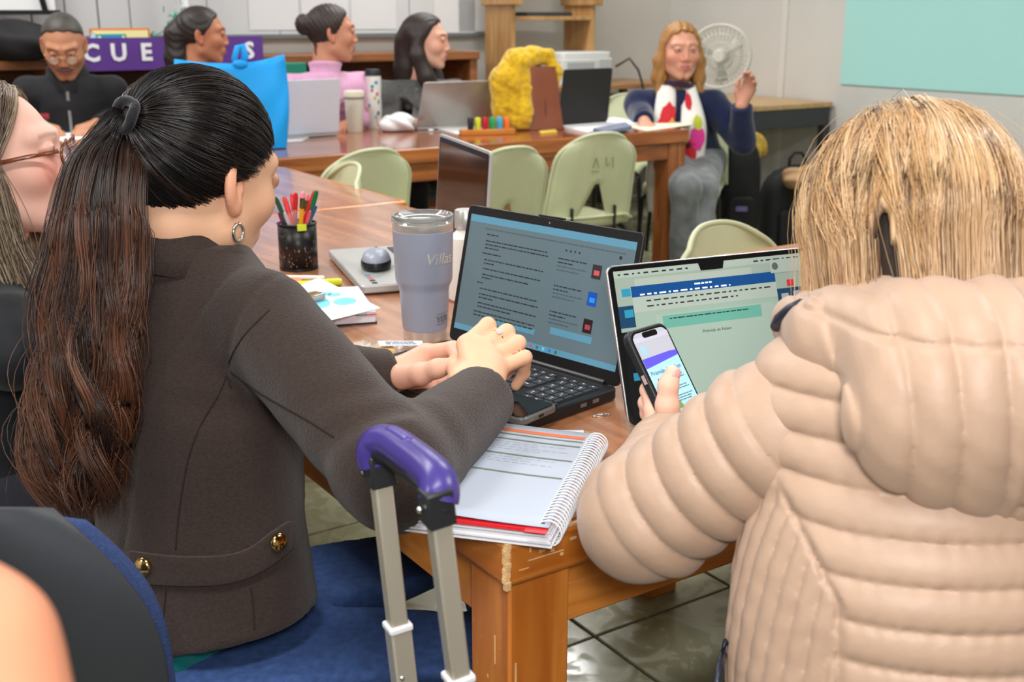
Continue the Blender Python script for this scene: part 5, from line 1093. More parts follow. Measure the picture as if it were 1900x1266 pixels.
# ---------------------------------------------------------------- hands from joint positions
def hand_sdf(P, wrist, fingers, thumb, rs=1.0, palm_k=.016):
    d = None; w = np.asarray(wrist, np.float32)
    for i, f in enumerate(fingers):
        r0 = (.0092, .0094, .0090, .0078)[i] * rs
        c = cap(P, w, f[0], .0175 * rs, .0125 * rs); d = c if d is None else smin(d, c, palm_k * rs)
    for i, f in enumerate(fingers):
        r0 = (.0092, .0094, .0090, .0078)[i] * rs
        e = chain(P, f, [r0 * 1.16, r0 * 1.06, r0 * .92, r0 * .80], .004 * rs); d = smin(d, e, .0045 * rs)
    e = chain(P, thumb, [.0165 * rs, .0125 * rs, .0105 * rs, .0086 * rs], .007 * rs)
    return smin(d, e, .0065 * rs)
def simple_hand(wrist, direc, up, curl=0.6, s=1.0, thumb_side=1):     # relaxed hand: returns finger and thumb joints
    y = np.array(direc, float); y /= np.linalg.norm(y); z = np.array(up, float); z -= y * (z @ y); z /= np.linalg.norm(z); x = np.cross(y, z) * thumb_side; w = np.array(wrist, float); out = []
    for i, (ox, L0, l) in enumerate(((.024, .088, (.042, .025, .020)), (.008, .092, (.046, .029, .021)), (-.008, .087, (.042, .027, .020)), (-.023, .078, (.033, .020, .018)))):
        p = w + (x * ox + y * L0) * s; f = [p]; a = .15
        for k, ll in enumerate(l): a += curl * (0.5, .8, .6)[k]; d = y * math.cos(a) - z * math.sin(a) + x * ox * 1.2; p = p + d * ll * s; f.append(p)
        out.append(f)
    t = [w + (x * .018 + y * .02 - z * .006) * s, w + (x * .04 + y * .05 - z * .014) * s, w + (x * .046 + y * .08 - z * .022) * s, w + (x * .044 + y * .102 - z * .03) * s]
    return out, t
# ---------------------------------------------------------------- seated figures across the room
def hair_cap(Q, t=.012, n=(0, .80, -.60), p0=(0, .068, .062), low=-.075):
    d = ell(Q, (0, -.014, .030), (.0745 + t, .096 + t, .087 + t)); n = np.array(n) / np.linalg.norm(n)
    d = smax(d, (Q - np.array(p0, np.float32)) @ n.astype(np.float32) + .0025 * np.sin(Q[:, 0] * 150), .010)
    return smax(d, low - Q[:, 2], .012)
def seated(name_label, hc, hyaw, hpitch, tyaw, skin, lips, brow, top_m, leg_m, s=1.06, sleeves=True, hair=None, hair_m=None, male=0.0, iris=(50, 34, 24), lean=0.10, arms=None, collar=None, knees=None, h_head=.0029, pelvis=None, blush=.12, shw=.165, hroll=0.0, wide=1.0, arm_r=(.062, .050, .040), legs=None, belly=0.0, group='people seated in the meeting', browt=1.0, wavy=0.0, ears=True, hand_up=None, shoes=True, hcurl=(.5, .5), reach=.15, nbz=-.075):
    hc = np.array(hc, np.float32); HM = rot_head(hyaw, hpitch, hroll); TM = rot_head(tyaw); fw, rt = TM[:, 1], TM[:, 0]; up = np.array([0, 0, 1.])
    nb = hc + HM @ np.array([0, -.035, -.10], np.float32) * s + np.array([0, 0, nbz * s]); pv = np.array(pelvis) if pelvis is not None else np.array([*(nb[:2] - fw[:2] * lean), .52])
    O = np.array([pv[0], pv[1], 0.0]); root = thing('person', name_label, 'person', O, 0, group)
    SL, SR = nb - rt * shw * s - up * .055 * s, nb + rt * shw * s - up * .055 * s
    if arms is None:
        arms = []
        for S_, sg in ((SL, -1), (SR, 1)):
            e = S_ + fw * .00 + rt * sg * .05 - up * .23; e[2] = max(e[2], TZ + .055); w = e + fw * reach - rt * sg * .11; w[2] = TZ + .04; arms.append((e, w))
    (eL, wL), (eR, wR) = arms
    chest = nb * .55 + pv * .45
    def top(P):
        d = ecap(P, nb - up * .10 * s, chest, .125 * s, .135 * s, fw, .72); d = smin(d, ecap(P, chest, pv, .135 * s, (.150 + belly) * s, fw, .78), .05)
        d = smin(d, cap(P, SL, SR, .058 * s), .06); d = smin(d, cap(P, nb + up * .0 * s, nb - up * .10 * s, .070 * s, .10 * s), .05)
        for S_, e, w in ((SL, eL, wL), (SR, eR, wR)): d = smin(d, chain(P, [S_, e, w], [a * s for a in arm_r], .012), .03)
        d = d + .0035 * wnoise(P, 28, 3) + .0016 * wnoise(P, 75, 4)
        if wavy: d = d + wavy * np.sin(P[:, 2] * 260)
        d = smax(d, (P[:, 2] - (nb[2] + .012 * s)) , .01)
        for w, e in ((wL, eL), (wR, eR)):
            dd = (w - e) / np.linalg.norm(w - e); d = np.where(((P - w) ** 2).sum(1) < .01, smax(d, (P - w) @ dd.astype(np.float32), .006), d)
        return d
    lo = np.minimum.reduce([SL, SR, eL, eR, wL, wR, pv]) - .22; hi = np.maximum.reduce([SL, SR, eL, eR, wL, wR, pv, nb + up * .1]) + .2
    V, F = surfnet(top, lo, hi, .0095); mesh_np('top', V, F, top_m, root, None, 180, O)
    # skin: head, neck and hands in one mesh
    Vs, Fs, Cs, n = [], [], [], 0
    def hd(P):
        Q = ((P - hc) @ HM) / s; d = head_sdf(Q, wide=wide, male=male, ears=ears) * s
        return smin(d, cap(P, hc + HM @ np.array([0, -.03, -.055], np.float32) * s, nb - up * .03, .052 * s, .060 * s), .022 * s)
    V, F = surfnet(hd, hc - .30 * s, hc + .17 * s, h_head); Vs.append(V); Fs.append(F + n); n += len(V); Cs.append(skin_col(((V - hc) @ HM) / s, skin, lips, brow, male, blush, browt))
    for i, (e, w) in enumerate(((eL, wL), (eR, wR))):
        dd = (w - e) / np.linalg.norm(w - e); q = hand_up if (hand_up is not None and i == hand_up[0]) else None
        fs, th = simple_hand(w, dd if q is None else q[1], up if q is None else q[2], hcurl[i], s, 1 if i == 0 else -1)
        def hnd(P): return smin(hand_sdf(P, w, fs, th, s), cap(P, w, w - dd * .06, .024 * s, .027 * s), .012)
        al = np.array([w - dd * .05] + th + [p for f in fs for p in f]); V, F = surfnet(hnd, al.min(0) - .035, al.max(0) + .035, .0045)
        Vs.append(V); Fs.append(F + n); n += len(V); Cs.append(np.tile(np.array(lin(skin)[:3]), (len(V), 1)))
    mesh_np('body', np.concatenate(Vs), np.concatenate(Fs), M_SKIN, root, np.concatenate(Cs), 180, O)
    eyeballs(root, HM, hc, s, O, iris)
    # trousers and shoes
    if legs is None:
        kn = [pv + fw * .40 - rt * .10 + up * (.0), pv + fw * .40 + rt * .10]
        for k in kn: k[2] = .50
        ank = [k + fw * .02 for k in kn]
        for a in ank: a[2] = .09
    else: kn, ank = legs
    kn = [np.array(k) for k in kn]; ank = [np.array(a) for a in ank]; hp = [pv - rt * .085, pv + rt * .085]
    def tro(P):
        d = ecap(P, pv - rt * .07, pv + rt * .07, .125, .125, up, .85)
        for hq, k, a in zip(hp, kn, ank): d = smin(d, chain(P, [hq, k, a], [.098, .070, .052], .03), .03)
        return smax(d + .004 * wnoise(P, 26, 8) + .002 * wnoise(P, 70, 9), (pv[2] + .10) - 0 * P[:, 0] - 9e9 * 0 - (pv[2] + .10) + P[:, 2] - (pv[2] + .10), .01)
    al = np.array([pv] + kn + ank); V, F = surfnet(tro, al.min(0) - .17, al.max(0) + .17, .012); mesh_np('trousers', V, F, leg_m, root, None, 180, O)
    for k, a in zip(kn, ank):
        d2 = fw.copy()
        def sho(P): return smax(smin(cap(P, [a[0], a[1], .05], [a[0] + d2[0] * .15, a[1] + d2[1] * .15, .035], .045, .038), cap(P, a, [a[0], a[1], .05], .046, .045), .03), .002 - P[:, 2], .004)
        V, F = surfnet(sho, (a[0] - .22, a[1] - .22, -.01), (a[0] + .22, a[1] + .22, .2), .008); mesh_np('shoe', V, F, mat('dark_shoe', (36, 34, 36), .5), root, None, 180, O)
    if hair is not None:
        def hf(P): Q = ((P - hc) @ HM) / s; return hair(Q) * s
        V, F = surfnet(hf, hc - .47 * s, hc + .26 * s, .0048); mesh_np('hair', V, F, hair_m, root, None, 180, O)
    return root, O, HM, hc, nb, fw, rt, s
def hair_mat(name, rgb, var=.25, sc=(300, 300, 30), rough=.38): return mat(name, rgb, rough, var=var, scale=1.0, stretch=sc, bump=.5, bscale=1.0, spec=.5)
def loc_tube(root, info, name, pts, r, m, n=8, flat=None, closed=False):
    _, O, HM, hc, nb, fw, rt, s = info; P = [HM @ np.array(p, float) * s + hc - O for p in pts]; return MB().tube(P, r, n, flat=flat, closed=closed).obj(name, m, root, 180)
M_DENIM = cloth('blue_denim', (44, 66, 112), .85, .25, 60, .3, 300)
M_DARKT = cloth('dark_trousers', (36, 36, 42))
# --- man writing at the left
hc = pd(118, 84, 5.05); vdir = math.atan2(-hc[0], -hc[1])
M_BLKJ = cloth('black_jacket', (40, 41, 43), .75, .1, 12, .2, 60, .1)
def man_hair(Q): return smax(hair_cap(Q, .006, (0, .66, -.75), (0, .055, .092), -.06), -ell(np.stack([np.abs(Q[:, 0]), Q[:, 1], Q[:, 2]], 1), (.052, .085, .085), (.026, .03, .03)), .008)
ww = pt(95, 240, TZ + .045); we = ww + np.array([-.26, .14, .06]); 
tyaw = vdir + .12
m_ = seated('man in a black zip jacket with glasses and moustache writing at the table', hc, vdir + .10, .52, tyaw, (196, 140, 108), (168, 98, 88), (70, 62, 56), M_BLKJ, M_DARKT, s=1.12, hair=man_hair, hair_m=hair_mat('grey_black_hair', (66, 62, 56), .35), male=1.0, lean=.06, arms=None, shw=.160, wide=1.02, hcurl=(.9, .9), reach=.17, nbz=-.06)
MAN = m_
gold = mat('gold_wire', (196, 172, 120), .25, metal=.9)
for sx in (-1, 1):
    loc_tube(m_[0], m_, 'lens_rim', [(sx * .034 + .021 * math.cos(t), .108 - .004 * abs(math.cos(t)), -.004 + .0135 * math.sin(t)) for t in [2 * math.pi * k / 20 for k in range(20)]], .0014, gold, 6, closed=True)
    loc_tube(m_[0], m_, 'temple_arm', [(sx * .055, .104, .000), (sx * .074, .06, .004), (sx * .080, -.008, .006)], .0013, gold, 6)
    loc_tube(m_[0], m_, 'lens', [(sx * .034, .1065, -.004), (sx * .034, .1075, -.004)], .0195, mat('spectacle_glass', (240, 244, 246), .03, alpha=.18, spec=.9), 20)
loc_tube(m_[0], m_, 'bridge', [(-.013, .107, .002), (0, .111, .004), (.013, .107, .002)], .0013, gold, 6)
loc_tube(m_[0], m_, 'top_bar', [(-.05, .105, .0095), (0, .110, .0105), (.05, .105, .0095)], .0013, gold, 6)
loc_tube(m_[0], m_, 'moustache', [(-.030, .086, -.058), (-.015, .098, -.050), (0, .102, -.047), (.015, .098, -.050), (.030, .086, -.058)], [.004, .0072, .0075, .0072, .004], mat('grey_moustache', (88, 80, 74), .8, var=.3, scale=200), 8, flat=.8)
def front_strip(info, name, x, z0, z1, w, m, off=.0):
    root, O, HM, hc, nb, fw, rt, s = info; G = []
    for k in range(9):
        z = z0 + (z1 - z0) * k / 8; c = nb + rt * x * s + np.array([0, 0, z * s]); G.append([c + rt * (-w / 2) + fw * (.093 * s + off), c + rt * (w / 2) + fw * (.093 * s + off)])
    return MB().grid([[tuple(p - O) for p in r] for r in G]).obj(name, m, root, 0, solid=.006)
root, O, HM, hc, nb, fw, rt, s = MAN
wp_ = pt(78, 222, TZ + .12); wq_ = pt(104, 240, TZ + .012)
pno = MB().tube([wp_, wq_], .0055, 10).obj('pen', mat('grey_pen', (150, 150, 150), .35), None, 180); tag(pno, 'slim grey pen in the writing man\'s hand', 'pen')
front_strip(MAN, 'zip', -.0, -.05, -.30, .012, mat('zip_silver', (150, 152, 154), .35, metal=.6), .010)
front_strip(MAN, 'red_logo', .095, -.135, -.155, .034, mat('logo_red', (190, 50, 66), .5), .006)
for sx in (-1, 1):
    root, O, HM, hc, nb, fw, rt, s = MAN
    MB().tube([tuple(nb - O + rt * sx * .062 * s - fw * .03 + np.array([0, 0, .045])), tuple(nb - O + rt * sx * .064 * s + fw * .045 + np.array([0, 0, .025])), tuple(nb - O + rt * sx * .022 * s + fw * .108 + np.array([0, 0, -.055]))], [.022, .026, .016], 10, flat=.5).obj('collar', M_BLKJ, root, 180)
# --- woman with the dark ponytail behind the blue bag
hc = pd(376, 66, 5.25)
def pony_hair(Q):
    d = hair_cap(Q, .008, (0, .84, -.54), (0, .058, .080)); d = smin(d, chain(Q, [(0, -.09, .04), (0, -.112, .0), (0, -.11, -.10), (.01, -.095, -.22)], [.035, .048, .052, .035], .02), .02)
    return d + .0014 * np.sin(Q[:, 2] * 200 + Q[:, 0] * 300)
M_BLKT = cloth('black_top', (28, 28, 30))
seated('woman with a long dark ponytail in black behind the blue tote bag', hc, math.radians(76), .05, math.radians(105), (190, 128, 96), (172, 96, 88), (46, 34, 28), M_BLKT, M_DARKT, s=1.06, hair=pony_hair, hair_m=hair_mat('dark_brown_hair', (42, 34, 32), .4), lean=.04, wide=1.04, nbz=-.045)
# --- woman in the pink roll neck
hc = pd(616, 62, 5.2); M_PINK = cloth('pink_knit', (226, 172, 206), .95, .06, 60, .35, 160, .4)
def bun_hair(Q):
    d = hair_cap(Q, .008, (0, .84, -.54), (0, .060, .080)); d = smin(d, ell(Q, (0, -.122, .035), (.045, .036, .045)), .012)
    d = smin(d, cap(Q, (.035, -.08, -.03), (.03, -.075, -.10), .006, .003), .006); return d + .0012 * np.sin(Q[:, 1] * 300 + Q[:, 2] * 200)
pk_ = seated('woman in a pink roll neck sweater with her dark hair in a bun', hc, math.radians(74), .02, math.radians(150), (206, 146, 118), (176, 100, 96), (60, 42, 36), M_PINK, cloth('maroon_trousers', (66, 24, 40)), s=1.06, hair=bun_hair, hair_m=hair_mat('brown_black_hair', (50, 38, 34), .4), lean=.06, reach=.07)
root, O, HM, hcx, nb, fw, rt, s = pk_
MB().lathe([(.082, -.03), (.074, .0), (.070, .03), (.073, .05), (.078, .058), (.076, .066), (.066, .070), (.060, .05)], 32, TR(tuple(nb - O + np.array([0, 0, -.012])), rx=-.12)).obj('roll_collar', M_PINK, root, 180)
# --- woman with long dark hair in a grey blazer
hc = pd(790, 78, 5.35); M_GREY = cloth('grey_tweed', (92, 92, 90), .95, .25, 90, .3, 200)
def long_hair(Q):
    X = np.abs(Q[:, 0]); M2 = np.stack([X, Q[:, 1], Q[:, 2]], 1)
    d = hair_cap(Q, .011, (0, .84, -.54), (0, .058, .082), -.09)
    d = smin(d, chain(M2, [(.070, -.025, .02), (.080, -.02, -.06), (.080, .02, -.15), (.072, .065, -.24), (.062, .075, -.32)], [.026, .034, .038, .034, .014], .02), .02)
    d = smin(d, chain(Q, [(0, -.09, .0), (0, -.085, -.12), (0, -.08, -.28)], [.055, .06, .05], .02), .02)
    return d + .0018 * np.sin(Q[:, 0] * 330 + Q[:, 1] * 260) * (.5 + .5 * np.sin(Q[:, 2] * 20))
gz = seated('woman with long dark hair in a grey blazer behind the silver laptop lid', hc, math.radians(98), .02, math.radians(165), (226, 172, 148), (190, 108, 104), (50, 38, 34), M_GREY, M_DARKT, s=1.05, hair=long_hair, hair_m=hair_mat('espresso_hair', (44, 32, 28), .4), lean=.05, ears=False, reach=.06)
root, O, HM, hcx, nb, fw, rt, s = gz
MB().lathe([(.066, -.03), (.060, .0), (.058, .035), (.054, .036), (.05, .0)], 28, TR(tuple(nb - O))).obj('high_collar', cloth('charcoal_knit', (60, 62, 66)), root, 180)
for sx in (-1, 1):
    MB().prism([(0, 0), (.055, -.03), (.03, -.11), (-.02, -.22), (-.03, -.2)], -.006, .006, TR(tuple(nb - O + rt * sx * .03 + fw * .088 + np.array([0, 0, -.02])), rz=-math.radians(165)) @ Matrix.Rotation(math.pi / 2, 4, 'X') @ Matrix.Diagonal((-sx, 1, 1, 1))).obj('lapel', cloth('grey_lapel', (128, 128, 124)), root, 35)
# --- woman with the floral scarf
hc = pd(1262, 96, 5.6); M_NAVY = cloth('navy_sweater', (26, 34, 66), .9, .08, 40, .25, 120)
def wavy_hair(Q):
    X = np.abs(Q[:, 0]); M2 = np.stack([X, Q[:, 1], Q[:, 2]], 1)
    d = hair_cap(Q, .013, (0, .84, -.54), (0, .060, .082), -.10)
    d = smin(d, chain(M2, [(.068, .0, .035), (.086, -.005, -.04), (.088, -.012, -.11), (.094, .012, -.17)], [.024, .030, .032, .016], .02), .02)
    d = smin(d, chain(Q, [(0, -.09, .0), (0, -.085, -.14)], [.06, .055], .02), .02); return d + .0025 * np.sin(Q[:, 0] * 200 + Q[:, 2] * 60) + .002 * np.sin(Q[:, 1] * 260)
cyaw = math.atan2(-hc[0], -hc[1]); rs_ = rot_head(cyaw); fwv, rtv = rs_[:, 1], rs_[:, 0]
hand_w = pd(1376, 196, 5.5); elb = pd(1378, 262, 5.62); wl2 = pd(1195, 226, 5.5); el2 = pd(1185, 200, 5.75)
kR = pd(1304, 352, 5.36); kL = pd(1272, 350, 5.25); aR_ = pt(1292, 505, .09); aL_ = pt(1262, 500, .09)
pvs = np.array([*(np.array(hc[:2]) + np.array([.09, .14])), .53])
sc_ = seated('woman in a navy sweater and floral scarf raising one hand while speaking', hc, cyaw - .28, .0, cyaw - .12, (214, 154, 130), (186, 110, 106), (104, 76, 52), M_NAVY, cloth('grey_jeans', (112, 116, 118), .85, .3, 14, .3, 200), s=1.12, hair=wavy_hair, hair_m=hair_mat('honey_hair', (160, 114, 62), .3), pelvis=pvs, arms=[(elb, hand_w), (el2, wl2)] if rtv[0] < 0 else [(el2, wl2), (elb, hand_w)], legs=([kR, kL], [aR_, aL_]), browt=.6, ears=True, hand_up=(0 if rtv[0] < 0 else 1, np.array([.30, -.1, .9]), np.array([.5, .8, .1])), hcurl=(.75, .75), arm_r=(.068, .060, .046), belly=.01, wide=1.05)
root, O, HM, hcx, nb, fw, rt, s = sc_
def scarf(side, flip):
    G = []
    for k in range(26):
        f = k / 25; z = nb[2] + .035 - f * .62; wv = .036 + .022 * min(1, f * 3) + .006 * math.sin(f * 9 + side)
        cx = side * (.055 + .030 * math.sin(f * 2.2)); dep = .050 * s + .075 * min(1, f * 4) + .012 * math.sin(f * 7 + side)
        c = nb + rt * cx + fw * dep; G.append([tuple(np.array([*(c + rt * q * wv + fw * .016 * (1 - q * q)).tolist()[:2], z]) - O) for q in (-1, -.66, -.33, 0, .33, .66, 1)])
    return G
M_SC = mat('scarf_white', (236, 232, 226), .8, bump=.2, bscale=90); scp = {}
rngs = random.Random(4)
for side in (-1, 1):
    G = scarf(side, 0); sf = MB().grid(G).obj('scarf', M_SC, root, 180, solid=.006)
    pats = ([(6, 2, 3.4, 3.0, (206, 40, 52)), (9.5, 4.3, 3.8, 2.0, (206, 40, 52)), (11.5, 2.2, 2.6, 1.5, (196, 30, 46)), (8, .8, 2.2, 1.2, (206, 170, 70)), (15, 3.2, 3, 1.8, (206, 40, 52))] if (side < 0) == (rt[0] > 0) else [(7, 2, 1.8, 1.4, (190, 200, 60)), (10, 2.2, 3.0, 2.3, (226, 60, 150)), (13, 4, 3.2, 2.0, (206, 40, 52)), (18, 3, 4, 2.2, (206, 40, 60)), (3, 4, 2, 1.4, (196, 30, 50)), (23, 3, 2.2, 2.4, (150, 60, 120)), (15.5, 4.9, .9, .9, (40, 30, 34)), (11.5, 4.6, .7, 1.2, (40, 30, 34))])
    for (k, q, rk_, rq, c) in pats:                 # printed blossoms lying on the cloth
        ring = []
        def on(kk, qq):
            kk = min(max(kk, 0), 24.99); qq = min(max(qq, 0), 5.99); i, j = int(kk), int(qq); a, b_ = kk - i, qq - j
            p = np.array(G[i][j]) * (1 - a) * (1 - b_) + np.array(G[i + 1][j]) * a * (1 - b_) + np.array(G[i][j + 1]) * (1 - a) * b_ + np.array(G[i + 1][j + 1]) * a * b_; return p + fw * .0055
        ctr = on(k, q); b = MB(); N_ = 14; vsx = [tuple(ctr)] + [tuple(on(k + rk_ * .8 * math.cos(2 * math.pi * t / N_) * (1 + .15 * math.sin(3 * t)), q + rq * .8 * math.sin(2 * math.pi * t / N_))) for t in range(N_)]
        b.add(vsx, [(0, 1 + t, 1 + (t + 1) % N_) for t in range(N_)]); o = b.obj('blossom', mat('scarf_%d_%d' % (c[0], c[1]), c, .8), None, 0); o.parent = sf; o.modifiers.new('s', 'SOLIDIFY').thickness = .002
MB().tube([tuple(nb - O + rt * .066 * math.cos(t) * s + fw * (.02 + .062 * math.sin(t)) * s + np.array([0, 0, .035 + .012 * math.sin(t + 1)])) for t in np.linspace(-.5, math.pi + .5, 14)], .018, 10, flat=.7).obj('neck_scarf', cloth('scarf_dark', (60, 40, 58)), root, 180)
# yellow fluffy scarf over the handbag
def ys(P):
    d = chain(P, [(-.02, .02, .33), (-.09, 0, .30), (-.14, -.02, .22), (-.15, -.03, .12)], [.045, .065, .075, .06], .03)
    d = smin(d, chain(P, [(-.15, -.03, .08), (-.08, -.05, .05), (-.06, -.05, .09), (-.13, -.05, .10)], [.058, .05, .04, .04], .02), .02); d = smin(d, chain(P, [(-.02, .02, .33), (.05, .03, .335), (.085, .03, .27), (.085, .035, .18)], [.04, .028, .03, .02], .02), .02)
    d = smin(d, chain(P, [(-.08, 0, .12), (-.07, 0, .22)], [.07, .06], .02), .03); d = d + .010 * np.abs(wnoise(P, 45, 31)) - .004 + .005 * wnoise(P, 160, 32); return smax(d, .002 - P[:, 2], .004)
V, F = surfnet(ys, (-.26, -.15, -.01), (.16, .15, .43), .0065)
yo = mesh_np('yellow_scarf', V, F, mat('mustard_fleece', (214, 172, 20), .95, var=.25, scale=40, bump=.7, bscale=160, sheen=.4), None, None, 180); yo.location = (hb[0] - .02, hb[1] + .03, TZ); tag(yo, 'fluffy mustard yellow scarf heaped over the brown handbag', 'scarf')
# ================================================================== foreground people
CAM = np.array([0, 0, CAM_H])
def hit(fn, u, v, t0=.3, off=0.0):
    r = ray(u, v); r = r / np.linalg.norm(r); t = t0
    for _ in range(160):
        p = CAM + r * t; d = float(fn(p[None].astype(np.float32))[0]) - off
        if d < .0003: break
        t += max(d * .7, .0004)
        if t > 2.5: t = 1.0; break
    return CAM + r * t
def normal(fn, p, e=.004):
    g = np.array([float(fn((p + np.eye(3)[i] * e)[None].astype(np.float32))[0] - fn((p - np.eye(3)[i] * e)[None].astype(np.float32))[0]) for i in range(3)]); return g / (np.linalg.norm(g) + 1e-9)
def strand_mesh(name, paths, r, cols, m, parent, O, sides=3):
    paths = np.asarray(paths, np.float32); S, K, _ = paths.shape
    T = np.gradient(paths, axis=1); T /= np.linalg.norm(T, axis=2, keepdims=True) + 1e-9
    ref = np.where(np.abs(T[..., 2:3]) < .9, np.array([0, 0, 1], np.float32), np.array([1, 0, 0], np.float32)); U = np.cross(T, ref); U /= np.linalg.norm(U, axis=2, keepdims=True) + 1e-9; Wv = np.cross(T, U)
    rr = (np.asarray(r, np.float32).reshape(-1, 1) if np.ndim(r) else np.full((S, 1), r, np.float32)) * np.concatenate([np.linspace(.7, 1, 3), np.ones(max(K - 6, 0)), np.linspace(1, .15, 3)])[None, :K]
    vs = [paths + (U * math.cos(a) + Wv * math.sin(a)) * rr[..., None] for a in [2 * math.pi * k / sides for k in range(sides)]]
    V = np.stack(vs, 2).reshape(-1, 3); base = (np.arange(S)[:, None] * K + np.arange(K - 1)[None]).reshape(-1) * sides; F = []
    for k in range(sides): k2 = (k + 1) % sides; F.append(np.stack([base + k, base + k2, base + sides + k2, base + sides + k], 1))
    C = np.repeat(cols.reshape(S * K, 3), sides, 0)
    return mesh_np(name, V, np.concatenate(F), m, parent, C, 180, O)
def LC(c): return np.array(lin(c)[:3])
def resample(P, n):
    P = np.asarray(P); s = np.concatenate([[0], np.cumsum(np.linalg.norm(np.diff(P, axis=0), axis=1))]); t = np.linspace(0, s[-1], n); return np.stack([np.interp(t, s, P[:, i]) for i in range(3)], 1)
M_STR = mat('hair_strands', (40, 30, 26), 0.30, attr='Col', spec=.6)
M_UND = mat('under_hair', (30, 24, 22), 0.5, attr=None)
def nails(root, O, tips, m, r=.0058):
    for (tip, prev, nrm) in tips:
        d = Vector(np.array(tip) - np.array(prev)).normalized(); n = Vector(nrm); n = (n - d * n.dot(d)).normalized(); x = d.cross(n)
        M = Matrix((x, d, n)).transposed().to_4x4(); M.translation = Vector(np.array(tip) - O) + n * r * .92 - d * .001
        MB().ball((0, 0, 0), (r * .78, r * 1.05, r * .28), 12, 8, M).obj('fingernail', m, root, 180)
def skin_block(fn, lo, hi, h, base, extra=None):
    V, F = surfnet(fn, lo, hi, h); C = np.tile(LC(base), (len(V), 1))
    C *= (1 + .05 * wnoise(V, 60, 5))[:, None]
    if extra is not None: C = extra(V, C)
    return V, F, C
def join(blocks):
    n = 0; Vs, Fs, Cs = [], [], []
    for V, F, C in blocks: Vs.append(V); Fs.append(F + n); Cs.append(C); n += len(V)
    return np.concatenate(Vs), np.concatenate(Fs), np.concatenate(Cs)
UP = np.array([0, 0, 1.0])
M_NAIL = mat('nail_pink', (236, 178, 170), 0.2)
# ------------------------------------------------------------------ woman in the brown coat
ty = math.radians(38); TM = rot_head(ty); fw, rt = TM[:, 1].astype(float), TM[:, 0].astype(float)
nb = np.array([-.412, 1.395, .985]); pv = np.array([-.395, 1.315, .50]); O1 = np.array([pv[0], pv[1], 0])
W1 = thing('person', 'woman with a long dark ponytail and brown wool coat typing at the black laptop', 'person', O1, 0)
SR, SL = nb + rt * .148 - UP * .078, nb - rt * .155 - UP * .070
eR, wR = pd(734, 880, 1.20), pd(892, 741, 1.405); eL, wL = np.array([-.335, 1.42, .800]), pd(716, 706, 1.575)
chest = nb * .55 + pv * .45
def coat_torso(P):
    d = ecap(P, nb - UP * .11, chest, .130, .138, fw, .74); d = smin(d, ecap(P, chest, pv - UP * .02, .138, .165, fw, .80), .06)
    d = smin(d, cap(P, SL, SR, .052), .06); return smin(d, cap(P, nb - UP * .005, nb - UP * .10, .064, .10), .05)
def coat_sleeve(P, S_, e, w, seed):
    d = chain(P, [S_, e, w], [.060, .060, .0445], .02)
    s = arc_param(P, [S_, e, w]); L1 = np.linalg.norm(e - S_)
    n1 = wnoise(P, 13, seed); d = d + .0040 * np.sin(s * 80 + 9 * n1) * np.exp(-((s - L1) / .09) ** 2) * (.4 + .6 * np.abs(wnoise(P, 9, seed + 3))) + .0016 * wnoise(P, 34, seed + 1)
    dd = (w - e) / np.linalg.norm(w - e); return smax(d, ((P - w) @ dd.astype(np.float32)) - .004, .004)
def coat(P):
    d = coat_torso(P); lat = (P - nb.astype(np.float32)) @ rt.astype(np.float32); dep = (P - nb.astype(np.float32)) @ fw.astype(np.float32); z = P[:, 2]
    d = d + .003 * wnoise(P, 16, 41) + .0008 * wnoise(P, 60, 42)
    back = 1 / (1 + np.exp((dep - .0) / .02))
    lat0 = .085 - .045 * np.clip((.86 - z) / .3, 0, 1) + .035 * np.clip((z - .80) / .15, 0, 1) ** 2
    d = d + .0026 * np.exp(-((lat - lat0) / .0032) ** 2) * back                                # princess seams
    d = d + .0026 * np.exp(-((lat + lat0) / .0032) ** 2) * back
    d = d + .006 * np.exp(-((z - (.83 - .25 * (lat - .10))) / .016) ** 2) * np.exp(-((lat - .15) / .05) ** 2)      # pull folds at the armpit
    hem = .508 + .028 * np.clip(lat / .15, -1, 1) - .012 * np.sin(lat * 18)
    d = smax(d, hem - z, .006)
    sr = coat_sleeve(P, SR, eR, wR, 51); sl = coat_sleeve(P, SL, eL, wL, 61)
    k = smin(d, smin(sr, sl, .004), .022)
    arm = np.abs(((P - (SR + rt * .004).astype(np.float32)) @ (rt * .86 - UP * .25 + fw * .2).astype(np.float32)))
    k = k + .0024 * np.exp(-(arm / .003) ** 2) * (lat > .08) * (z > .80)                          # armhole seam
    return smax(k, (z - (nb[2] + .010)), .008)
V, F = surfnet(coat, np.minimum.reduce([SL, SR, eR, eL, wR, wL, pv]) - .20, np.maximum.reduce([SL, SR, eR, eL, wR, wL, nb]) + .16, .0048)
M_COAT = mat('brown_wool', (60, 49, 45), .95, var=.16, scale=260, bump=.45, bscale=420, sheen=.18, spec=.15)
mesh_np('coat', V, F, M_COAT, W1, None, 180, O1)
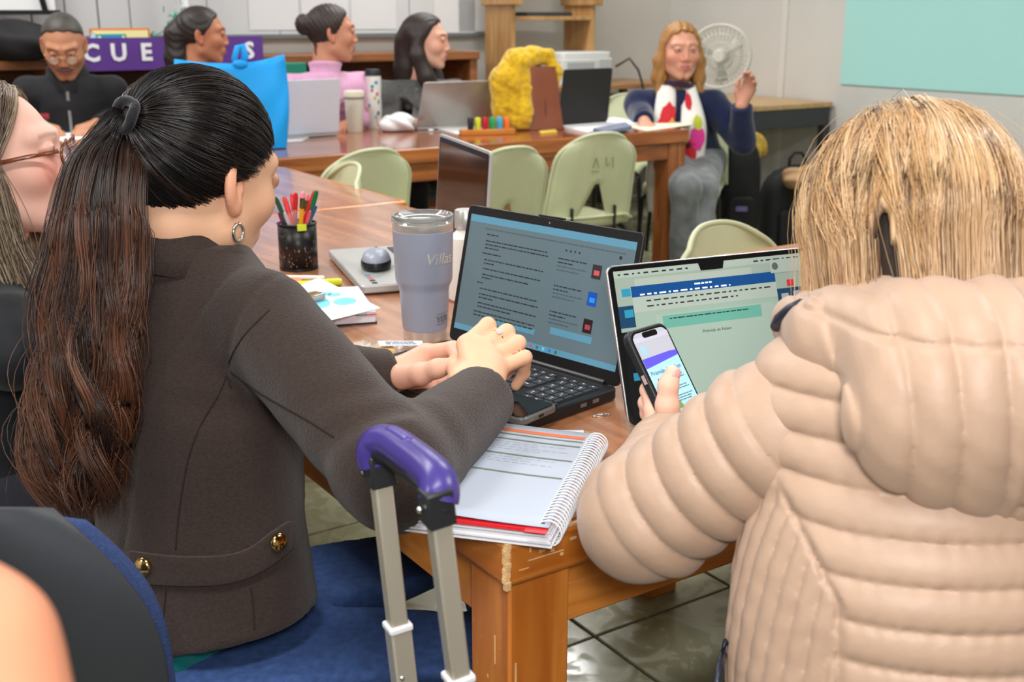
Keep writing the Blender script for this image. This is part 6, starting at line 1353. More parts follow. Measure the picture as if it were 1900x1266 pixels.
# collar stand, belt with gold buttons
def ring_band(c, tilt, prof, m, name, a0=-2.6, a1=2.6, n=44, sq=1.0):
    M = TR(tuple(c - O1)) @ Matrix.Rotation(-ty, 4, 'Z') @ Matrix.Rotation(tilt, 4, 'X'); G = []
    for i in range(n):
        a = a0 + (a1 - a0) * i / (n - 1); G.append([tuple(M @ Vector((r * math.sin(a), -r * math.cos(a) * sq, z))) for r, z in prof])
    return MB().grid(G).obj(name, m, W1, 180, solid=.007)
ring_band(nb + UP * .010 - fw * .0, -.30, [(.088, -.050), (.079, -.02), (.073, .004), (.071, .028), (.074, .036)], M_COAT, 'collar', -2.75, 2.75)
ts_, bs_ = [(240, 1022), (300, 1030), (360, 1033), (420, 1030), (465, 1016), (500, 990), (538, 966)], [(236, 1082), (300, 1086), (360, 1088), (420, 1084), (465, 1071), (505, 1048), (541, 1018)]
def ct(P): return coat_torso(P) + .003 * wnoise(P, 16, 41)
tT, tB = catmull([(u, v, 0) for u, v in ts_], 5), catmull([(u, v, 0) for u, v in bs_], 5)
G = []
for p, q in zip(tT, tB):
    row = []
    for k in range(5):
        u, v = p[0] + (q[0] - p[0]) * k / 4, p[1] + (q[1] - p[1]) * k / 4; h_ = hit(ct, u, v, 1.0, .0045); row.append(tuple(h_ - O1))
    G.append(row)
MB().grid(G).obj('back_belt', M_COAT, W1, 180, solid=.007, bev=.002)
for (u, v) in ((265, 1052), (517, 1007)):
    h_ = hit(ct, u, v, 1.0, .011); n_ = normal(ct, h_); q_ = Vector(n_).to_track_quat('Z', 'Y').to_matrix().to_4x4(); q_.translation = Vector(h_ - O1)
    MB().ball((0, 0, 0), (.0115, .0115, .006), 24, 12, q_).obj('gold_button', mat('polished_gold', (214, 176, 112), .16, metal=1.0), W1, 180)
# sewn seams lying on the coat
M_SEAM = mat('coat_seam', (40, 30, 27), .95)
def seam(px_, r=.0011, t0=1.0, fn=None):
    pth = [hit(fn or coat, p[0], p[1], t0, .0002) for p in catmull([(u, v, 0) for u, v in px_], 8)]
    return MB().tube([tuple(p - O1) for p in pth], r, 6).obj('seam', M_SEAM, W1, 180)
seam([(424, 690), (404, 735), (372, 790), (350, 850), (338, 910), (330, 970), (326, 1020)])
seam([(466, 1090), (470, 1130), (472, 1168)]); seam([(500, 575), (455, 620), (430, 660), (424, 690), (428, 720)]); seam([(428, 690), (470, 722), (520, 752), (570, 780), (620, 812)])
seam([(308, 1095), (304, 1140), (304, 1180)])
# sweater hem and jeans
def hemband(P): d = ecap(P, chest, pv - UP * .03, .128, .155, fw, .80); d = smax(d, .466 - P[:, 2], .004); d = smax(d, ((P - pv.astype(np.float32)) @ rt.astype(np.float32)) - .075, .01); return smax(d, P[:, 2] - .54, .004) + .0007 * np.sin(((P - pv.astype(np.float32)) @ rt.astype(np.float32)) * 1500)
V, F = surfnet(hemband, pv - .25, pv + .25, .005); mesh_np('sweater_hem', V, F, cloth('teal_knit', (0, 108, 108), .9, .05, 40, .2, 200), W1, None, 180, O1)
kR, kL = np.array([-.03, 1.265, .545]), np.array([-.03, 1.56, .545]); aRk, aLk = np.array([.02, 1.30, .08]), np.array([.03, 1.60, .08])
hR, hL = pv + rt * .08 - UP * .035 - fw * .0, pv - rt * .08 - UP * .035
def jeans(P):
    d = ecap(P, pv - rt * .075 - UP * .06, pv + rt * .075 - UP * .06, .125, .125, UP, .82); d = smin(d, ecap(P, pv - UP * .02, pv - UP * .04, .15, .15, fw, .78), .03)
    for h_, k, a in ((hR, kR, aRk), (hL, kL, aLk)): d = smin(d, chain(P, [h_, k, a], [.094, .072, .052], .03), .028)
    d = d + .0035 * wnoise(P, 30, 71) + .0016 * wnoise(P, 80, 72); return smax(d, P[:, 2] - .505, .008)
al = np.array([pv, kR, kL, aRk, aLk]); V, F = surfnet(jeans, al.min(0) - .2, al.max(0) + .2, .008)
mesh_np('jeans', V, F, mat('indigo_denim', (56, 80, 128), .85, var=.22, scale=90, bump=.4, bscale=600, spec=.2), W1, None, 180, O1)
for a in (aRk, aLk):
    def sho(P): return smax(smin(cap(P, [a[0], a[1], .05], [a[0] + .14, a[1] + .05, .035], .045, .038), cap(P, a, [a[0], a[1], .05], .046, .045), .03), .002 - P[:, 2], .004)
    V, F = surfnet(sho, (a[0] - .1, a[1] - .1, -.01), (a[0] + .25, a[1] + .2, .2), .008); mesh_np('shoe', V, F, MATS['dark_shoe'], W1, None, 180, O1)
# head, neck, hands
HC1 = pd(372, 326, 1.40); HM1 = rot_head(math.radians(35), .25, .05); s1 = 1.0; SKIN1 = (232, 182, 148)
def w1head(P):
    Q = ((P - HC1.astype(np.float32)) @ HM1); d = head_sdf(Q)
    return smin(d, cap(P, HC1 + HM1 @ np.array([0, -.030, -.06]), nb - UP * .03, .053, .062), .022)
V, F = surfnet(w1head, HC1 - .26, HC1 + .16, .0026); blocks = [(V, F, skin_col((V - HC1) @ HM1, SKIN1, (206, 128, 116), (40, 30, 26), blush=.16))]
def J(*a): return [pd(u, v, z) for u, v, z in a]
fR = [J((866, 640, 1.468), (905, 604, 1.495), (893, 628, 1.525), (872, 655, 1.532)), J((893, 648, 1.465), (940, 617, 1.49), (930, 648, 1.52), (912, 678, 1.528)), J((910, 664, 1.458), (961, 637, 1.48), (955, 668, 1.508), (938, 696, 1.515)), J((922, 686, 1.448), (974, 663, 1.465), (972, 693, 1.488), (957, 716, 1.494))]
tR = J((858, 704, 1.432), (850, 684, 1.470), (848, 674, 1.50), (852, 664, 1.525))
def w1r(P): dd = (wR - eR) / np.linalg.norm(wR - eR); return smin(hand_sdf(P, wR, fR, tR, 1.10), cap(P, wR, wR - dd * .07, .0235, .028), .014)
al = np.array(sum(fR, []) + tR + [wR, wR - (wR - eR) * .3]); blocks.append(skin_block(w1r, al.min(0) - .035, al.max(0) + .035, .0022, (238, 186, 152)))
fL = [J((790, 656, 1.575), (840, 648, 1.552), (850, 664, 1.530), (846, 676, 1.515)), J((797, 674, 1.585), (846, 682, 1.572), (838, 702, 1.553), (822, 713, 1.540)), J((797, 692, 1.585), (840, 706, 1.570), (826, 721, 1.550), (810, 726, 1.540)), J((792, 710, 1.577), (824, 726, 1.556), (811, 739, 1.540), (799, 745, 1.530))]
tL = J((748, 698, 1.540), (782, 694, 1.512), (812, 684, 1.496), (840, 676, 1.490))
def w1l(P): dd = (wL - eL) / np.linalg.norm(wL - eL); return smin(hand_sdf(P, wL, fL, tL, 1.14), cap(P, wL, wL - dd * .06, .024, .027), .014)
al = np.array(sum(fL, []) + tL + [wL, wL - (wL - eL) * .25]); blocks.append(skin_block(w1l, al.min(0) - .035, al.max(0) + .035, .0022, (240, 186, 160)))
V, F, C = join(blocks); mesh_np('body', V, F, M_SKIN, W1, C, 180, O1)
eyeballs(W1, HM1, HC1, s1, O1)
nails(W1, O1, [(tL[3], tL[2], np.array([-.1, -.8, .6]))], M_NAIL, .0078)
nails(W1, O1, [(fL[k][3], fL[k][2], np.array([0, -.9, .2])) for k in (2, 3)], M_NAIL, .0062)
# lashes hint, ring, hoop earring
for (a, b) in ((fR[1][0], fR[1][1]),):
    c = a * .35 + b * .65; M = Vector(b - a).to_track_quat('Z', 'Y').to_matrix().to_4x4(); M.translation = Vector(c - O1)
    rg_ = MB().tube([(.0106 * math.cos(t), .0106 * math.sin(t), 0) for t in [2 * math.pi * k / 28 for k in range(28)]], .0012, 8, M, closed=True).obj('ring', mat('ring_gold', (222, 186, 120), .18, metal=1.0), W1, 180)
    n_ = np.array([-.1, -.75, .65]); n_ -= (b - a) / np.linalg.norm(b - a) * (n_ @ ((b - a) / np.linalg.norm(b - a))); n_ /= np.linalg.norm(n_)
    Mq = Vector(n_).to_track_quat('Z', 'Y').to_matrix().to_4x4(); Mq.translation = Vector(c - O1 + n_ * .0118)
    o = MB().lathe([(.0022, 0), (.0042, .0018), (.0036, .0034), (.0, .0036)], 8, Mq).obj('ring_stone', mat('clear_stone', (220, 226, 236), .04, metal=.3, spec=1), None, 0); o.parent = rg_
def h1(p): return HC1 + HM1 @ np.array(p, float)
ec = h1((.0835, -.001, -.058)); Me = Matrix.Rotation(-math.radians(35) + .28, 4, 'Z'); Me.translation = Vector(ec - O1)
MB().tube([(.0022 * math.sin(t * 2) * 0, .0105 * math.cos(t), .0105 * math.sin(t)) for t in [math.pi * .5 + .25 + (2 * math.pi - .5) * k / 30 for k in range(31)]], .0021, 10, Me).obj('hoop_earring', mat('silver_jewel', (224, 224, 220), .16, metal=1.0), W1, 180)
# hair combed back into the ponytail
ELC, ELR = np.array([0, -.014, .030]), np.array([.0745, .096, .087])
def on_skull(d, off):
    d = d / np.linalg.norm(d, axis=-1, keepdims=True); R_ = ELR + off if np.ndim(off) == 0 else ELR + off[..., None]; t = 1 / np.sqrt(((d / R_) ** 2).sum(-1)); return ELC + d * t[..., None]
def in_hair(p): return ((p[..., 1] - .064) * .80 + (p[..., 2] - .070) * -.60 < 0) & (p[..., 2] > .012 + .86 * (p[..., 1] - .006)) & (p[..., 2] > -.098)
TIE = np.array([0, -.118, .052]); td = (TIE - ELC) / np.linalg.norm(TIE - ELC); e1 = np.cross(td, [1, 0, 0]); e1 /= np.linalg.norm(e1); e2 = np.cross(td, e1)
rg = np.random.default_rng(3); NS = 4800; th = rg.uniform(0, 2 * math.pi, NS); ps = np.linspace(.05, 2.9, 110)
D = np.cos(ps)[None, :, None] * td + np.sin(ps)[None, :, None] * (np.cos(th)[:, None, None] * e1 + np.sin(th)[:, None, None] * e2)
ok = in_hair(on_skull(D, .004)); pm = np.array([ps[np.argmin(o_) - 1] if not o_.all() else ps[-1] for o_ in ok]); pm = np.maximum(pm, .2)
pm *= np.where(rg.random(NS) < .55, rg.uniform(.96, 1.06, NS), rg.uniform(.3, 1, NS)); K = 18; tt = np.linspace(0, 1, K)
psi = pm[:, None] * (1 - tt[None] * .985); wob = th[:, None] + .05 * rg.normal(size=(NS, 1)) * np.sin(tt[None] * 3 + rg.uniform(0, 6, (NS, 1)))
D = np.cos(psi)[..., None] * td + np.sin(psi)[..., None] * (np.cos(wob)[..., None] * e1 + np.sin(wob)[..., None] * e2)
off = .0045 + .006 * np.sin(np.clip(tt, 0, 1) * math.pi)[None] + rg.uniform(0, .0035, (NS, 1)) + .0018 * np.sin(th * 37)[:, None]
LP = on_skull(D, off); Wp = LP @ HM1.T + HC1
cb_ = np.where(rg.random((NS, 1, 1)) < .12, LC((64, 48, 40)), LC((22, 19, 19))) * rg.uniform(.7, 1.3, (NS, 1, 1)) * np.ones((1, K, 1))
hr1 = strand_mesh('hair', Wp, rg.uniform(.0003, .0007, NS), cb_, M_STR, W1, O1)
def under1(P): Q = (P - HC1.astype(np.float32)) @ HM1; d = ell(Q, ELC, ELR + .0055); d = smax(d, ((Q[:, 1] - .058) * .80 + (Q[:, 2] - .070) * -.60), .006); d = smax(d, .026 + .86 * (Q[:, 1] - .006) - Q[:, 2], .006); return smin(d, ell(Q, TIE + np.array([0, .016, 0]), (.018, .02, .018)), .012)
V, F = surfnet(under1, HC1 - .15, HC1 + .15, .0035); o = mesh_np('scalp_hair', V, F, mat('black_under_hair', (20, 18, 18), .5), W1, None, 180, O1)
tw = h1(TIE + np.array([0, -.004, 0])); Mt = Matrix((Vector(HM1 @ e1), Vector(HM1 @ e2), Vector(HM1 @ td))).transposed().to_4x4(); Mt.translation = Vector(tw - O1)
MB().tube([(.0175 * math.cos(t), .0175 * math.sin(t), .002 * math.sin(3 * t)) for t in [2 * math.pi * k / 36 for k in range(36)]], .0062, 10, Mt, closed=True).obj('hair_tie', cloth('black_elastic', (26, 26, 30), .8), W1, 180)
cen = catmull([tw, pd(214, 262, 1.305), pd(192, 350, 1.285), pd(180, 470, 1.265), pd(165, 600, 1.255), pd(146, 730, 1.25), pd(140, 850, 1.25), pd(150, 965, 1.255)], 8); cen = resample(cen, 34)
rad = np.interp(np.linspace(0, 1, 34), [0, .05, .16, .35, .55, .75, .9, 1], [.014, .026, .050, .060, .058, .055, .045, .030])
def pony_paths(nl, per, seed, rmul, wav):
    rg = np.random.default_rng(seed); out, cc = [], []; T = np.gradient(cen, axis=0); T /= np.linalg.norm(T, axis=1, keepdims=True); X = np.cross(T, UP); X = np.cross(T, np.array([.3, .95, 0])); X /= np.linalg.norm(X, axis=1, keepdims=True); Y = np.cross(T, X); tt = np.linspace(0, 1, 34)
    for l in range(nl):
        a = rg.uniform(0, 2 * math.pi); q = math.sqrt(rg.uniform(.12, 1)) * rmul; ph, fq, am = rg.uniform(0, 6.3), rg.uniform(13, 20), rg.uniform(.006, .020) * wav; le = rg.uniform(.80, 1.06); lock = rg.random(); tw_ = rg.uniform(-.8, .8)
        ax = np.cos(a + tw_ * tt) * q; ay = np.sin(a + tw_ * tt) * q * .75
        L = cen + X * (ax * rad + am * np.sin(fq * tt + ph) * np.clip((tt - .35) * 3, 0, 1))[:, None] + Y * (ay * rad + am * .7 * np.cos(fq * tt + ph) * np.clip((tt - .35) * 3, 0, 1))[:, None]
        for k in range(per):
            o1, o2 = rg.normal(size=2) * .0045; sp = (.35 + .9 * np.abs(np.sin(tt * 5 + ph)) * (tt > .3) + .5 * tt)
            P_ = L + X * (o1 * sp)[:, None] + Y * (o2 * sp)[:, None] + rg.normal(size=3) * .0008; m = int(34 * min(1, le * rg.uniform(.9, 1.02))); P_ = resample(P_[:max(m, 16)], 34); out.append(P_)
            hi_ = .9 if lock > .62 else (.45 if lock > .35 else .12); base = LC((30, 24, 23)) * rg.uniform(.6, 1.3); brn = LC((112, 68, 44)) * rg.uniform(.6, 1.35)
            wgt = (np.clip((tt - .04) * 3.0, 0, 1) * hi_ * rg.uniform(.5, 1.0))[:, None]; cc.append(base * (1 - wgt) + brn * wgt)
    return np.array(out), np.array(cc)
Pp, Cc = pony_paths(105, 38, 5, 1.0, 1.0); P2_, C2_ = pony_paths(40, 2, 9, 1.22, 1.6)
strand_mesh('ponytail', np.concatenate([Pp, P2_]), np.concatenate([np.random.default_rng(1).uniform(.0003, .0007, len(Pp)), np.full(len(P2_), .00035)]), np.concatenate([Cc, C2_]), M_STR, W1, O1)
MB().tube([tuple(p - O1) for p in cen[:31]], list(rad[:31] * .55), 14).obj('ponytail_core', mat('dark_core_hair', (26, 20, 19), .6), W1, 180)
# ------------------------------------------------------------------ blonde woman in the beige puffer jacket
cx0 = .385; O2 = np.array([cx0, .90, 0]); W2 = thing('person', 'blonde woman seen from behind in a beige quilted puffer jacket holding a phone', 'person', O2, 0)
HC2 = pd(1680, 458, 1.055); HM2 = rot_head(math.radians(-2), .34, -.05); nb2 = np.array([.370, .985, .955]); pv2 = np.array([.385, .865, .46])
sL2, sR2 = np.array([.242, .965, .900]), np.array([.530, .965, .900]); eL2, wL2 = pd(1192, 965, 1.10), pd(1246, 824, 1.29); eR2, wR2 = np.array([.64, 1.02, .81]), np.array([.56, 1.22, .80])
def puff(t): q = np.minimum(np.sqrt(np.sin(math.pi * t) ** 2 + .006), 1.0); return .68 * (1 - (1 - q) ** 4) + .32 * np.sin(math.pi * t) ** 2
F2 = np.array([0, 1.0, 0])
def jk_base(P):
    d = ecap(P, [cx0 - .005, .955, .905], [cx0, .915, .74], .150, .165, F2, .72); d = smin(d, ecap(P, [cx0, .915, .74], pv2, .165, .200, F2, .76), .06)
    d = smin(d, cap(P, sL2 + np.array([.02, 0, .012]), [cx0 - .02, .965, .945], .046, .070), .05); return smin(d, cap(P, sR2 - np.array([.02, 0, -.012]), [cx0 + .02, .965, .945], .046, .070), .05)
def jacket(P):
    b = jk_base(P); x, y, z = P[:, 0] - cx0, P[:, 1], P[:, 2]
    seam = .120 + .9 * np.clip(z - .80, 0, .1) * 0.55; low = 1 / (1 + np.exp((z - .868) / .006)); side = 1 / (1 + np.exp((seam - np.abs(x)) / .0020)) * low
    zz = (z - .030 * x + .0035 * wnoise(P, 10, 81)) / .0318
    hp = .0068 * puff(zz) + .0009 * np.sin(x * 420 + 5 * wnoise(P, 25, 82)) * (1 - puff(zz)) 
    ang = np.arctan2(x, -(y - .93)); vp = .0052 * puff(ang / .105) + .0010 * wnoise(P * np.array([1, 1, 2.2], np.float32), 75, 83)
    d = b - (hp * (1 - side) + vp * side) + .0022 * wnoise(P, 22, 84)
    d = d + .0045 * np.exp(-((np.abs(x) - seam) / .0028) ** 2) * low
    return d
def sleeve2(P, S_, e, w, seed):
    d = chain(P, [S_, e, w], [.063, .053, .036], .03); s = arc_param(P, [S_, e, w]); L1 = np.linalg.norm(np.array(e) - S_); L2 = L1 + np.linalg.norm(np.array(w) - e)
    t = (s + .004 * wnoise(P, 12, seed)) / .0335; d = d - .0082 * puff(t) + .0010 * wnoise(P, 70, seed + 1) + .002 * wnoise(P, 24, seed + 2)
    dd = (np.array(w) - e) / (L2 - L1); return smax(d, ((P - np.array(w, np.float32)) @ dd.astype(np.float32)) - .006, .01)
M_PUF = mat('beige_nylon', (182, 152, 130), .46, var=.03, scale=40, bump=.12, bscale=90, sheen=.15, spec=.4)
V, F = surfnet(lambda P: smax(jacket(P), .40 - P[:, 2], .01), (.10, .66, .38), (.68, 1.12, 1.03), .0027); mesh_np('jacket', V, F, M_PUF, W2, None, 180, O2)
for i, (S_, e, w) in enumerate(((sL2, eL2, wL2), (sR2, eR2, wR2))):
    al = np.array([S_, e, w]); V, F = surfnet(lambda P: sleeve2(P, S_, e, w, 91 + i), al.min(0) - .11, al.max(0) + .11, .0027 if i == 0 else .006); mesh_np('sleeve', V, F, M_PUF, W2, None, 180, O2)
def hood_b(P):
    d = chain(P, [(.270, 1.015, .985), (.285, .945, .990), (.330, .890, .998), (.40, .872, 1.000), (.48, .89, 1.000), (.545, .95, .99)], [.024, .034, .046, .048, .046, .04], .03)
    return smin(d, ell(P, (.405, .845, .950), (.135, .052, .078)), .05)
def hood(P):
    d = hood_b(P); x, z = P[:, 0], P[:, 2]; lf = 1 / (1 + np.exp((x - .392) / .0012))
    a = (x + .45 * (1.0 - z) * 0 + .10 * (z - .95) + .004 * wnoise(P, 14, 95)) / .034; b = (z + .004 * wnoise(P, 14, 96)) / .033
    d = d - .0062 * (puff(a) * lf + puff(b) * (1 - lf)) + .0015 * wnoise(P * np.array([1, 1, 1.8], np.float32), 80, 97) + .003 * np.exp(-((x - .392) / .0024) ** 2)
    d = smax(d, -cap(P, [.375, 1.0, .93], [.375, 1.0, 1.1], .075, .085), .012)
    return d + .003 * np.exp(-((z - (1.022 + .03 * (x - .38))) / .0025) ** 2) * (P[:, 1] < .95)
V, F = surfnet(hood, (.15, .73, .80), (.66, 1.08, 1.09), .0029); mesh_np('hood', V, F, M_PUF, W2, None, 180, O2)
MB().tube([tuple(p - O2) for p in (pd(1438, 608, 1.03), pd(1450, 594, 1.02), pd(1466, 580, 1.005), pd(1488, 564, .985))], [.005, .0075, .0075, .005], 10).obj('hood_lining', mat('navy_lining', (34, 36, 52), .4), W2, 180)
MB().tube([tuple(np.array(p) - O2) for p in ((.42, .888, 1.044), (.47, .90, 1.044), (.53, .94, 1.036))], .007, 10).obj('hood_lining', mat('navy_lining', (34, 36, 52), .4), W2, 180)
zq = [hit(jacket, u, v, .6, .001) for u, v in ((1348, 1190), (1342, 1215), (1336, 1240), (1330, 1266), (1326, 1290))]
MB().tube([tuple(p - O2) for p in zq], .0035, 8).obj('pocket_zip', mat('zip_navy', (40, 44, 58), .35, metal=.4), W2, 180)
V, F = surfnet(lambda P: smin(ecap(P, [cx0 - .07, .90, .44], [cx0 + .07, .90, .44], .12, .12, UP, .8), smin(chain(P, [(cx0 - .09, .92, .44), (cx0 - .02, 1.28, .47), (cx0 - .01, 1.30, .08)], [.092, .07, .05], .03), chain(P, [(cx0 + .09, .92, .44), (cx0 + .16, 1.28, .47), (cx0 + .16, 1.30, .08)], [.092, .07, .05], .03), .03), .03), (cx0 - .27, .70, .0), (cx0 + .27, 1.48, .60), .011)
mesh_np('trousers', V, F, M_DARKT, W2, None, 180, O2)
for x in (-.01, .16):
    def sho(P): return smax(cap(P, [cx0 + x, 1.30, .045], [cx0 + x, 1.45, .035], .046, .038), .002 - P[:, 2], .004)
    V, F = surfnet(sho, (cx0 + x - .1, 1.2, -.01), (cx0 + x + .1, 1.55, .12), .008); mesh_np('shoe', V, F, MATS['dark_shoe'], W2, None, 180, O2)
# phone frame and hand
PN = np.array([.607, -.556, .567]); PN /= np.linalg.norm(PN); PU = np.array([-.35, .35, .80]); PU -= PN * (PU @ PN); PU /= np.linalg.norm(PU); PX = np.cross(PU, PN)
pc2 = pd(1197, 606, 1.325) - PU * .077
def w2head(P):
    Q = (P - HC2.astype(np.float32)) @ HM2; return smin(head_sdf(Q), cap(P, HC2 + HM2 @ np.array([0, -.03, -.06]), nb2 - UP * .02, .052, .06), .022)
V, F = surfnet(w2head, HC2 - .24, HC2 + .16, .0040); blocks = [(V, F, skin_col((V - HC2) @ HM2, (228, 180, 152), (200, 120, 110), (120, 90, 60)))]
tH = J((1243, 790, 1.285), (1238, 752, 1.272), (1240, 716, 1.268), (1248, 692, 1.268))
fH = [J((1216, 762, 1.305), (1203, 724, 1.318), (1214, 700, 1.345), (1232, 690, 1.36)), J((1222, 775, 1.315), (1200, 748, 1.335), (1213, 728, 1.362), (1236, 720, 1.372)), J((1222, 788, 1.318), (1203, 768, 1.338), (1216, 752, 1.365), (1240, 748, 1.375)), J((1226, 800, 1.312), (1206, 788, 1.325), (1214, 776, 1.348), (1232, 772, 1.36))]
def w2h(P): dd = (wL2 - eL2) / np.linalg.norm(wL2 - eL2); return smin(hand_sdf(P, wL2, fH, tH), cap(P, wL2, wL2 - dd * .05, .025, .027), .014)
al = np.array(sum(fH, []) + tH + [wL2]); blocks.append(skin_block(w2h, al.min(0) - .04, al.max(0) + .035, .0022, (240, 190, 166)))
fs_, th_ = simple_hand(wR2, (-.3, 1, 0), UP, .4, 1.0, -1)
al = np.array(sum([list(f) for f in fs_], []) + th_ + [wR2]); blocks.append(skin_block(lambda P: smin(hand_sdf(P, wR2, fs_, th_), cap(P, wR2, wR2 + np.array([.02, -.05, 0]), .025, .027), .014), al.min(0) - .06, al.max(0) + .035, .004, (240, 190, 166)))
V, F, C = join(blocks); mesh_np('body', V, F, M_SKIN, W2, C, 180, O2); eyeballs(W2, HM2, HC2, 1.0, O2, (70, 60, 40))
nails(W2, O2, [(tH[3], tH[2], PN)], M_NAIL, .0078)
ph2 = thing('phone', 'phone in a black case showing a pyramid diagram in the blonde woman\'s hand', 'phone', pc2, 0); ph2.rotation_euler = Matrix((Vector(PX), Vector(PU), Vector(PN))).transposed().to_euler()
MB().rbox(.0755, .154, .013, -.0105, .0005).obj('case', mat('case_black', (34, 35, 38), .4), ph2, 35, .0025, 3)
MB().rbox(.069, .147, .011, .0004, .0010).obj('glass', M_GLS, ph2)
MB().rbox(.0655, .1425, .010, .0010, .0012).obj('display', scr_mat('phone', (214, 214, 226), .8), ph2)
def pq(name, x0, y0, x1, y1, c, z=.0014, e=.5): return MB().quad(x0, y0, x1, y1, z).obj(name, mat('ph_%s' % name, c, .3, emit=e * .5), ph2, 0)
pq('status_bar', -.0327, .0600, .0327, .0660, (190, 188, 206)); MB().rbox(.028, .007, .003, .0014, .0017, TR((0, .0672, 0))).obj('notch', M_GLS, ph2)
pq('thumbnail', -.027, .044, -.018, .055, (150, 196, 226)); pq('poster', -.0327, -.030, .0327, .040, (168, 218, 232), .0013)
MB().prism([(-.0327, .028), (.0327, .034), (.0327, .040), (.020, .041), (-.0327, .040)], .0014, .0016).obj('violet_band', mat('ph_violet', (92, 84, 214), .3, emit=.25), ph2, 0)
text_mesh('poster_title', 'Pirámide de Kelsen', .0074, mat('ph_navy', (62, 74, 160), .4), ph2, TR((-.0295, .0185, .0017)), 0.0)
MB().prism([(-.030, .000), (-.012, .000), (-.021, .0145)], .0014, .0017).obj('pyramid_top', mat('ph_red', (190, 84, 78), .4, emit=.2), ph2, 0)
MB().prism([(-.0327, -.010), (-.0065, -.010), (-.011, -.0012), (-.0315, -.0012)], .0014, .0017).obj('pyramid_middle', mat('ph_blue', (92, 120, 220), .4, emit=.2), ph2, 0)
MB().prism([(-.0327, -.027), (.003, -.027), (-.0055, -.0115), (-.0327, -.0115)], .0014, .0017).obj('pyramid_base', mat('ph_green', (120, 160, 84), .4, emit=.2), ph2, 0)
tl = MB(); r_ = random.Random(15)
for y in (.011, .008, -.002, -.005, -.013, -.016, -.019): lines(tl, -.004, .028 - .004 * r_.random(), y, .0010, .0017, r_, .0010)
tl.obj('poster_text', mat('ph_ink', (90, 110, 130), .5), ph2, 0)['kind'] = 'stuff'
for k, c in enumerate(((120, 140, 80), (40, 40, 44), (190, 90, 130))): MB().lathe([(.0065, 0), (.0065, .0003)], 18, TR((-.004 + .0145 * k, -.043, .0014))).obj('contact_circle', mat('ph_c%d' % k, c, .4, emit=.2), ph2, 0)
MB().box((-.0382, .018, -.004), (.0012, .011, .004)).obj('side_button', mat('button_rose', (190, 160, 160), .4), ph2)
# blonde hair
ELR2 = ELR + .002
def blonde_paths(nl, per, seed):
    rg = np.random.default_rng(seed); K = 19; tt = np.linspace(0, 1, K); out, cc, rr = [], [], []
    for l in range(nl):
        phi = rg.uniform(-2.35, 2.35); y0 = rg.uniform(-.075, .055)         # phi = 0 straight back
        part = np.array([rg.normal() * .004 + .004, y0, .0]); top = on_skull(np.array([part[0] * 1, y0 + .014, .087])[None], 0.0)[0]
        q = abs(phi); tgt = np.array([math.sin(phi), -math.cos(phi), 0.0]); gap = -.58; tgt_shift = .24 * np.sign(phi - gap) * math.exp(-((phi - gap) / .22) ** 2)
        lo_ = rg.uniform(0, 1); offs = .013 + .007 * lo_; L_ = rg.uniform(.235, .285) if phi > -1.0 else rg.uniform(.25, .31); P_ = []
        d0 = top - ELC; d0 /= np.linalg.norm(d0); fl, pw = rg.uniform(0, 6.3), rg.uniform(.0002, .0008); curl = rg.uniform(-.003, .008)
        a_tot = math.acos(np.clip(d0[2], -1, 1)); 
        for t in tt:
            s = t * L_; e = min(s / .150, 1.0); ph_ = phi + tgt_shift * t ** 1.2; dh = np.array([math.sin(ph_), -math.cos(ph_), 0]); dd = d0 * (1 - e) + (dh + np.array([0, 0, -.30])) * e; p = on_skull(dd[None], offs * min(1, .35 + t * 2.2))[0]
            if s > .150: ex = s - .150; p = p + np.array([0, 0, -1.0]) * ex + dh * (-.10 * ex * (abs(phi) < 1.6) + .06 * ex * (abs(phi) > 1.6)) + np.array([-math.cos(ph_), -math.sin(ph_), 0]) * curl * (ex / .1) ** 1.5
            p = p + np.array([math.cos(ph_), math.sin(ph_), 0]) * pw * math.sin(t * 7 + fl); P_.append(p)
        P_ = np.array(P_); lk = rg.random()
        for k in range(per):
            o3 = rg.normal(size=3) * np.array([.0040, .0040, .0012]); Q_ = P_ + o3 * (.25 + 1.0 * tt)[:, None] ; out.append(Q_ @ HM2.T + HC2); rr.append(rg.uniform(.00022, .00045))
            bl = LC((230, 194, 150)) if lk > .42 else (LC((208, 164, 112)) if lk > .09 else LC((124, 92, 68))); bl = bl * rg.uniform(.88, 1.10)
            root_ = LC((64, 48, 40)) * rg.uniform(.7, 1.4); wgt = np.clip((tt - rg.uniform(.0, .10)) * rg.uniform(3, 8), 0, 1)[:, None]; tipc = LC((230, 200, 166)) if lk > .3 else bl; w2 = (np.clip((tt - .5) * 1.5, 0, .6))[:, None]
            cc.append((root_ * (1 - wgt) + bl * wgt) * (1 - w2) + tipc * w2)
    return np.array(out), np.array(cc), np.array(rr)
Pb, Cb, Rb = blonde_paths(620, 11, 21); strand_mesh('hair', Pb, Rb, Cb, M_STR, W2, O2)
hv0 = HC2 + HM2 @ np.array([0, -.016, .030]); hv1 = hv0 + np.array([-.004, -.012, -.185])
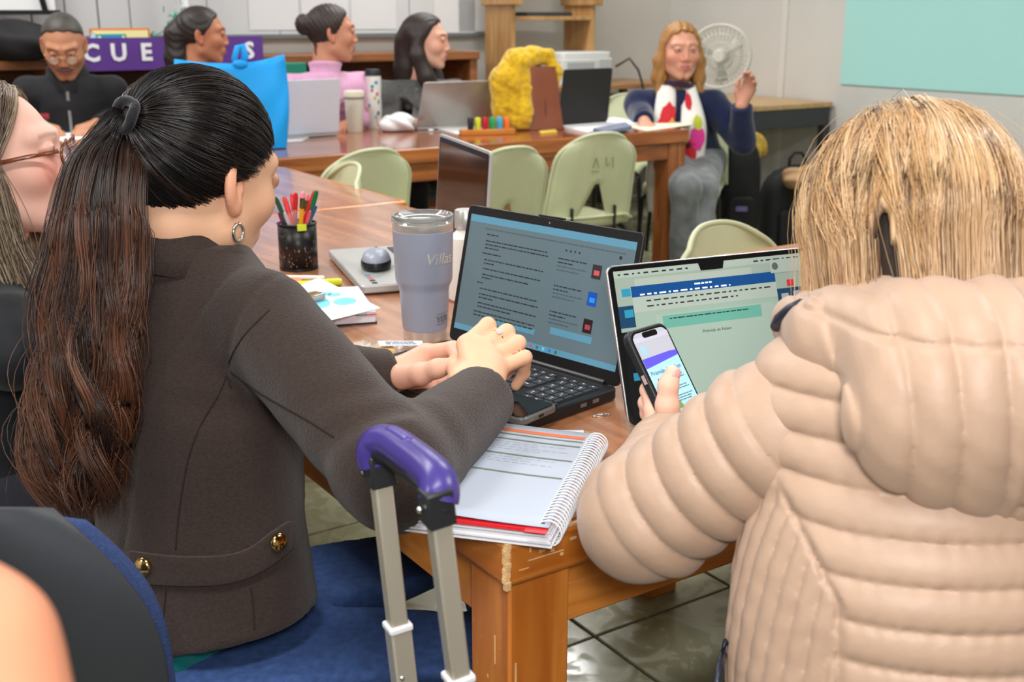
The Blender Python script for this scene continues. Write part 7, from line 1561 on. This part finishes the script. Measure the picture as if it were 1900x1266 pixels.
def hvol(P):
    Q = (P - HC2.astype(np.float32)) @ HM2; d = ell(Q, ELC, ELR + .015)
    d = smin(d, ecap(P, hv0 + np.array([0, 0, -.02]), hv1, .086, .094, F2, 1.08), .03)
    ph_ = np.arctan2(P[:, 0] - hv0[0], -(P[:, 1] - hv0[1])); n_ = wnoise(P, 9, 55)
    d = d + .0016 * np.sin(ph_ * 46 + 3 * n_) + .0010 * np.sin(ph_ * 113 + 5 * n_)
    d = smax(d, (Q[:, 1] - .062) * .9 - (Q[:, 2] - .075) * .45, .012)
    g0 = hv0 + np.array([-.050, -.082, .012]); g1 = hv0 + np.array([-.040, -.090, -.10]); return smax(d, -cap(P, g0, g1, .003, .024), .008)
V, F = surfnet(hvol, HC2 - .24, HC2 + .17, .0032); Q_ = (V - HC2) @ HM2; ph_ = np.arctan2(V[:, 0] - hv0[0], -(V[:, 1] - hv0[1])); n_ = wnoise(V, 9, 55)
m1 = .5 + .5 * np.sin(ph_ * 19 + 4 * n_) * np.sin(ph_ * 47 + 2 * n_); m2 = (np.sin(ph_ * 31 + 3 * n_ + 1) > .72) * .8
C = LC((208, 166, 116)) * (1 - m1[:, None]) + LC((232, 196, 154)) * m1[:, None]; C = C * (1 - m2[:, None]) + LC((112, 82, 60)) * m2[:, None]
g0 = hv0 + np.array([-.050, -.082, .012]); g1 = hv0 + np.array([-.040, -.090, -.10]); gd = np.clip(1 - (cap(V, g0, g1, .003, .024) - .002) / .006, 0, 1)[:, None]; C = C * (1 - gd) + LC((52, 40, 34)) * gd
rt_ = np.clip(1.15 - np.hypot(np.maximum(np.abs(Q_[:, 0] - .004) - .004, 0) * 1.0, np.maximum(.112 - Q_[:, 2], 0) * .9) / .045, 0, .85)[:, None]; C = C * (1 - rt_) + LC((70, 54, 44)) * rt_
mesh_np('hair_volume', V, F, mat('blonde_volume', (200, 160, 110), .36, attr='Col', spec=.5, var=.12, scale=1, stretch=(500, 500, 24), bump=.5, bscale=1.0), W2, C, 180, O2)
rg = np.random.default_rng(8); fly = Pb[rg.integers(0, len(Pb), 70)].copy(); K = fly.shape[1]; tt = np.linspace(0, 1, K)[None, :, None]
dirs = rg.normal(size=(70, 1, 3)) * np.array([.012, .012, .006]); fly = fly + dirs * np.sin(tt * math.pi * .9) * 1.4 + (fly - HC2) * .05 * tt; strand_mesh('flyaway_hair', fly, np.full(70, .00025), np.tile(LC((196, 160, 116)), (70, K, 1)), M_STR, W2, O2)
def under2(P): Q = (P - HC2.astype(np.float32)) @ HM2; d = ell(Q, ELC, ELR + .006); d = smax(d, (Q[:, 1] - .06) * .8 - (Q[:, 2] - .06) * .6, .01); d = smin(d, chain(Q, [(0, -.03, -.02), (0, -.03, -.10), (0, -.02, -.17)], [.074, .072, .066], .03), .03); return d
V, F = surfnet(under2, HC2 - .22, HC2 + .16, .005); mesh_np('under_hair', V, F, mat('dark_root_hair', (46, 36, 30), .55, var=.3, scale=1, stretch=(400, 400, 40)), W2, None, 180, O2)
# ------------------------------------------------------------------ woman with glasses at the left edge
HC3 = pd(-8, 300, 1.72); HM3 = rot_head(math.radians(78), -.10); M_BJ3 = cloth('black_nylon_jacket', (34, 36, 40), .6, .08, 10, .12, 40, .1)
w3 = seated('woman with brown glasses and grey-brown hair in a black jacket at the left edge', HC3, math.radians(78), -.10, math.radians(62), (240, 190, 172), (216, 140, 136), (120, 96, 80), M_BJ3, M_DARKT, s=1.0, hair=None, lean=.05, h_head=.0030, blush=.34, browt=.45, ears=False, pelvis=np.array([HC3[0] - .05, HC3[1] - .02, .50]))
W3, O3 = w3[0], w3[1]
def l3(p): return HC3 + HM3 @ np.array(p, float)
M_TORT = mat('tortoise_brown', (120, 62, 36), .15, var=.4, scale=80, coat=.5)
for sx in (-1, 1):
    loc_tube(W3, w3, 'lens_rim', [(sx * .034 + .026 * math.cos(t), .112 - .010 * math.cos(t) ** 2 * .6, .000 + .023 * math.sin(t)) for t in [2 * math.pi * k / 28 for k in range(28)]], .0024, M_TORT, 8, closed=True)
    loc_tube(W3, w3, 'lens', [(sx * .034, .1085, .0), (sx * .034, .1095, .0)], .0235, MATS['spectacle_glass'], 24)
    loc_tube(W3, w3, 'temple_arm', [(sx * .062, .104, .010), (sx * .074, .06, .008), (sx * .082, -.01, .002), (sx * .080, -.035, -.012)], [.0026, .0024, .0022, .003], M_TORT, 8, flat=1.6)
loc_tube(W3, w3, 'bridge', [(-.010, .110, .008), (0, .115, .010), (.010, .110, .008)], .0020, M_TORT, 8)
rg = np.random.default_rng(31); out, cc = [], []
for l in range(150):
    phi = rg.uniform(.15, 3.0) * (1 if rg.random() < .62 else -1); top = on_skull(np.array([rg.normal() * .006, rg.uniform(-.06, .072), .087])[None], 0)[0]; d0 = (top - ELC) / np.linalg.norm(top - ELC); L_ = rg.uniform(.34, .44); tt = np.linspace(0, 1, 26); fl = rg.uniform(0, 6); P_ = []
    phi = np.sign(phi) * min(abs(phi), 1.85)
    for t in tt:
        s = t * L_; e = min(s / .15, 1); dh = np.array([math.sin(phi), -math.cos(phi), 0]); p = on_skull((d0 * (1 - e) + (dh + np.array([0, 0, -.3])) * e)[None], .014 * min(1, .3 + t * 3))[0]
        if s > .15: p = p + np.array([0, .12, -1.0]) * (s - .15) * .95 + np.array([math.cos(phi), math.sin(phi), 0]) * .006 * math.sin(t * 9 + fl)
        P_.append(p)
    P_ = np.array(P_); lk = rg.random()
    for k in range(13): out.append((P_ + rg.normal(size=3) * .0045 * (.3 + tt)[:, None]) @ HM3.T + HC3); c = LC((150, 128, 108)) if lk > .6 else (LC((96, 80, 68)) if lk > .3 else LC((190, 172, 146))); cc.append(np.tile(c * rg.uniform(.7, 1.2), (26, 1)))
strand_mesh('hair', np.array(out), rg.uniform(.0004, .0008, len(out)), np.array(cc), M_STR, W3, O3)
V, F = surfnet(lambda P: hair_cap((P - HC3.astype(np.float32)) @ HM3, .006, (0, .80, -.60), (0, .036, .066), -.08), HC3 - .16, HC3 + .16, .005); mesh_np('under_hair', V, F, mat('ash_under_hair', (110, 94, 80), .55), W3, None, 180, O3)
# ------------------------------------------------------------------ blurred bare arm close to the lens at the lower left
a0, a1, a2 = pd(-60, 1420, .40), pd(-74, 1225, .42), pd(-215, 1050, .45)
O4 = np.array([a0[0] - .02, a0[1], 0]); W4 = thing('person', 'out of focus bare forearm of someone very close at the lower left corner', 'person', O4, 0)
sh4 = a0 + np.array([-.06, -.22, -.05])
def arm4(P):
    fs4, th4 = H4; d = chain(P, [sh4, a0 + np.array([.0, 0, -.02]), a1, a2], [.042, .036, .0285, .022], .03); return smin(d, hand_sdf(P, a2, fs4, th4), .012)
H4 = simple_hand(a2, a2 - a1, (0, -.3, 1), .5, .95, 1)
al = np.array([sh4, a0, a1, a2] + sum([list(f) for f in H4[0]], []) + H4[1]); V, F, C = skin_block(arm4, al.min(0) - .06, al.max(0) + .06, .0045, (190, 126, 96)); mesh_np('body', V, F, M_SKIN, W4, C, 180, O4)
def slv4(P): dd = (a0 - sh4) / np.linalg.norm(a0 - sh4); return smax(smax(chain(P, [sh4 - dd * .12, sh4, a0], [.06, .055, .05], .02), ((P - (sh4 + dd * .06).astype(np.float32)) @ dd.astype(np.float32)), .006), -9, .01)
V, F = surfnet(slv4, sh4 - .22, sh4 + .2, .008); mesh_np('short_sleeve', V, F, cloth('grey_sleeve', (150, 150, 156)), W4, None, 180, O4)
